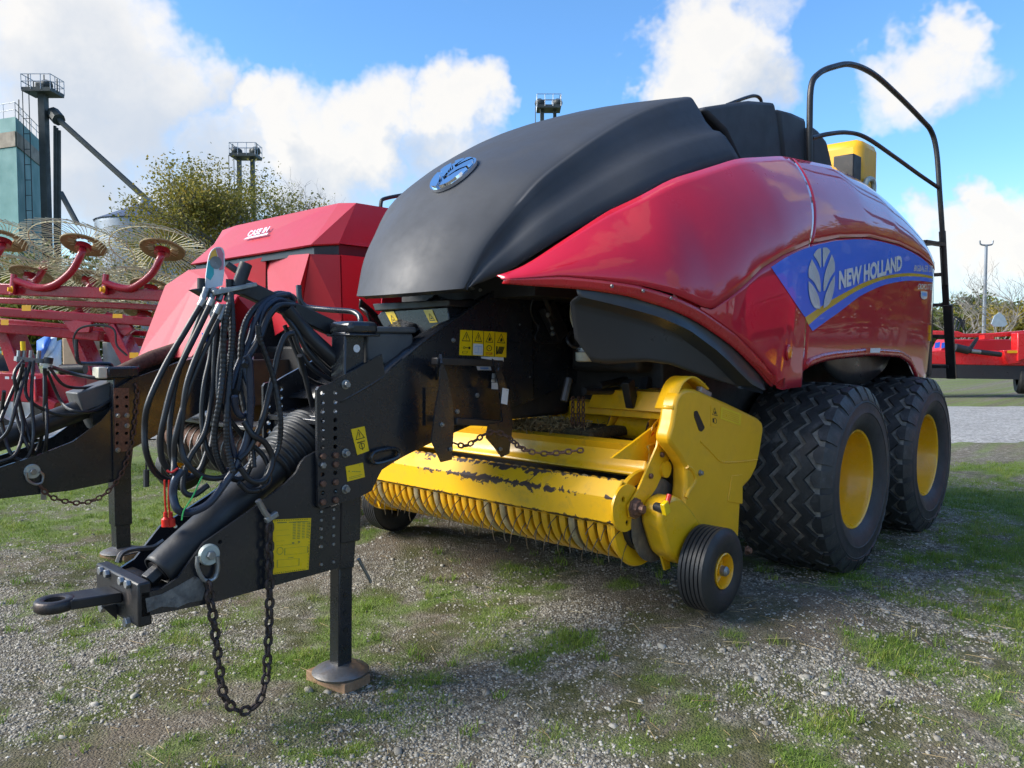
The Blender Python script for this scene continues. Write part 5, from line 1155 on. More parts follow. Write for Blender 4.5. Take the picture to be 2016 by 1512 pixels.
# feed auger and its cover
MB().prism([P(a, b, x=-2.28) for a, b in ((1310, 795), (1310, 828), (1300, 826), (1300, 800))], (-.62, 0, 0)).build('auger_cover', 'yellow_paint', BAL, bevel=.004)
ac = [P(a, b, x=-2.72) for a, b in ((1150, 802), (1172, 792))]
MB().add([(-2.72, 3.62, 1.16), (-2.22, 3.62, 1.16), (-2.22, 3.98, 1.20), (-2.72, 3.98, 1.20), (-2.74, 3.58, 1.06), (-2.20, 3.58, 1.06)], [(0, 1, 2, 3), (4, 5, 1, 0)]).build('auger_hood', 'yellow_paint', BAL, smooth=0, solid=.01, flip=False)
MB().cyl((-3.9, 3.80, .96), (-2.2, 3.80, .96), .095, 24).build('auger_tube', 'yellow_paint', BAL)
for x0, sg in ((-2.25, -1), (mir(-2.25), 1)):
    rows = []
    for k in range(49):
        t = k / 24 * 2 * math.pi; x = x0 + sg * .26 * k / 24
        rows.append([Vector((x, 3.80 + r * math.cos(t), .96 + r * math.sin(t))) for r in (.09, .13, .165)])
    MB().grid(rows).build('auger_flight', 'yellow_worn', BAL, smooth=60, solid=.006, wear=[.75 if i % 3 == 2 else .1 for i in range(49 * 3)])
# crop residue caught on the trough
n = 1500; c0 = np.array([-2.96, 3.46, .955]); q = rng.normal(size=(n, 3)) * [.13, .08, .016] + c0
q[:, 2] = np.maximum(q[:, 2], .93); a = rng.normal(size=(n, 3)); a /= np.linalg.norm(a, axis=1)[:, None]; a *= (.008 + .022 * rng.random((n, 1))); o_ = np.cross(a, rng.normal(size=(n, 3))); o_ /= np.linalg.norm(o_, axis=1)[:, None]; o_ *= .0022
V = np.stack([q - a - o_, q - a + o_, q + a + o_, q + a - o_], 1).reshape(-1, 3)
rr = fastmesh('crop_residue', V - np.array(WO[BAL.name]), np.arange(n * 4).reshape(-1, 4), MATS['straw_bits'], {'tone': np.repeat(rng.random(n) * .6, 4)}, smooth=False); rr.parent = BAL; rr['kind'] = 'stuff'
MB().box(-3.3, -2.56, 3.38, 3.75, .90, .955).build('trough_floor', 'dirt_clump', BAL, bevel=.02)

# stripper bands, drum and tines
DYC, DZC, DR = 3.235, .575, .215
bprof = []
for k in range(27):
    t = R_(118 + k * (292 - 118) / 26); bprof.append((DYC + DR * math.cos(t), DZC + DR * math.sin(t)))
bprof.append((3.46, DZC - DR + .015)); bprof = bprof
BN = 34; BP = (PX1 - .03 - (PX0 + .03)) / BN; bw = BP * .66; BMS = []
mat('band_steel', (0.42, 0.34, 0.20), 0.35, metal=0.4, var=0.3, vscale=14, dirt=0.5, dirtcol=(0.60, 0.34, 0.02), dscale=18)
mat('yellow_scuffed', (0.70, 0.36, 0.008), 0.40, coat=0.2, var=0.08, dirt=0.55, dirtcol=(0.16, 0.13, 0.10), dscale=22, wear=0.95, wearcol=(0.09, 0.075, 0.06))
for vari, m_ in enumerate(('yellow_scuffed', 'yellow_scuffed', 'band_steel')):
    mb = MB(); rows = []
    for y, z in bprof:
        dy, dz = (y - DYC) / DR, (z - DZC) / DR; L = math.hypot(dy, dz) or 1
        rows.append([Vector((-bw / 2, y - dy / L * .022, z - dz / L * .022)), Vector((-bw / 2, y - dy / L * .004, z - dz / L * .004)), Vector((-bw / 2 + .005, y, z)), Vector((0, y + dy / L * .003, z + dz / L * .003)), Vector((bw / 2 - .005, y, z)), Vector((bw / 2, y - dy / L * .004, z - dz / L * .004)), Vector((bw / 2, y - dy / L * .022, z - dz / L * .022))])
    w = []
    for i in range(len(rows)):
        for j in range(7): w.append(.75 * math.exp(-((i - 11 - 3 * vari) / 7) ** 2) * (1 if j in (2, 3, 4) else .5))
    mb.grid(rows); o = mb.build('stripper_band', m_, None, smooth=50, origin=(0, DYC, DZC), wear=w); BMS.append(o.data); WO.pop(o.name); bpy.data.objects.remove(o)
for k in range(BN):
    v = (0, 1, 0, 1, 0, 0, 1, 0, 1, 2)[k % 10] if k not in (3, 12, 21) else 2
    inst(BMS[v], 'stripper_band', (PX0 + .03 + BP * (k + .5), DYC, DZC), BAL)
MB().cyl((PX0, DYC + .01, DZC), (PX1, DYC + .01, DZC), .165, 28).build('pickup_drum', 'dark_frame', BAL)
mat('tine_wire', (0.11, 0.085, 0.055), 0.45, metal=0.5, var=0.3)
mb = MB()
for k in range(BN + 1):
    x = PX0 + .03 + BP * k
    for a0 in (182, 208):
        a = R_(a0 + (k % 4) * 7 + random.uniform(-5, 5)); pts = []
        for j in range(6):
            rr_ = .16 + .115 * j / 5; t = a + .22 * (j / 5) ** 2; pts.append(Vector((x + random.uniform(-.002, .002) + .014 * (j / 5) ** 2 * (1 if k % 2 else -1), DYC + rr_ * math.cos(t), DZC + rr_ * math.sin(t))))
        mb.tube(pts, .0026, 5)
mb.build('spring_tines', 'tine_wire', BAL, kind='stuff')
# end flanges of the drum
for xx in (-2.13, mir(-2.13)):
    mb = MB(); mb.lathe([(-.012, .12), (-.012, .232), (.0, .238), (.012, .232), (.012, .12)], c=(xx - (.035 if xx > CX else -.035), DYC + .02, DZC - .01), n=48); mb.build('drum_flange', 'yellow_paint', BAL, smooth=30)
    mb = MB(); mb.lathe([(-.004, .02), (-.004, .205), (.004, .205), (.004, .02)], c=(xx + (.022 if xx > CX else -.022), DYC + .07, DZC - .02), n=48); mb.build('drum_disc', 'bare_steel', BAL, smooth=30)
# near-end plastic shield with its gear case
SH = [(1331, 790), (1338, 774), (1352, 765), (1372, 767), (1432, 793), (1492, 822), (1502, 832), (1504, 846), (1497, 890), (1490, 922), (1478, 945), (1461, 963), (1458, 1000), (1455, 1062), (1420, 1085), (1352, 1050), (1346, 1000), (1352, 960), (1352, 920), (1338, 896), (1320, 872), (1318, 858), (1325, 834)]
xs_ = -2.0
sh_ = rounded(yz(SH, xs_), .02, 2)
MB().prism([(xs_ - .085, y, z) for y, z in sh_], (.085, 0, 0)).build('pickup_shield', 'yellow_plastic', BAL, smooth=45, bevel=.028)
MB().prism([(mir(xs_), y, z) for y, z in sh_], (.085, 0, 0)).build('pickup_shield', 'yellow_plastic', BAL, smooth=45, bevel=.028)
GC = [(1300, 1032), (1302, 1005), (1312, 985), (1330, 975), (1345, 982), (1362, 1000), (1388, 1040), (1398, 1075), (1380, 1110), (1342, 1112), (1318, 1092)]
gc_ = rounded(yz(GC, -1.985), .03, 3)
for x0 in (-2.10, mir(-1.985)): MB().prism([(x0, y, z) for y, z in gc_], (.115, 0, 0)).build('gear_case', 'yellow_paint', BAL, smooth=45, bevel=.022)
# shield details
sl = rounded(yz([(1366, 810), (1372, 808), (1387, 842), (1381, 850), (1376, 848), (1366, 820)], xs_), .008, 3)
MB().prism([(xs_ - .02, y, z) for y, z in sl], (.0225, 0, 0)).build('hand_slot', 'print_black', BAL, smooth=0)
rc = rounded(yz([(1440, 936), (1461, 934), (1461, 992), (1432, 988)], xs_), .01, 3)
MB().prism([(xs_ - .02, y, z) for y, z in rc], (.024, 0, 0)).build('shield_boss', 'yellow_plastic', BAL, smooth=30, bevel=.003)
cre = catmull([P(a, b, x=xs_ - .001) for a, b in ((1378, 868), (1400, 890), (1415, 906), (1430, 910), (1470, 908), (1490, 905))], 6)
MB().tube(cre, .006, 8).build('shield_rib', 'yellow_plastic', BAL)
cre = catmull([P(a, b, x=xs_ - .002) for a, b in ((1352, 918), (1362, 925), (1368, 945), (1356, 965), (1350, 980))], 6)
MB().tube(cre, .012, 8).build('shield_rib', 'yellow_plastic', BAL)
bolt(BAL, P(1378, 931, x=xs_ + .001), .016, 'zinc')
psticker2('warning_label', [(1399, 839), (1414, 842), (1413, 802), (1399, 798)], [(hand, 'print_black'), (join2(ring2(circ2(.5, .3, .26, .14, 12), .2), rect2(.2, .2, .4, .4)), 'print_black')], xs_, 'yellow_plastic')
psticker2('information_label', [(1417, 824), (1457, 838), (1459, 815), (1419, 800)], [(join2(*[rect2(.08, .15 + .15 * k, .9, .22 + .15 * k) for k in range(5)]), 'sticker_orange')], xs_, 'sticker_yellow')
MB().beam(P(1375, 766, x=-2.03), P(1396, 778, x=-2.03), .03, .03).build('latch', 'zinc', BAL, bevel=.004)
# side knife, breakaway connector
MB().prism([P(a, b, x=-2.07) for a, b in ((1288, 1000), (1296, 1035), (1312, 1085), (1316, 1118), (1306, 1122), (1294, 1080), (1286, 1030))], (.012, 0, 0)).build('crop_divider', 'yellow_paint', BAL)
q = P(1306, 1000, x=-1.985); MB().cyl(q + Vector((-.04, 0, 0)), q + Vector((.03, -.02, 0)), .022, 14).build('connector', 'rubber_clean', BAL)
MB().box(-.012, .012, -.02, .02, -.03, .03, rot=(.4, 0, 0)).build('connector_lid', 'sticker_yellow', BAL, bevel=.003).location = P(1310, 1000, x=-1.95) - WO[BAL.name]
MB().tube([P(1313, 992, x=-1.97), P(1318, 974, x=-1.97)], .013, 10).build('connector_cap', 'red_plastic', BAL)
# gauge wheels
def gauge_parts():
    pr = [(.055, .082), (.066, .10), (.074, .135), (.075, .165), (.068, .187), (.060, .198)]
    rib_ = []
    for k in range(6):
        x0 = .056 - k * .0225; rib_ += [(x0, .207), (x0 - .015, .208), (x0 - .017, .199), (x0 - .0205, .199)]
    pr = pr + rib_[:-2] + [(-a, r) for a, r in pr[::-1]]
    t = MB().lathe(pr, n=56)
    r = MB().lathe([(.050, .084), (.066, .088), (.070, .083), (.062, .078), (.02, .072), (.012, .06), (.012, .032), (.03, .030), (.05, .028), (.056, .018), (.058, .001)], n=40)
    c = MB().lathe([(.045, .026), (.075, .024), (.085, .014), (.087, .001)], n=20)
    return (('tyre', t, 'rubber_clean'), ('rim', r, 'yellow_rim'), ('hub_cap', c, 'zinc'))
GP = []
for nm, mb, m_ in gauge_parts(): o = mb.build(nm, m_, None, smooth=35, origin=(0, 0, 0)); GP.append((nm, o.data)); WO.pop(o.name); bpy.data.objects.remove(o)
for x, ry in ((-1.895, 0), (mir(-1.895), math.pi)):
    w = part_empty('gauge_wheel', BAL, (x, 3.485, .315)); w.rotation_euler = (1.0, 0, ry)
    for nm, d in GP: o = bpy.data.objects.new(nm, d); COL.objects.link(o); o.parent = w
    sg = 1 if x > CX else -1
    MB().beam((x - sg * .10, 3.485, .315), (x - sg * .10, 3.80, .37), .05, .07).build('gauge_arm', 'yellow_paint', BAL, bevel=.006)
    MB().box(x - sg * .10 - .03, x - sg * .10 + .05, 3.74, 3.84, .31, .42).build('gauge_bracket', 'yellow_paint', BAL, bevel=.006)
    MB().cyl((x - sg * .10, 3.485, .315), (x, 3.485, .315), .022, 12).build('gauge_axle', 'rusty_bolt', BAL)
bolt(BAL, P(1470, 1083, x=-1.95), .025, 'rusty_bolt')
# far end plate seen at the left of the drum
plate(yz([(742, 955), (778, 958), (779, 1005), (748, 1000), (740, 980)], -4.05) , -4.06, -4.04).build('pickup_endplate', 'yellow_paint', BAL)
# feeder, rotor fingers and rods in the dark behind the pickup
MB().box(mir(-2.45), -2.45, 4.0, 4.6, .62, 1.35).build('feeder_housing', 'dark_frame', BAL, bevel=.02)
MB().box(mir(-2.35), -2.35, 3.62, 3.95, .62, .80).build('feeder_floor', 'dark_frame', BAL, bevel=.02)
for k, x in enumerate(np.linspace(-3.5, -2.5, 9)): MB().tube(catmull([(x, 3.95, 1.30), (x, 3.82, 1.20), (x, 3.75, 1.08)], 4), .007, 6).build('feeder_tine', 'zinc', BAL)
for a, b in (((1235, 750), (1245, 800)), ((1275, 745), (1262, 800))): MB().beam(P(*a, x=-2.45), P(*b, x=-2.45), .05, .06).build('lift_arm', 'black_steel', BAL, bevel=.004)
for a, b in (((1110, 790), (1120, 745)), ((1300, 730), (1180, 760)), ((1150, 770), (1330, 770))): MB().tube([P(*a, x=-2.6), P(*b, x=-2.6)], .02, 8).build('strut', 'black_steel', BAL)
MB().box(-2.6, -2.35, 3.75, 4.3, 1.30, 1.44).build('cross_member', 'dark_frame', BAL, bevel=.01)

# ------------------------------------------------------------------ chains
cz = zg(-2.9, 1.55)
pc = [P(a, b, x=XL + .035) for a, b in ((411, 1145), (414, 1180), (420, 1220), (426, 1265), (431, 1310), (438, 1360), (452, 1388), (470, 1399), (488, 1398), (504, 1388), (517, 1365), (524, 1330), (527, 1280), (530, 1220), (531, 1150), (531, 1090), (531, 1030))]
chain('safety_chain', 'long rusty safety chain looped from the foreground drawbar down to the gravel', catmull(pc, 5), .070, .0150, 'chain_dark')
pc = [P(a, b, x=x) for a, b, x in ((893, 872, -2.79), (915, 878, -2.78), (935, 868, -2.77), (955, 855, -2.76), (975, 850, -2.74), (1000, 860, -2.70), (1020, 878, -2.62), (1045, 889, -2.52), (1080, 893, -2.46), (1120, 889, -2.40), (1148, 886, -2.36))]
chain('', '', catmull(pc, 4), .05, .0095, 'rust', parent=BAL, partname='lift_chain')
for off in (0, .03, .055):
    pc = [Vector((-2.72 + off, 3.42 + off * .4, 1.13 - k * .03)) for k in range(7)]
    chain('', '', pc, .045, .009, 'rust', parent=BAL, partname='lift_chain')

# ------------------------------------------------------------------ hoses and their holder
HX = -3.16
MB().beam(P(470, 562, x=HX), P(700, 668, x=-3.12), .05, .07).build('hose_holder_arm', 'black_steel', BAL, bevel=.006)
MB().prism([P(a, b, x=HX) for a, b in ((398, 574), (482, 558), (484, 566), (400, 584))], (.10, 0, 0)).build('hose_rack', 'zinc', BAL, bevel=.003)
MB().prism([P(a, b, x=HX) for a, b in ((370, 571), (384, 568), (480, 572), (478, 578), (396, 586))], (.06, 0, 0)).build('hose_rack_tray', 'black_steel', BAL)
# colour-coded hose chart plate
pl_ = [P(a, b, x=HX + .03) for a, b in ((402, 572), (436, 562), (441, 506))]
hp = catmull([P(a, b, x=HX + .03) for a, b in ((402, 572), (406, 530), (412, 500), (422, 488), (434, 487), (441, 498), (441, 530), (437, 562))], 4)
o = MB().prism(hp, (.004, 0, 0)); o.build('hose_chart', 'sticker_white', BAL, smooth=20)
def hfan(pts, m_): MB().prism([P(a, b, x=HX + .0345) for a, b in pts], (.0012, 0, 0)).build('chart_field', m_, BAL, smooth=0)
mat('chart_teal', (0.05, 0.42, 0.45), .5); mat('chart_pink', (0.60, 0.22, 0.28), .5)
hfan(((405, 545), (410, 515), (420, 512), (421, 540), (414, 552)), 'chart_teal'); hfan(((411, 512), (416, 496), (424, 489), (428, 505), (420, 511)), 'sticker_orange'); hfan(((425, 489), (434, 488), (440, 500), (440, 530), (432, 532), (430, 506)), 'chart_pink')
cc_ = P(425, 517, x=HX + .036); MB().lathe([(0, .001), (.001, .026), (0, .026)], c=cc_, n=24).build('chart_field', 'grey_plate', BAL)
MB().tube([P(468, 566, x=-3.10), P(484, 520, x=-3.10)], .027, 14).build('coupling_cap', 'rubber_clean', BAL)
MB().tube([P(448, 520, x=-3.18), P(466, 533, x=-3.16)], .014, 10).build('coupling', 'rubber_clean', BAL)
for px, py, m_ in ((396, 548, 'rubber_clean'), (452, 550, 'rubber_clean')): MB().tube([P(px, py + 22, x=-3.12), P(px, py, x=-3.12)], .016, 10).build('coupling_cap', m_, BAL)
for px in (404, 420, 436, 452): MB().tube([P(px + 2, 568, x=-3.10), P(px - 6, 592, x=-3.09)], .014, 10).build('coupling', 'zinc', BAL)
HO = [  # (points, x from, x to, radius, material, corrugated)
 ([(402, 589), (369, 645), (326, 718), (293, 791), (285, 840), (288, 890), (306, 930), (339, 947), (376, 939), (409, 900), (425, 830)], -3.06, -3.2, .0125, 'hose_rubber', 0),
 ([(419, 589), (392, 645), (346, 741), (323, 824), (316, 873), (323, 913), (353, 943), (390, 930), (412, 880)], -3.02, -3.12, .0125, 'hose_rubber', 0),
 ([(439, 610), (402, 691), (369, 774), (346, 857), (343, 900), (342, 925), (340, 935)], -3.0, -3.0, .0115, 'hose_rubber', 0),
 ([(434, 599), (399, 672), (369, 751), (359, 824), (356, 873), (369, 913), (402, 939), (445, 937), (472, 900), (488, 850)], -2.97, -3.0, .0115, 'hose_rubber', 0),
 ([(452, 596), (441, 650), (439, 725), (432, 791), (422, 857), (430, 906), (452, 939), (480, 940), (500, 900)], -2.98, -3.02, .013, 'hose_rubber', 1),
 ([(454, 576), (458, 645), (455, 698), (452, 744), (446, 824), (448, 880), (460, 930)], -3.02, -2.96, .013, 'hose_rubber', 1),
 ([(580, 590), (572, 583), (541, 580), (498, 612), (478, 655), (473, 725), (467, 768), (462, 772)], -3.2, -3.0, .014, 'hose_rubber', 1),
 ([(578, 592), (566, 580), (528, 590), (505, 625), (490, 672), (472, 711), (458, 751), (448, 807), (452, 857), (462, 900)], -3.16, -2.97, .0135, 'hose_blue', 0),
 ([(576, 598), (545, 590), (518, 615), (505, 672), (478, 706), (484, 745), (496, 784), (490, 811), (475, 819), (464, 804), (462, 780)], -3.14, -2.95, .0135, 'hose_blue', 0),
 ([(579, 602), (550, 602), (528, 625), (512, 665), (492, 700), (482, 720)], -3.10, -2.94, .0135, 'hose_rubber', 0),
 ([(485, 700), (491, 718), (493, 791), (488, 857), (465, 916), (439, 956), (410, 992), (373, 1009), (350, 1003), (341, 975), (345, 945), (358, 925)], -2.96, -2.98, .0155, 'hose_blue', 0),
 ([(508, 640), (512, 668), (538, 744), (552, 824), (548, 880), (528, 925), (515, 960), (490, 966), (470, 950)], -2.98, -2.96, .012, 'hose_rubber', 1),
 ([(577, 656), (562, 662), (550, 690), (538, 741), (515, 830), (491, 883), (470, 905)], -3.0, -2.96, .0125, 'hose_rubber', 0),
 ([(472, 920), (491, 944), (515, 948), (530, 930), (536, 900), (520, 870), (498, 857), (480, 830)], -2.94, -2.96, .0125, 'hose_rubber', 0),
 ([(440, 600), (438, 660), (430, 740), (436, 800), (480, 860), (520, 900), (530, 945), (512, 964)], -3.08, -2.95, .0105, 'hose_rubber', 0),
 ([(420, 600), (416, 690), (402, 760), (398, 830), (410, 890), (440, 925), (470, 918)], -3.12, -3.04, .0115, 'hose_rubber', 0),
 ([(447, 604), (462, 700), (480, 800), (495, 870), (500, 920)], -3.14, -3.0, .011, 'hose_rubber', 1),
 ([(430, 600), (424, 680), (418, 770), (404, 850), (372, 905), (360, 960), (380, 975), (410, 955)], -3.1, -3.0, .0115, 'hose_rubber', 0),
 ([(405, 592), (380, 660), (352, 730), (338, 800), (334, 870), (345, 920), (372, 936)], -3.14, -3.1, .0115, 'hose_rubber', 0),
]
for k in range(5):
    HO.append(([(548 + 3 * k, 596 + 6 * k), (575 + 2 * k, 632 + 5 * k), (606, 668 + 6 * k), (640, 700 + 7 * k), (672, 722 + 7 * k)], -3.22 + .03 * k, -3.14 + .02 * k, .0125, 'hose_rubber', 0))
HO += [([(575, 650), (590, 690), (612, 722), (645, 745), (676, 752)], -3.06, -3.06, .011, 'hose_rubber', 0), ([(590, 700), (598, 730), (608, 770), (615, 800)], -3.04, -3.1, .0125, 'hose_rubber', 0), ([(560, 640), (585, 700), (600, 740), (640, 760), (672, 758)], -3.18, -3.1, .010, 'hose_rubber', 0)]
for pts, xa, xb, r, m_, co_ in HO:
    n_ = len(pts); p3 = [P(a, b, x=xa + (xb - xa) * i / (n_ - 1) + random.uniform(-.012, .012)) for i, (a, b) in enumerate(pts)]; sm = catmull(p3, 8 if not co_ else 30)
    rs = [r * (1.04 if (i // 2) % 2 else .95) for i in range(len(sm))] if co_ else r
    MB().tube(sm, rs, 10).build('hydraulic_hose', m_, BAL, smooth=60)
    if not co_ and pts[0][1] < 612 and pts[0][0] < 470: MB().tube(sm[:3], r * 1.25, 10).build('hose_ferrule', 'zinc', BAL)
MB().tube(catmull([P(562, 606, x=-3.10), P(600, 652, x=-3.10), P(640, 690, x=-3.06), P(668, 716, x=-3.04)], 5), .034, 12).build('hose_sleeve', 'hose_rubber', BAL)
MB().tube(catmull([P(290, 880, x=-3.2), P(288, 905, x=-3.2), P(288, 930, x=-3.2)], 4), .004, 6).build('cable', 'print_black', BAL)
MB().tube([P(288, 925, x=-3.2), P(288, 958, x=-3.2)], .012, 8).build('cable_plug', 'rubber_clean', BAL)
for dx in (0, 9): MB().tube(catmull([P(324 + dx, 945, x=-3.05), P(325 + dx * .8, 985, x=-3.05), P(327 + dx * .8, 1012, x=-3.05)], 4), .004, 6).build('cap_cord', 'red_plastic', BAL)
for px in (326, 336): MB().tube([P(px, 1008, x=-3.05), P(px, 1018, x=-3.05), P(px, 1022, x=-3.05), P(px + 1, 1036, x=-3.05)], [.008, .008, .016, .017], 10).build('dust_cap', 'red_plastic', BAL)
MB().tube(catmull([P(328, 926, x=-2.99), P(338, 930, x=-2.98), P(350, 922, x=-2.98)], 4), .004, 6).build('cable_tie', 'red_plastic', BAL)
MB().tube(catmull([P(398, 938, x=-2.95), P(392, 950, x=-2.94), P(378, 980, x=-2.94), P(362, 1005, x=-2.94), P(358, 1024, x=-2.94)], 5), .003, 6).build('tie_cord', 'green_cord', BAL)
MB().tube([P(403, 655, x=-3.0), P(405, 680, x=-3.0)], .012, 8).build('hose_tag', 'blue_tie', BAL)

# timber under the jack foot
jy = 2.075; blk = thing('timber_block', 'short timber block under the foot of the foreground jack', 'block', (JX, jy, float(zg(JX, jy))))
zt_ = JZ - .006; zb_ = min(float(zg(JX - .1, jy)), float(zg(JX + .1, jy - .1))) - .012
MB().box(JX - .15, JX + .12, jy - .08, jy + .07, zb_, zt_, rot=(0, 0, .1)).build('timber', 'wood', blk, bevel=.004)
# ------------------------------------------------------------------ second, red baler behind
KX = -6.07
KB = thing('square_baler', 'angular all-red square baler parked behind the foreground baler', 'baler', (KX, 4.5, 0.0))
def km(x): return 2 * KX - x
def kpoly(name, pts, m_='red_case', both=False, solid=.015, bevel=0.0, flip=False):
    for sd in ((0, 1) if both else (0,)):
        q = [Vector((km(p[0]) if sd else p[0], p[1], p[2])) for p in pts]; o = MB().add(q, [tuple(range(len(q)))])
        o.build(name, m_, KB, smooth=0, solid=solid, flip=(flip != bool(sd)))
xa, xb = -5.09, -4.98; XA = km(xa)
A_, A2, C_, B_ = (km(xa) + .02, 3.30, 2.14), (xa, 3.30, 2.15), (-5.235, 3.65, 2.515), (km(-5.235) + .15, 3.60, 2.49)
F_, D_ = (xb, 3.47, 2.165), (-5.02, 3.66, 2.492)
kpoly('hood_front', [A_, A2, C_, B_], flip=False)
kpoly('hood_corner', [A2, F_, D_, C_]); kpoly('hood_corner', [(km(xb), 3.47, 2.165), A_, B_, (km(-5.02), 3.66, 2.49)])
kpoly('hood_side', [F_, (xb, 6.2, 2.14), (-5.05, 6.2, 2.48), D_], both=True)
kpoly('hood_top', [B_, C_, D_, (-5.05, 6.2, 2.49), (km(-5.05), 6.2, 2.48), (km(-5.02), 3.66, 2.49)])
MB().prism([(p[0], p[1], 2.085) for p in ((XA + .04, 3.34, 0), (xa - .02, 3.34, 0), (xb - .03, 3.49, 0), (xb - .03, 6.2, 0), (km(xb) + .03, 6.2, 0), (km(xb) + .03, 3.49, 0))], (0, 0, .075)).build('hood_joint', 'shield_plastic', KB, smooth=0)
# front badge
fb = quadmap(A_, A2, C_, B_); bn = (Vector(A2) - Vector(A_)).cross(Vector(B_) - Vector(A_)).normalized(); bn = bn if bn.y < 0 else -bn
def uv_on(px, py):
    r = ray(px, py); t = (Vector(A_) - CC).dot(bn) / r.dot(bn); return CC + r * t
bq = [uv_on(a, b) + bn * .006 for a, b in ((486, 469), (526, 460), (536, 448), (492, 456))]
flat('badge_lettering', ([(u, v) for u, v in text2d('CASE IH', .03, .2)[0]], text2d('CASE IH', .03, .2)[1]), quadmap(*[uv_on(a, b) + bn * .010 for a, b in ((488, 468), (528, 458.5), (534, 447), (492, 456.5))]), 'decal_white', KB)
MB().add([uv_on(a, b) + bn * .010 for a, b in ((481, 473), (527, 463.5), (530, 460), (488, 469))], [(0, 1, 2, 3)]).build('badge_bar', 'decal_white', KB, smooth=0, solid=.006)
# lower body facets
zt1, zm, zb1 = 2.08, 1.60, 1.39
P1 = lambda px, py, y: P(px, py, y=y)
g0, g1, g2, g3 = P1(529, 507, 3.42), Vector((xa, 3.30, zt1)), Vector((-5.24, 3.30, zm)), P1(530, 600, 3.30)
gm1 = P1(584, 600, 3.24); gm2 = P1(531, 572, 3.34)
kpoly('front_panel', [g0, g1, g2, gm1]); kpoly('front_panel', [g0, gm1, gm2]); kpoly('front_panel', [gm2, gm1, g2, P1(545, 660, 3.36)])
l0, l1, l2, l3 = Vector((XA, 3.30, zt1)), P1(525, 506, 3.36), P1(525, 570, 3.40), P1(500, 590, 3.22)
kpoly('front_panel', [l0, P1(440, 527, 3.26), P1(470, 585, 3.20), P1(328, 564, 3.16)]); kpoly('front_panel', [P1(440, 527, 3.26), l1, l2, P1(470, 585, 3.20)])
kpoly('front_panel', [P1(470, 585, 3.20), l2, P1(520, 640, 3.36), P1(440, 660, 3.2)])
fl = [P1(a, b, y) for a, b, y in ((328, 564, 3.14), (392, 551, 3.12), (470, 585, 3.18), (440, 640, 2.95), (380, 704, 2.78), (344, 706, 2.76), (331, 686, 2.80), (316, 690, 2.79), (308, 707, 2.75), (274, 706, 2.74))]
kpoly('front_flap', fl)
sticker('white_label', KB, [P1(a, b, y) + Vector((0, -.006, 0)) for a, b, y in ((327, 703, 2.765), (350, 703, 2.765), (352, 681, 2.81), (331, 679, 2.815))], [(rect2(.1, .5, .9, .9), 'print_blue')], 'sticker_white', nrm=(0, -1, .4))
kpoly('corner_panel', [(xa, 3.30, zt1), (xb, 3.48, zt1), (xb, 3.49, zm), (-5.24, 3.30, zm)], both=True); kpoly('corner_panel', [(-5.24, 3.30, zm), (xb, 3.49, zm), (-5.02, 3.46, zb1), (-5.31, 3.33, zb1)], both=True)
kpoly('body_side', [(xb, 3.48, zt1), (xb, 6.3, zt1), (xb, 6.3, zm), (xb, 3.49, zm)], both=True); kpoly('body_side', [(xb, 3.49, zm), (xb, 6.3, zm), (-5.02, 6.3, 1.2), (-5.02, 3.46, zb1)], both=True)
MB().box(km(-5.1), -5.1, 3.50, 6.25, .85, 2.08).build('bale_chamber', 'dark_frame', KB, smooth=0)
MB().box(km(-5.3), -5.3, 3.36, 3.9, 1.0, 1.40).build('gear_housing', 'dark_frame', KB, bevel=.02)
mq = P1(582, 608, 3.235); o = MB().lathe([(0, .001), (.003, .05), (0, .05)], c=(0, 0, 0), n=24).build('colour_disc', 'sticker_white', KB, origin=(0, 0, 0)); o.location = mq + Vector((0, -.03, 0)) - WO[KB.name]; o.rotation_euler = (0, 0, -math.pi / 2 + .3)
o = MB().lathe([(.004, .001), (.004, .026), (.0, .026)], c=(0, 0, 0), n=24).build('colour_disc', 'grey_plate', KB, origin=(0, 0, 0)); o.location = mq + Vector((0, -.032, 0)) - WO[KB.name]; o.rotation_euler = (0, 0, -math.pi / 2 + .3)
MB().tube(catmull([P(750, 420, x=-6.0), P(750, 400, x=-6.0), P(758, 391, x=-6.0), P(805, 382, x=-6.0), P(840, 378, x=-6.0)], 5), .018, 8).build('grab_rail', 'black_steel', KB)
# drawbar of the red baler
KN = KX + .23
KA = [(224, 768), (262, 745), (344, 716), (400, 700), (480, 650), (600, 610), (620, 720), (520, 770), (395, 812), (330, 845), (262, 882), (256, 940), (224, 950), (222, 815)]
ka = yz(KA, KN); kh = [(*p, .012) for p in yz([(231 + dx, y) for dx in (0, 18) for y in (782, 800, 836, 853, 872)], KN)]
for x0, x1 in ((KN - .016, KN), (km(KN), km(KN) + .016)): plate(ka, x0, x1, kh).build('drawbar_arm', 'black_paint', KB, smooth=30)
plate(yz([(224, 764), (254, 764), (255, 888), (226, 890)], KN + .006), KN + .001, KN + .006, [(*p, .012) for p in yz([(231 + dx, y) for dx in (0, 18) for y in (782, 800, 836, 853, 872)], KN + .006)]).build('hole_strip', 'rusty_bolt', KB, smooth=20)
for dx in (0, 18):
    for py in (818, 886 if dx == 0 else 838): bolt(KB, P(232 + dx, py, x=KN + .007), .018, 'zinc')
fa = [P(a, b, x=KN) for a, b in ((262, 752), (344, 722), (420, 694), (480, 655), (600, 616))]; fb2 = [P(a, b, x=KN - .08) for a, b in ((270, 746), (344, 714), (420, 686), (480, 645), (600, 606))]
MB().grid([[a, b] for a, b in zip(fa, fb2)]).build('arm_flange', 'black_paint', KB, smooth=10, solid=.01, flip=True)
KL = KN - .02
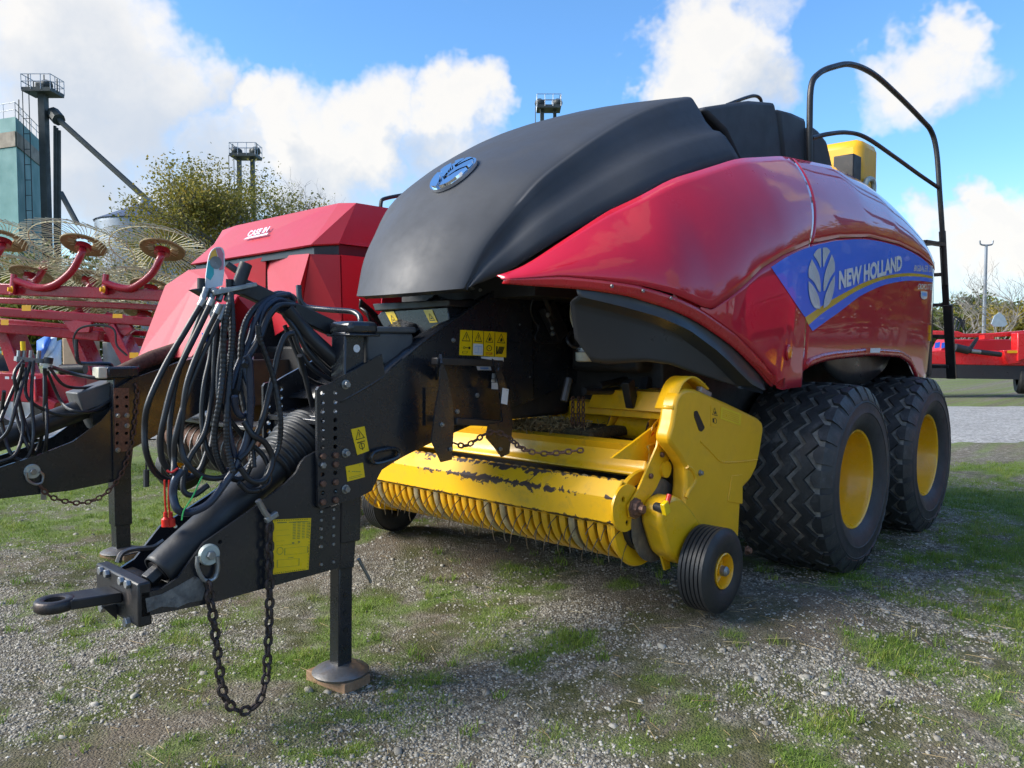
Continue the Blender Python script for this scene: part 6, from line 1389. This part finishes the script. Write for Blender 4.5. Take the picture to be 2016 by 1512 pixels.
kl = yz([(-120, 965), (0, 920), (83, 893), (144, 869), (200, 828), (222, 800), (225, 940), (253, 942), (138, 966), (0, 982), (-120, 1000)], KL)
for x0, x1 in ((KL - .014, KL), (km(KL), km(KL) + .014)): plate(kl, x0, x1).build('drawbar_side', 'black_paint', KB, smooth=30)
aw = P(63, 928, x=KL); MB().lathe([(.016, .001), (.016, .045), (.0, .05)], c=aw + Vector((.003, 0, 0)), n=24).build('anchor_washer', 'zinc_pale', KB); bolt(KB, aw + Vector((.02, 0, 0)), .02, 'zinc', washer=False)
MB().tube(catmull([P(a, b, x=KL + .02) for a, b in ((52, 930), (54, 944), (68, 953), (82, 950), (85, 936), (78, 928))], 4), .009, 8).build('shackle', 'zinc', KB)
MB().prism([P(a, b, x=KL + .02) for a, b in ((80, 964), (91, 964), (91, 984), (80, 984))], (.006, 0, 0)).build('tag', 'zinc', KB)
jx = KX + .12; jf = P(238, 1046, x=jx); jf.z = float(zg(jx, jf.y)) + .045
MB().beam((jx, jf.y, jf.z + .2), (jx, jf.y, .98), .12, .12, up=(1, 0, 0)).build('jack_sleeve', 'black_paint', KB, bevel=.006)
MB().beam((jx, jf.y, jf.z), (jx, jf.y, .75), .10, .10, up=(1, 0, 0)).build('jack_leg', 'black_paint', KB, bevel=.005)
MB().lathe([(-.004, .13), (.006, .14), (.014, .13), (.04, .06), (.042, .001)], c=(jx, jf.y, jf.z - .002), n=28, axis='z').build('jack_foot', 'bare_steel', KB)
jh = P(240, 735, x=jx); MB().beam((jx, jf.y, .9), (jx, jf.y + .02, jh.z), .13, .13, up=(1, 0, 0)).build('jack_sleeve', 'black_paint', KB, bevel=.006)
MB().box(jx - .1, jx + .1, jf.y - .1, jf.y + .12, jh.z - .03, jh.z + .05).build('jack_head', 'black_paint', KB, bevel=.015)
MB().box(jx - .02, jx + .1, jf.y - .16, jf.y - .1, jh.z - .03, jh.z + .05).build('jack_cover', 'filter_white', KB, bevel=.008)
MB().tube(catmull([P(a, b, x=jx - .05) for a, b in ((222, 728), (218, 718), (205, 716), (165, 716), (155, 712), (151, 700), (150, 668))], 5), .014, 8).build('crank_handle', 'black_paint', KB)
tb_ = thing('timber_block', 'weathered timber block under the jack foot of the red baler behind', 'block', (jx, jf.y, float(zg(jx, jf.y))))
MB().box(jx - .13, jx + .13, jf.y - .08, jf.y + .08, float(zg(jx, jf.y)) - .03, jf.z - .004, rot=(0, 0, .3)).build('timber', 'wood', tb_, bevel=.004)
MB().tube([P(-120, 905, x=KX), P(60, 845, x=KX), P(200, 790, x=KX)], .075, 20).build('shaft_guard', 'rubber_clean', KB)
MB().box(KX - .12, KX + .12, 1.98, 2.25, .98, 1.12, rot=(.3, 0, 0)).build('shaft_coupling', 'grey_box', KB, bevel=.01)
MB().tube(catmull([P(170, 815, x=KX), P(240, 800, x=KX), P(330, 780, x=KX)], 4), .11, 16).build('bellows', 'rubber_clean', KB)
MB().tube([P(210, 745, x=KX - .1), P(300, 705, x=KX - .1), P(352, 690, x=KX - .2)], [.05, .06, .07], 12).build('rusty_pipe', 'rust', KB)
pc = [P(a, b, x=KL + .03) for a, b in ((78, 955), (88, 968), (105, 980), (135, 988), (165, 990), (195, 980), (218, 962), (238, 935), (252, 900), (262, 860), (268, 810), (271, 770), (266, 756))]
chain('safety_chain', 'brown rusty safety chain hanging along the drawbar of the red baler behind', catmull(pc, 4), .062, .012, 'rust')
KH = [([(0, 830), (20, 780), (38, 740), (46, 712)], .012), ([(0, 910), (30, 895), (45, 850), (40, 800), (28, 740), (45, 710)], .012), ([(8, 770), (4, 830), (20, 890), (50, 905), (66, 860), (62, 780), (66, 710)], .012), ([(46, 715), (30, 800), (55, 880), (80, 905), (92, 860), (90, 770), (88, 725)], .012), ([(88, 725), (88, 790), (84, 850), (70, 890), (40, 910), (0, 925)], .013), ([(60, 712), (50, 760), (60, 790), (110, 815), (170, 812), (215, 790), (260, 745)], .011), ([(96, 722), (130, 760), (190, 760), (250, 735), (275, 722)], .011), ([(100, 722), (140, 735), (200, 745), (260, 740)], .014), ([(92, 728), (120, 790), (150, 810), (200, 805), (240, 770), (268, 742)], .011), ([(30, 760), (46, 820), (60, 870), (72, 905)], .011), ([(-20, 880), (15, 850), (34, 790), (52, 725)], .012)]
for pts, r in KH:
    p3 = [P(a, b, x=KX + .1 + random.uniform(-.1, .1)) for a, b in pts]; MB().tube(catmull(p3, 7), r, 8).build('hydraulic_hose', 'hose_rubber', KB)
MB().beam(P(30, 706, x=KX), P(95, 712, x=KX), .06, .03).build('hose_rack', 'zinc', KB)
MB().tube([P(92, 730, x=KX + .05), P(94, 714, x=KX + .05)], .026, 10).build('coupling_cap', 'filter_white', KB); MB().tube([P(94, 716, x=KX + .05), P(96, 704, x=KX + .05)], .03, 10).build('coupling_cap', 'rubber_clean', KB)
MB().tube([P(46, 690, x=KX), P(45, 672, x=KX)], .016, 10).build('coupling_cap', 'sticker_yellow', KB)
for px in (36, 46, 60, 75): MB().tube([P(px, 712, x=KX), P(px + 2, 690, x=KX)], .014, 8).build('coupling', 'zinc', KB)
# pickup of the red baler between the hoses
rr_ = P(440, 890, x=-5.6)
MB().cyl((-6.9, rr_.y + .2, .62), (-5.25, rr_.y + .2, .62), .13, 24).build('pickup_roller', 'rust', KB)
MB().box(-7.0, -5.2, rr_.y - .02, rr_.y + .22, .80, .83).build('pickup_plate', 'grey_plate', KB, bevel=.006)
for k in range(16): MB().lathe([(-.006, .10), (-.006, .2), (.006, .2), (.006, .10)], c=(-6.9 + k * .105, rr_.y + .25, .58), n=24).build('stripper_band', 'bare_steel', KB)
for k in range(2): MB().box(-6.4 + k * .7, -6.2 + k * .7, 3.0, 3.36, .95, 1.3).build('support', 'dark_frame', KB, bevel=.01)
for x in (km(-5.05), -5.05):
    w = part_empty('gauge_wheel', KB, (x, rr_.y + .35, .30)); 
    for nm, d in GP: o = bpy.data.objects.new(nm, d); COL.objects.link(o); o.parent = w
for x in (km(-5.25), -5.25):
    for y in (4.9, 6.2):
        w = part_empty('wheel', KB, (x, y, .577)); w.rotation_euler = (.4, 0, 0 if x > KX else math.pi)
        for nm, d in WM: o = bpy.data.objects.new(nm, d); COL.objects.link(o); o.parent = w
sticker('white_label', KB, [P(a, b, x=-5.62) for a, b in ((448, 720), (462, 720), (462, 696), (448, 696))], [], 'sticker_white')
sticker('white_label', KB, [P(a, b, x=-5.62) for a, b in ((470, 718), (499, 718), (499, 698), (470, 698))], [(rect2(.1, .5, .9, .9), 'print_red')], 'sticker_white')
plate(yz([(420, 700), (600, 690), (620, 760), (520, 830), (420, 830)], -5.65), -5.67, -5.65).build('gear_cover', 'dark_frame', KB)

# ------------------------------------------------------------------ wheel rake
RK = thing('wheel_rake', 'dark red hay rake with folded pale wire tine wheels at the left', 'rake', gp(150, 9.0))
RD = 9.0
def rb(name, a, b, w, h, m_='red_rake', d0=RD, d1=None): return MB().beam(P(*a, d=d0), P(*b, d=d1 or d0), w, h, up=(0, 0, 1)).build(name, m_, RK, bevel=.012)
rb('beam', (-60, 567), (335, 583), .14, .125); rb('beam', (-60, 589), (335, 607), .10, .07, d0=RD + .25)
rb('beam', (-60, 610), (330, 636), .12, .10, d0=RD - .4, d1=RD - .1); rb('beam', (-60, 626), (320, 660), .08, .06, d0=RD + .1); rb('beam', (-60, 640), (200, 662), .12, .11, d0=RD - .2); rb('beam', (170, 660), (330, 680), .10, .10, d0=RD + .5)
rb('leg', (18, 645), (60, 760), .30, .14); rb('leg', (150, 650), (190, 745), .28, .14, d0=RD + .2); rb('leg', (225, 640), (275, 735), .26, .14, d0=RD - .1)
MB().prism([P(a, b, d=RD - .2) for a, b in ((205, 622), (240, 618), (262, 650), (245, 662), (212, 640))], (-.04, .05, 0)).build('hinge_plate', 'red_rake', RK, bevel=.006)
MB().prism([P(a, b, d=RD - .3) for a, b in ((120, 628), (180, 634), (175, 655), (140, 655))], (-.04, .05, 0)).build('hinge_plate', 'red_rake', RK, bevel=.006)
for a, b in (((43, 612), (61, 601)), ((222, 626), (241, 618)), ((2, 640), (17, 629)), ((255, 705), (273, 694))):
    sticker('yellow_label', RK, [P(x, y, d=RD - .55) for x, y in ((a[0], a[1]), (b[0], a[1]), (b[0], b[1]), (a[0], b[1]))], [], 'sticker_orange', nrm=(.68, -.73, 0))
def rake_wheel(px, py, d, tilt, roll, R=.68, sub='base'):
    c = P(px, py, d=d); w = part_empty('rake_wheel', RK, c)
    rt = Vector((.7325, .681, 0)); fw = Vector((-.681, .7325, 0)); nrm = (Vector((0, 0, -1)) * math.cos(tilt) - fw * math.sin(tilt)).normalized()
    q = Matrix.Rotation(roll, 3, fw) @ Matrix(((rt.x, 0, 0), (rt.y, 0, 0), (rt.z, 0, 0))) if False else None
    nrm = Matrix.Rotation(roll, 3, fw) @ nrm; u = (rt - nrm * rt.dot(nrm)).normalized(); v = nrm.cross(u)
    T3 = lambda r, t, h: (u * math.cos(t) + v * math.sin(t)) * r + nrm * h
    mb = MB(); n_ = 60
    for k in range(n_):
        t = 2 * math.pi * k / n_ + random.uniform(-.02, .02); pts = []
        for s_ in (0, .35, .62, .80, .90, 1.0):
            pts.append(c + T3(.10 + (R - .10) * s_, t + .16 * s_ + (.22 * ((s_ - .8) / .2) if s_ > .8 else 0), -.02 + .10 * s_ * s_ + random.uniform(-.01, .01)))
        mb.tube(pts, .0040, 4, caps=False)
    mb.build('tines', 'tine_pale', w, kind='stuff', smooth=60)
    ring = [c + T3(R * .80, 2 * math.pi * k / 48, .045) for k in range(48)]; MB().tube(ring, .0065, 5, closed=True).build('tine_ring', 'tine_pale', w)
    mb = MB(); vs = []; n2 = 24
    for r, h in ((.24, .015), (.15, -.02), (.09, -.03)): vs += [c + T3(r, 2 * math.pi * k / n2, h) for k in range(n2)]
    mb.add(vs, [(i * n2 + k, i * n2 + (k + 1) % n2, (i + 1) * n2 + (k + 1) % n2, (i + 1) * n2 + k) for i in range(2) for k in range(n2)]); mb.build('hub_disc', 'wheel_disc', w, solid=.02)
    MB().tube([c + nrm * .0, c + nrm * .06], .085, 16).build('hub', 'red_rake', w)
    return c, nrm
WH = [(165, 482, 9.0, .42, .05, [(160, 500), (140, 535), (105, 562), (70, 566), (30, 552)]), (320, 491, 9.0, .42, .02, [(316, 508), (298, 540), (262, 566), (235, 566), (205, 556)]), (8, 473, 9.1, .42, .05, [(0, 492), (-30, 530), (-60, 556)]), (62, 541, 9.7, .40, .08, [(70, 552), (86, 530), (88, 518), (70, 556), (36, 556)]), (176, 549, 9.9, .40, .06, [(180, 560), (172, 570)]), (298, 565, 9.8, .40, .05, [(296, 575), (270, 585)]), (165, 603, 10.0, .35, .05, [(160, 612), (130, 622), (95, 615)]), (285, 615, 9.8, .35, .05, [(280, 622), (250, 632), (210, 620)])]
for px, py, d, ti, ro, armp in WH:
    c, nrm = rake_wheel(px, py, d, ti, ro)
    MB().tube(catmull([c + nrm * .05] + [P(a, b, d=d - .1) for a, b in armp], 5), .042, 10).build('wheel_arm', 'red_rake', RK)
for px in (24, 205): MB().tube([P(px + 4, 540, d=RD - .1), P(px, 580, d=RD - .1)], .035, 10).build('pivot_post', 'red_rake', RK); bolt(RK, P(px, 570, d=RD - .16), .04, 'sticker_orange', axis='y')
MB().tube(catmull([P(a, b, d=RD - .5) for a, b in ((148, 690), (145, 665), (160, 645), (200, 640), (225, 650), (230, 680), (250, 700))], 5), .012, 6).build('hydraulic_hose', 'hose_rubber', RK)
MB().tube([P(120, 728, d=RD - .8), P(168, 726, d=RD - .8)], .055, 12).build('hydraulic_cylinder', 'black_steel', RK)
rb('lower_beam', (-60, 757), (182, 768), .26, .30, d0=RD - .6); rb('lower_brace', (75, 745), (78, 790), .12, .12, d0=RD - .8); rb('lower_brace', (75, 785), (115, 800), .12, .10, d0=RD - .8)
for k in range(5): sticker('white_mark', RK, [P(x, y, d=RD - .95) for x, y in ((10 + k * 13, 746), (18 + k * 13, 746.5), (18 + k * 13, 741.5), (10 + k * 13, 741))], [], 'sticker_white', nrm=(.68, -.73, 0))
w = part_empty('wheel', RK, P(38, 798, d=RD + .2)); c = WO[w.name]
o = MB().lathe([(-.1, .18), (-.12, .30), (-.06, .36), (.06, .36), (.12, .30), (.1, .18)], n=36).build('tyre', 'rubber', w, origin=(0, 0, 0)); o.location = (0, 0, 0); o.rotation_euler = (0, 0, -.7)
o = MB().lathe([(.10, .19), (.06, .16), (.06, .06), (.1, .05), (.1, .001)], n=28).build('rim', 'sticker_white', w, origin=(0, 0, 0)); o.location = (0, 0, 0); o.rotation_euler = (0, 0, -.7)

# things standing behind the rake
def block(label, px0, px1, py0, py1, d, m_='concrete'):
    a, b = P(px0, py1, d=d), P(px1, py0, d=d); c = (a + b) / 2; w = (px1 - px0) * d / FPX
    t = thing('concrete_block', label, 'block', (c.x, c.y, 0), 'concrete blocks behind the rake')
    MB().box(-w / 2, w / 2, 0, .7, 0, b.z, rot=None).build('block', m_, t, bevel=.03, origin=(0, 0, 0)).location = (0, 0, 0); t.rotation_euler = (0, 0, R_(42.9))
mat('concrete_tan', (0.36, 0.26, 0.17), .9, var=.2, vscale=3, bump=.2)
block('tan concrete block stood on end beside the white tarpaulin', 122, 160, 664, 720, 15, 'concrete_tan'); block('pale grey concrete block between two legs of the rake', 201, 214, 672, 720, 15.5); block('wide grey concrete block at the right behind the rake legs', 214, 268, 675, 722, 16)
tp = thing('tarpaulin', 'white tarpaulin with blue stripes heaped behind the rake', 'tarpaulin', gp(95, 14))
mat('tarp_white', (.62, .66, .70), .5, var=.1, bump=.3, bscale=8); mat('tarp_blue', (.03, .13, .5), .5)
for (x0, x1, ya, yb_, m_) in ((86, 121, 668, 728, 'tarp_white'), (72, 100, 655, 700, 'tarp_blue'), (78, 112, 658, 705, 'tarp_white')):
    rows = [[P(x0 + (x1 - x0) * i / 8, ya + (yb_ - ya) * j / 8 + (8 - i) * 2.0, d=14 - .4 * math.sin(j / 8 * math.pi) * math.sin(.3 + i / 8 * 2.6) - (.1 if m_ == 'tarp_blue' else 0)) for j in range(9)] for i in range(9)]
    MB().grid(rows).build('sheet', m_, tp, solid=.02, smooth=60)
yf = thing('yellow_implement', 'yellow implement frame peeping in at the left edge', 'implement', gp(0, 12))
MB().beam(P(-40, 690, d=12), P(22, 640, d=12), .18, .18).build('frame', 'yellow_paint', yf, bevel=.01); MB().beam(P(18, 640, d=12), P(12, 730, d=12), .14, .14).build('frame', 'yellow_paint', yf, bevel=.01); MB().tube([P(30, 655, d=12), P(78, 650, d=12)], .05, 8).build('tube', 'yellow_paint', yf)
MB().lathe([(-.1, .25), (-.12, .4), (.12, .4), (.1, .25)], c=P(0, 748, d=12), n=28, axis='y').build('wheel', 'rubber', yf)

# ------------------------------------------------------------------ mower at the right
MD = 21.0
MW = thing('disc_mower', 'bright red disc mower conditioner parked across the road at the right', 'mower', gp(1950, MD))
mat('red_bright', (0.62, 0.018, 0.020), 0.3, coat=.5, var=.05, dirt=.1)
def mq_(px, py, d=MD): return P(px, py, d=d)
fwv = Vector((-.681, .7325, 0))
MB().prism([mq_(a, b) for a, b in ((1800, 716), (2080, 722), (2080, 748), (1800, 744))], fwv * .02).build('skirt_curtain', 'shield_plastic', MW, smooth=0)
MB().prism([mq_(a, b) for a, b in ((1800, 692), (1850, 690), (1960, 690), (2080, 694), (2080, 722), (1800, 717))], fwv * 1.2).build('deck', 'red_bright', MW, bevel=.03)
MB().prism([mq_(a, b, MD + .8) for a, b in ((1862, 668), (1990, 668), (2000, 692), (1850, 692))], fwv * .5).build('hood_panel', 'red_case', MW, bevel=.03)
MB().prism([mq_(a, b, MD + .2) for a, b in ((1800, 650), (1886, 652), (1900, 657), (1950, 656), (2080, 646), (2080, 658), (1950, 664), (1900, 664), (1880, 664), (1800, 656))], fwv * .3).build('frame_beam', 'red_bright', MW, bevel=.02)
MB().beam(mq_(1942, 660), mq_(1942, 668), .25, .25).build('frame_post', 'red_bright', MW); MB().prism([mq_(a, b, MD - .2) for a, b in ((2004, 655), (2022, 655), (2030, 700), (2004, 712))], fwv * .3).build('end_arm', 'red_bright', MW, bevel=.02)
MB().prism([mq_(a, b, MD - .15) for a, b in ((1975, 690), (2008, 688), (2010, 715), (1985, 718))], fwv * .2).build('side_box', 'red_bright', MW, bevel=.02)
MB().tube([mq_(1904, 690, MD - .2), mq_(1970, 698, MD - .2)], .07, 10).build('hydraulic_cylinder', 'black_steel', MW); MB().tube([mq_(1880, 684, MD - .2), mq_(1906, 690, MD - .2)], .11, 10).build('gearbox', 'black_steel', MW); MB().tube([mq_(1912, 691, MD - .25), mq_(1930, 693, MD - .25)], .05, 10).build('piston_rod', 'zinc', MW)
for k in range(3): MB().tube(catmull([mq_(1874 + 6 * k, 650, MD), mq_(1880 + 6 * k, 625 + 4 * k, MD), mq_(1890 + 4 * k, 632, MD), mq_(1897, 650, MD)], 5), .02, 5).build('hydraulic_hose', 'hose_rubber', MW)
for k in range(2): MB().tube(catmull([mq_(1905 + 6 * k, 690, MD), mq_(1918 + 4 * k, 672, MD), mq_(1925, 665, MD)], 5), .03, 5).build('hydraulic_hose', 'hose_rubber', MW)
o = MB().prism([mq_(a, b, MD - .1) for a, b in ((1952, 638), (1958, 622), (1968, 615), (1977, 622), (1984, 638), (1978, 643), (1957, 643))], fwv * .03); mat('sign_back', (.42, .50, .54), .4, metal=.4); o.build('slow_sign', 'sign_back', MW, smooth=0)
for px, py in ((1840, 678), (1853, 678)): sticker('print_label', MW, [mq_(px + a, py + b, MD - .02) for a, b in ((0, 8), (10, 6), (11, -5), (1, -3))], [], 'decal_blue', nrm=-fwv)
sticker('yellow_label', MW, [mq_(a, b, MD - .18) for a, b in ((1983, 695), (2006, 695), (2006, 690), (1983, 690))], [], 'sticker_orange', nrm=-fwv)
for px in (2014, 1790):
    w = part_empty('wheel', MW, mq_(px, 752, MD + .3)); o = MB().lathe([(-.14, .2), (-.17, .36), (-.1, .42), (.1, .42), (.17, .36), (.14, .2)], n=36).build('tyre', 'rubber', w, origin=(0, 0, 0)); o.location = (0, 0, .1); o.rotation_euler = (0, 0, R_(20))
    o = MB().lathe([(.12, .21), (.08, .18), (.08, .001)], n=24).build('rim', 'filter_white', w, origin=(0, 0, 0)); o.location = (0, 0, .1); o.rotation_euler = (0, 0, R_(20))

# ------------------------------------------------------------------ the row opposite, seen mirrored in the red panels
def sister(label, off, rz=0.0):
    """another baler of the same kind: its large panels, hood and wheels"""
    r = thing('square_baler', label, 'baler', (CX + off[0], 4.5 + off[1], 0), 'balers parked in the row opposite')
    for ch in list(BAL.children):
        if ch.name.split('.')[0] in ('shoulder_panel', 'side_panel', 'hood', 'skirt_panel', 'bale_chamber', 'inner_frame', 'top_cover', 'blue_band', 'gold_stripe', 'blue_stripe', 'lettering', 'emblem_leaf', 'drawbar_arm', 'drawbar_side', 'rear_wall', 'pickup_shield', 'wind_guard', 'crop_deflector'):
            c = ch.copy(); COL.objects.link(c); c.parent = r
        if ch.name.split('.')[0] == 'wheel':
            c = ch.copy(); COL.objects.link(c); c.parent = r
            for g in ch.children: d = g.copy(); COL.objects.link(d); d.parent = c
    r.rotation_euler = (0, 0, rz); return r
sister('sister baler facing the camera side, seen mirrored in the red front panel', (8.4, 7.5), 0.0)
sister('farther sister baler mirrored low in the red rear panel', (10.6, 14.0), 0.35)
for i, (x, y, h, sd, lm, lb) in enumerate([(10, 34, 10, 71, 'leaf_yellow', 'yellow-brown tree mirrored in the rear panel'), (16, 44, 12, 72, 'leaf_autumn', 'tall autumn tree mirrored in the rear panel'), (8, 38, 9, 73, 'leaf_yellow', 'rust brown tree mirrored under the blue stripe'), (26, 40, 12, 74, 'leaf_green', 'dark tree mirrored at the panel seam'), (34, 30, 11, 75, 'leaf_autumn', 'olive tree mirrored in the front panel'), (6, 50, 9, 76, 'leaf_green', 'green tree mirrored at the rear edge'), (40, 16, 11, 77, 'leaf_autumn', 'wide autumn tree mirrored in the hood')]):
    tree('autumn_tree', lb, Vector((x, y, 0)), h, 1.1, lm, 5000, .26, seed=sd, depth=5, trunk=.22, clump=.9, group='trees opposite')
def conifer(label, base, h, seed):
    nr = np.random.default_rng(seed); root = thing('conifer_tree', label, 'tree', base, 'trees opposite'); b = Vector(base)
    MB().tube([b, b + Vector((0, 0, h))], [.25, .03], 7).build('trunk', 'bark', root)
    n = 7000; t = nr.random(n) ** .8; z = h * (.06 + .94 * t); lay = .75 + .25 * np.sin(z * 5.0 + nr.normal(0, .3, n)); r = (1 - t) * h * .24 * np.sqrt(nr.random(n)) * lay + .05; a = nr.random(n) * 6.283 + np.floor(z * 2) * 1.3
    c = np.stack([r * np.cos(a), r * np.sin(a), z - r * .25], 1); d = np.stack([np.cos(a), np.sin(a), -.35 + 0 * a], 1); s = (.25 + .25 * nr.random(n))[:, None]; e = np.stack([-np.sin(a), np.cos(a), .4 * nr.normal(size=n)], 1)
    V = np.stack([c - d * s, c + e * s * .35, c + d * s, c - e * s * .35], 1).reshape(-1, 3)
    o = fastmesh('crown', V, np.arange(n * 4).reshape(-1, 4), MATS['leaf_conifer'], {'tone': np.repeat(nr.random(n), 4)}, smooth=False, loc=base); o.parent = root; o.location = (0, 0, 0)
for i, (x, y, h, lb) in enumerate([(11.5, 46, 17, 'broad dark conifer mirrored above the blue band'), (9.0, 52, 13, 'small dark conifer mirrored between two taller ones'), (6.0, 50, 19, 'tallest conifer mirrored above the blue band'), (3.0, 52, 16, 'dark conifer mirrored near the rear edge')]): conifer(lb, (x, y, 0), h, 90 + i)
# ------------------------------------------------------------------ far woodland all round the yard
n = 42000; a = rng.random(n) * 2 * math.pi; hh = 4.0 + 6.0 * fbm(np.cos(a) * 9 + 20, np.sin(a) * 9 + 20, 4, 141); z = hh * rng.random(n) ** .8; rad = 165 + 14 * rng.random(n)
c = np.stack([rad * np.cos(a), rad * np.sin(a), z], 1); u_ = rng.normal(size=(n, 3)); u_ /= np.linalg.norm(u_, axis=1)[:, None]; e_ = np.cross(u_, rng.normal(size=(n, 3))); e_ /= np.linalg.norm(e_, axis=1)[:, None]
s_ = (.45 + .7 * rng.random(n))[:, None]; V = np.stack([c - u_ * s_, c + e_ * s_ * .6, c + u_ * s_, c - e_ * s_ * .6], 1).reshape(-1, 3)
tone = np.clip(.2 + .7 * fbm(np.cos(a) * 30 + 50, np.sin(a) * 30 + 50, 3, 151) + rng.normal(0, .14, n) - .1, 0, 1)
tag(fastmesh('distant_wood', V, np.arange(n * 4).reshape(-1, 4), MATS['leaf_autumn'], {'tone': np.repeat(tone, 4)}, smooth=False), kind='stuff', label='low band of distant autumn woodland along the horizon')
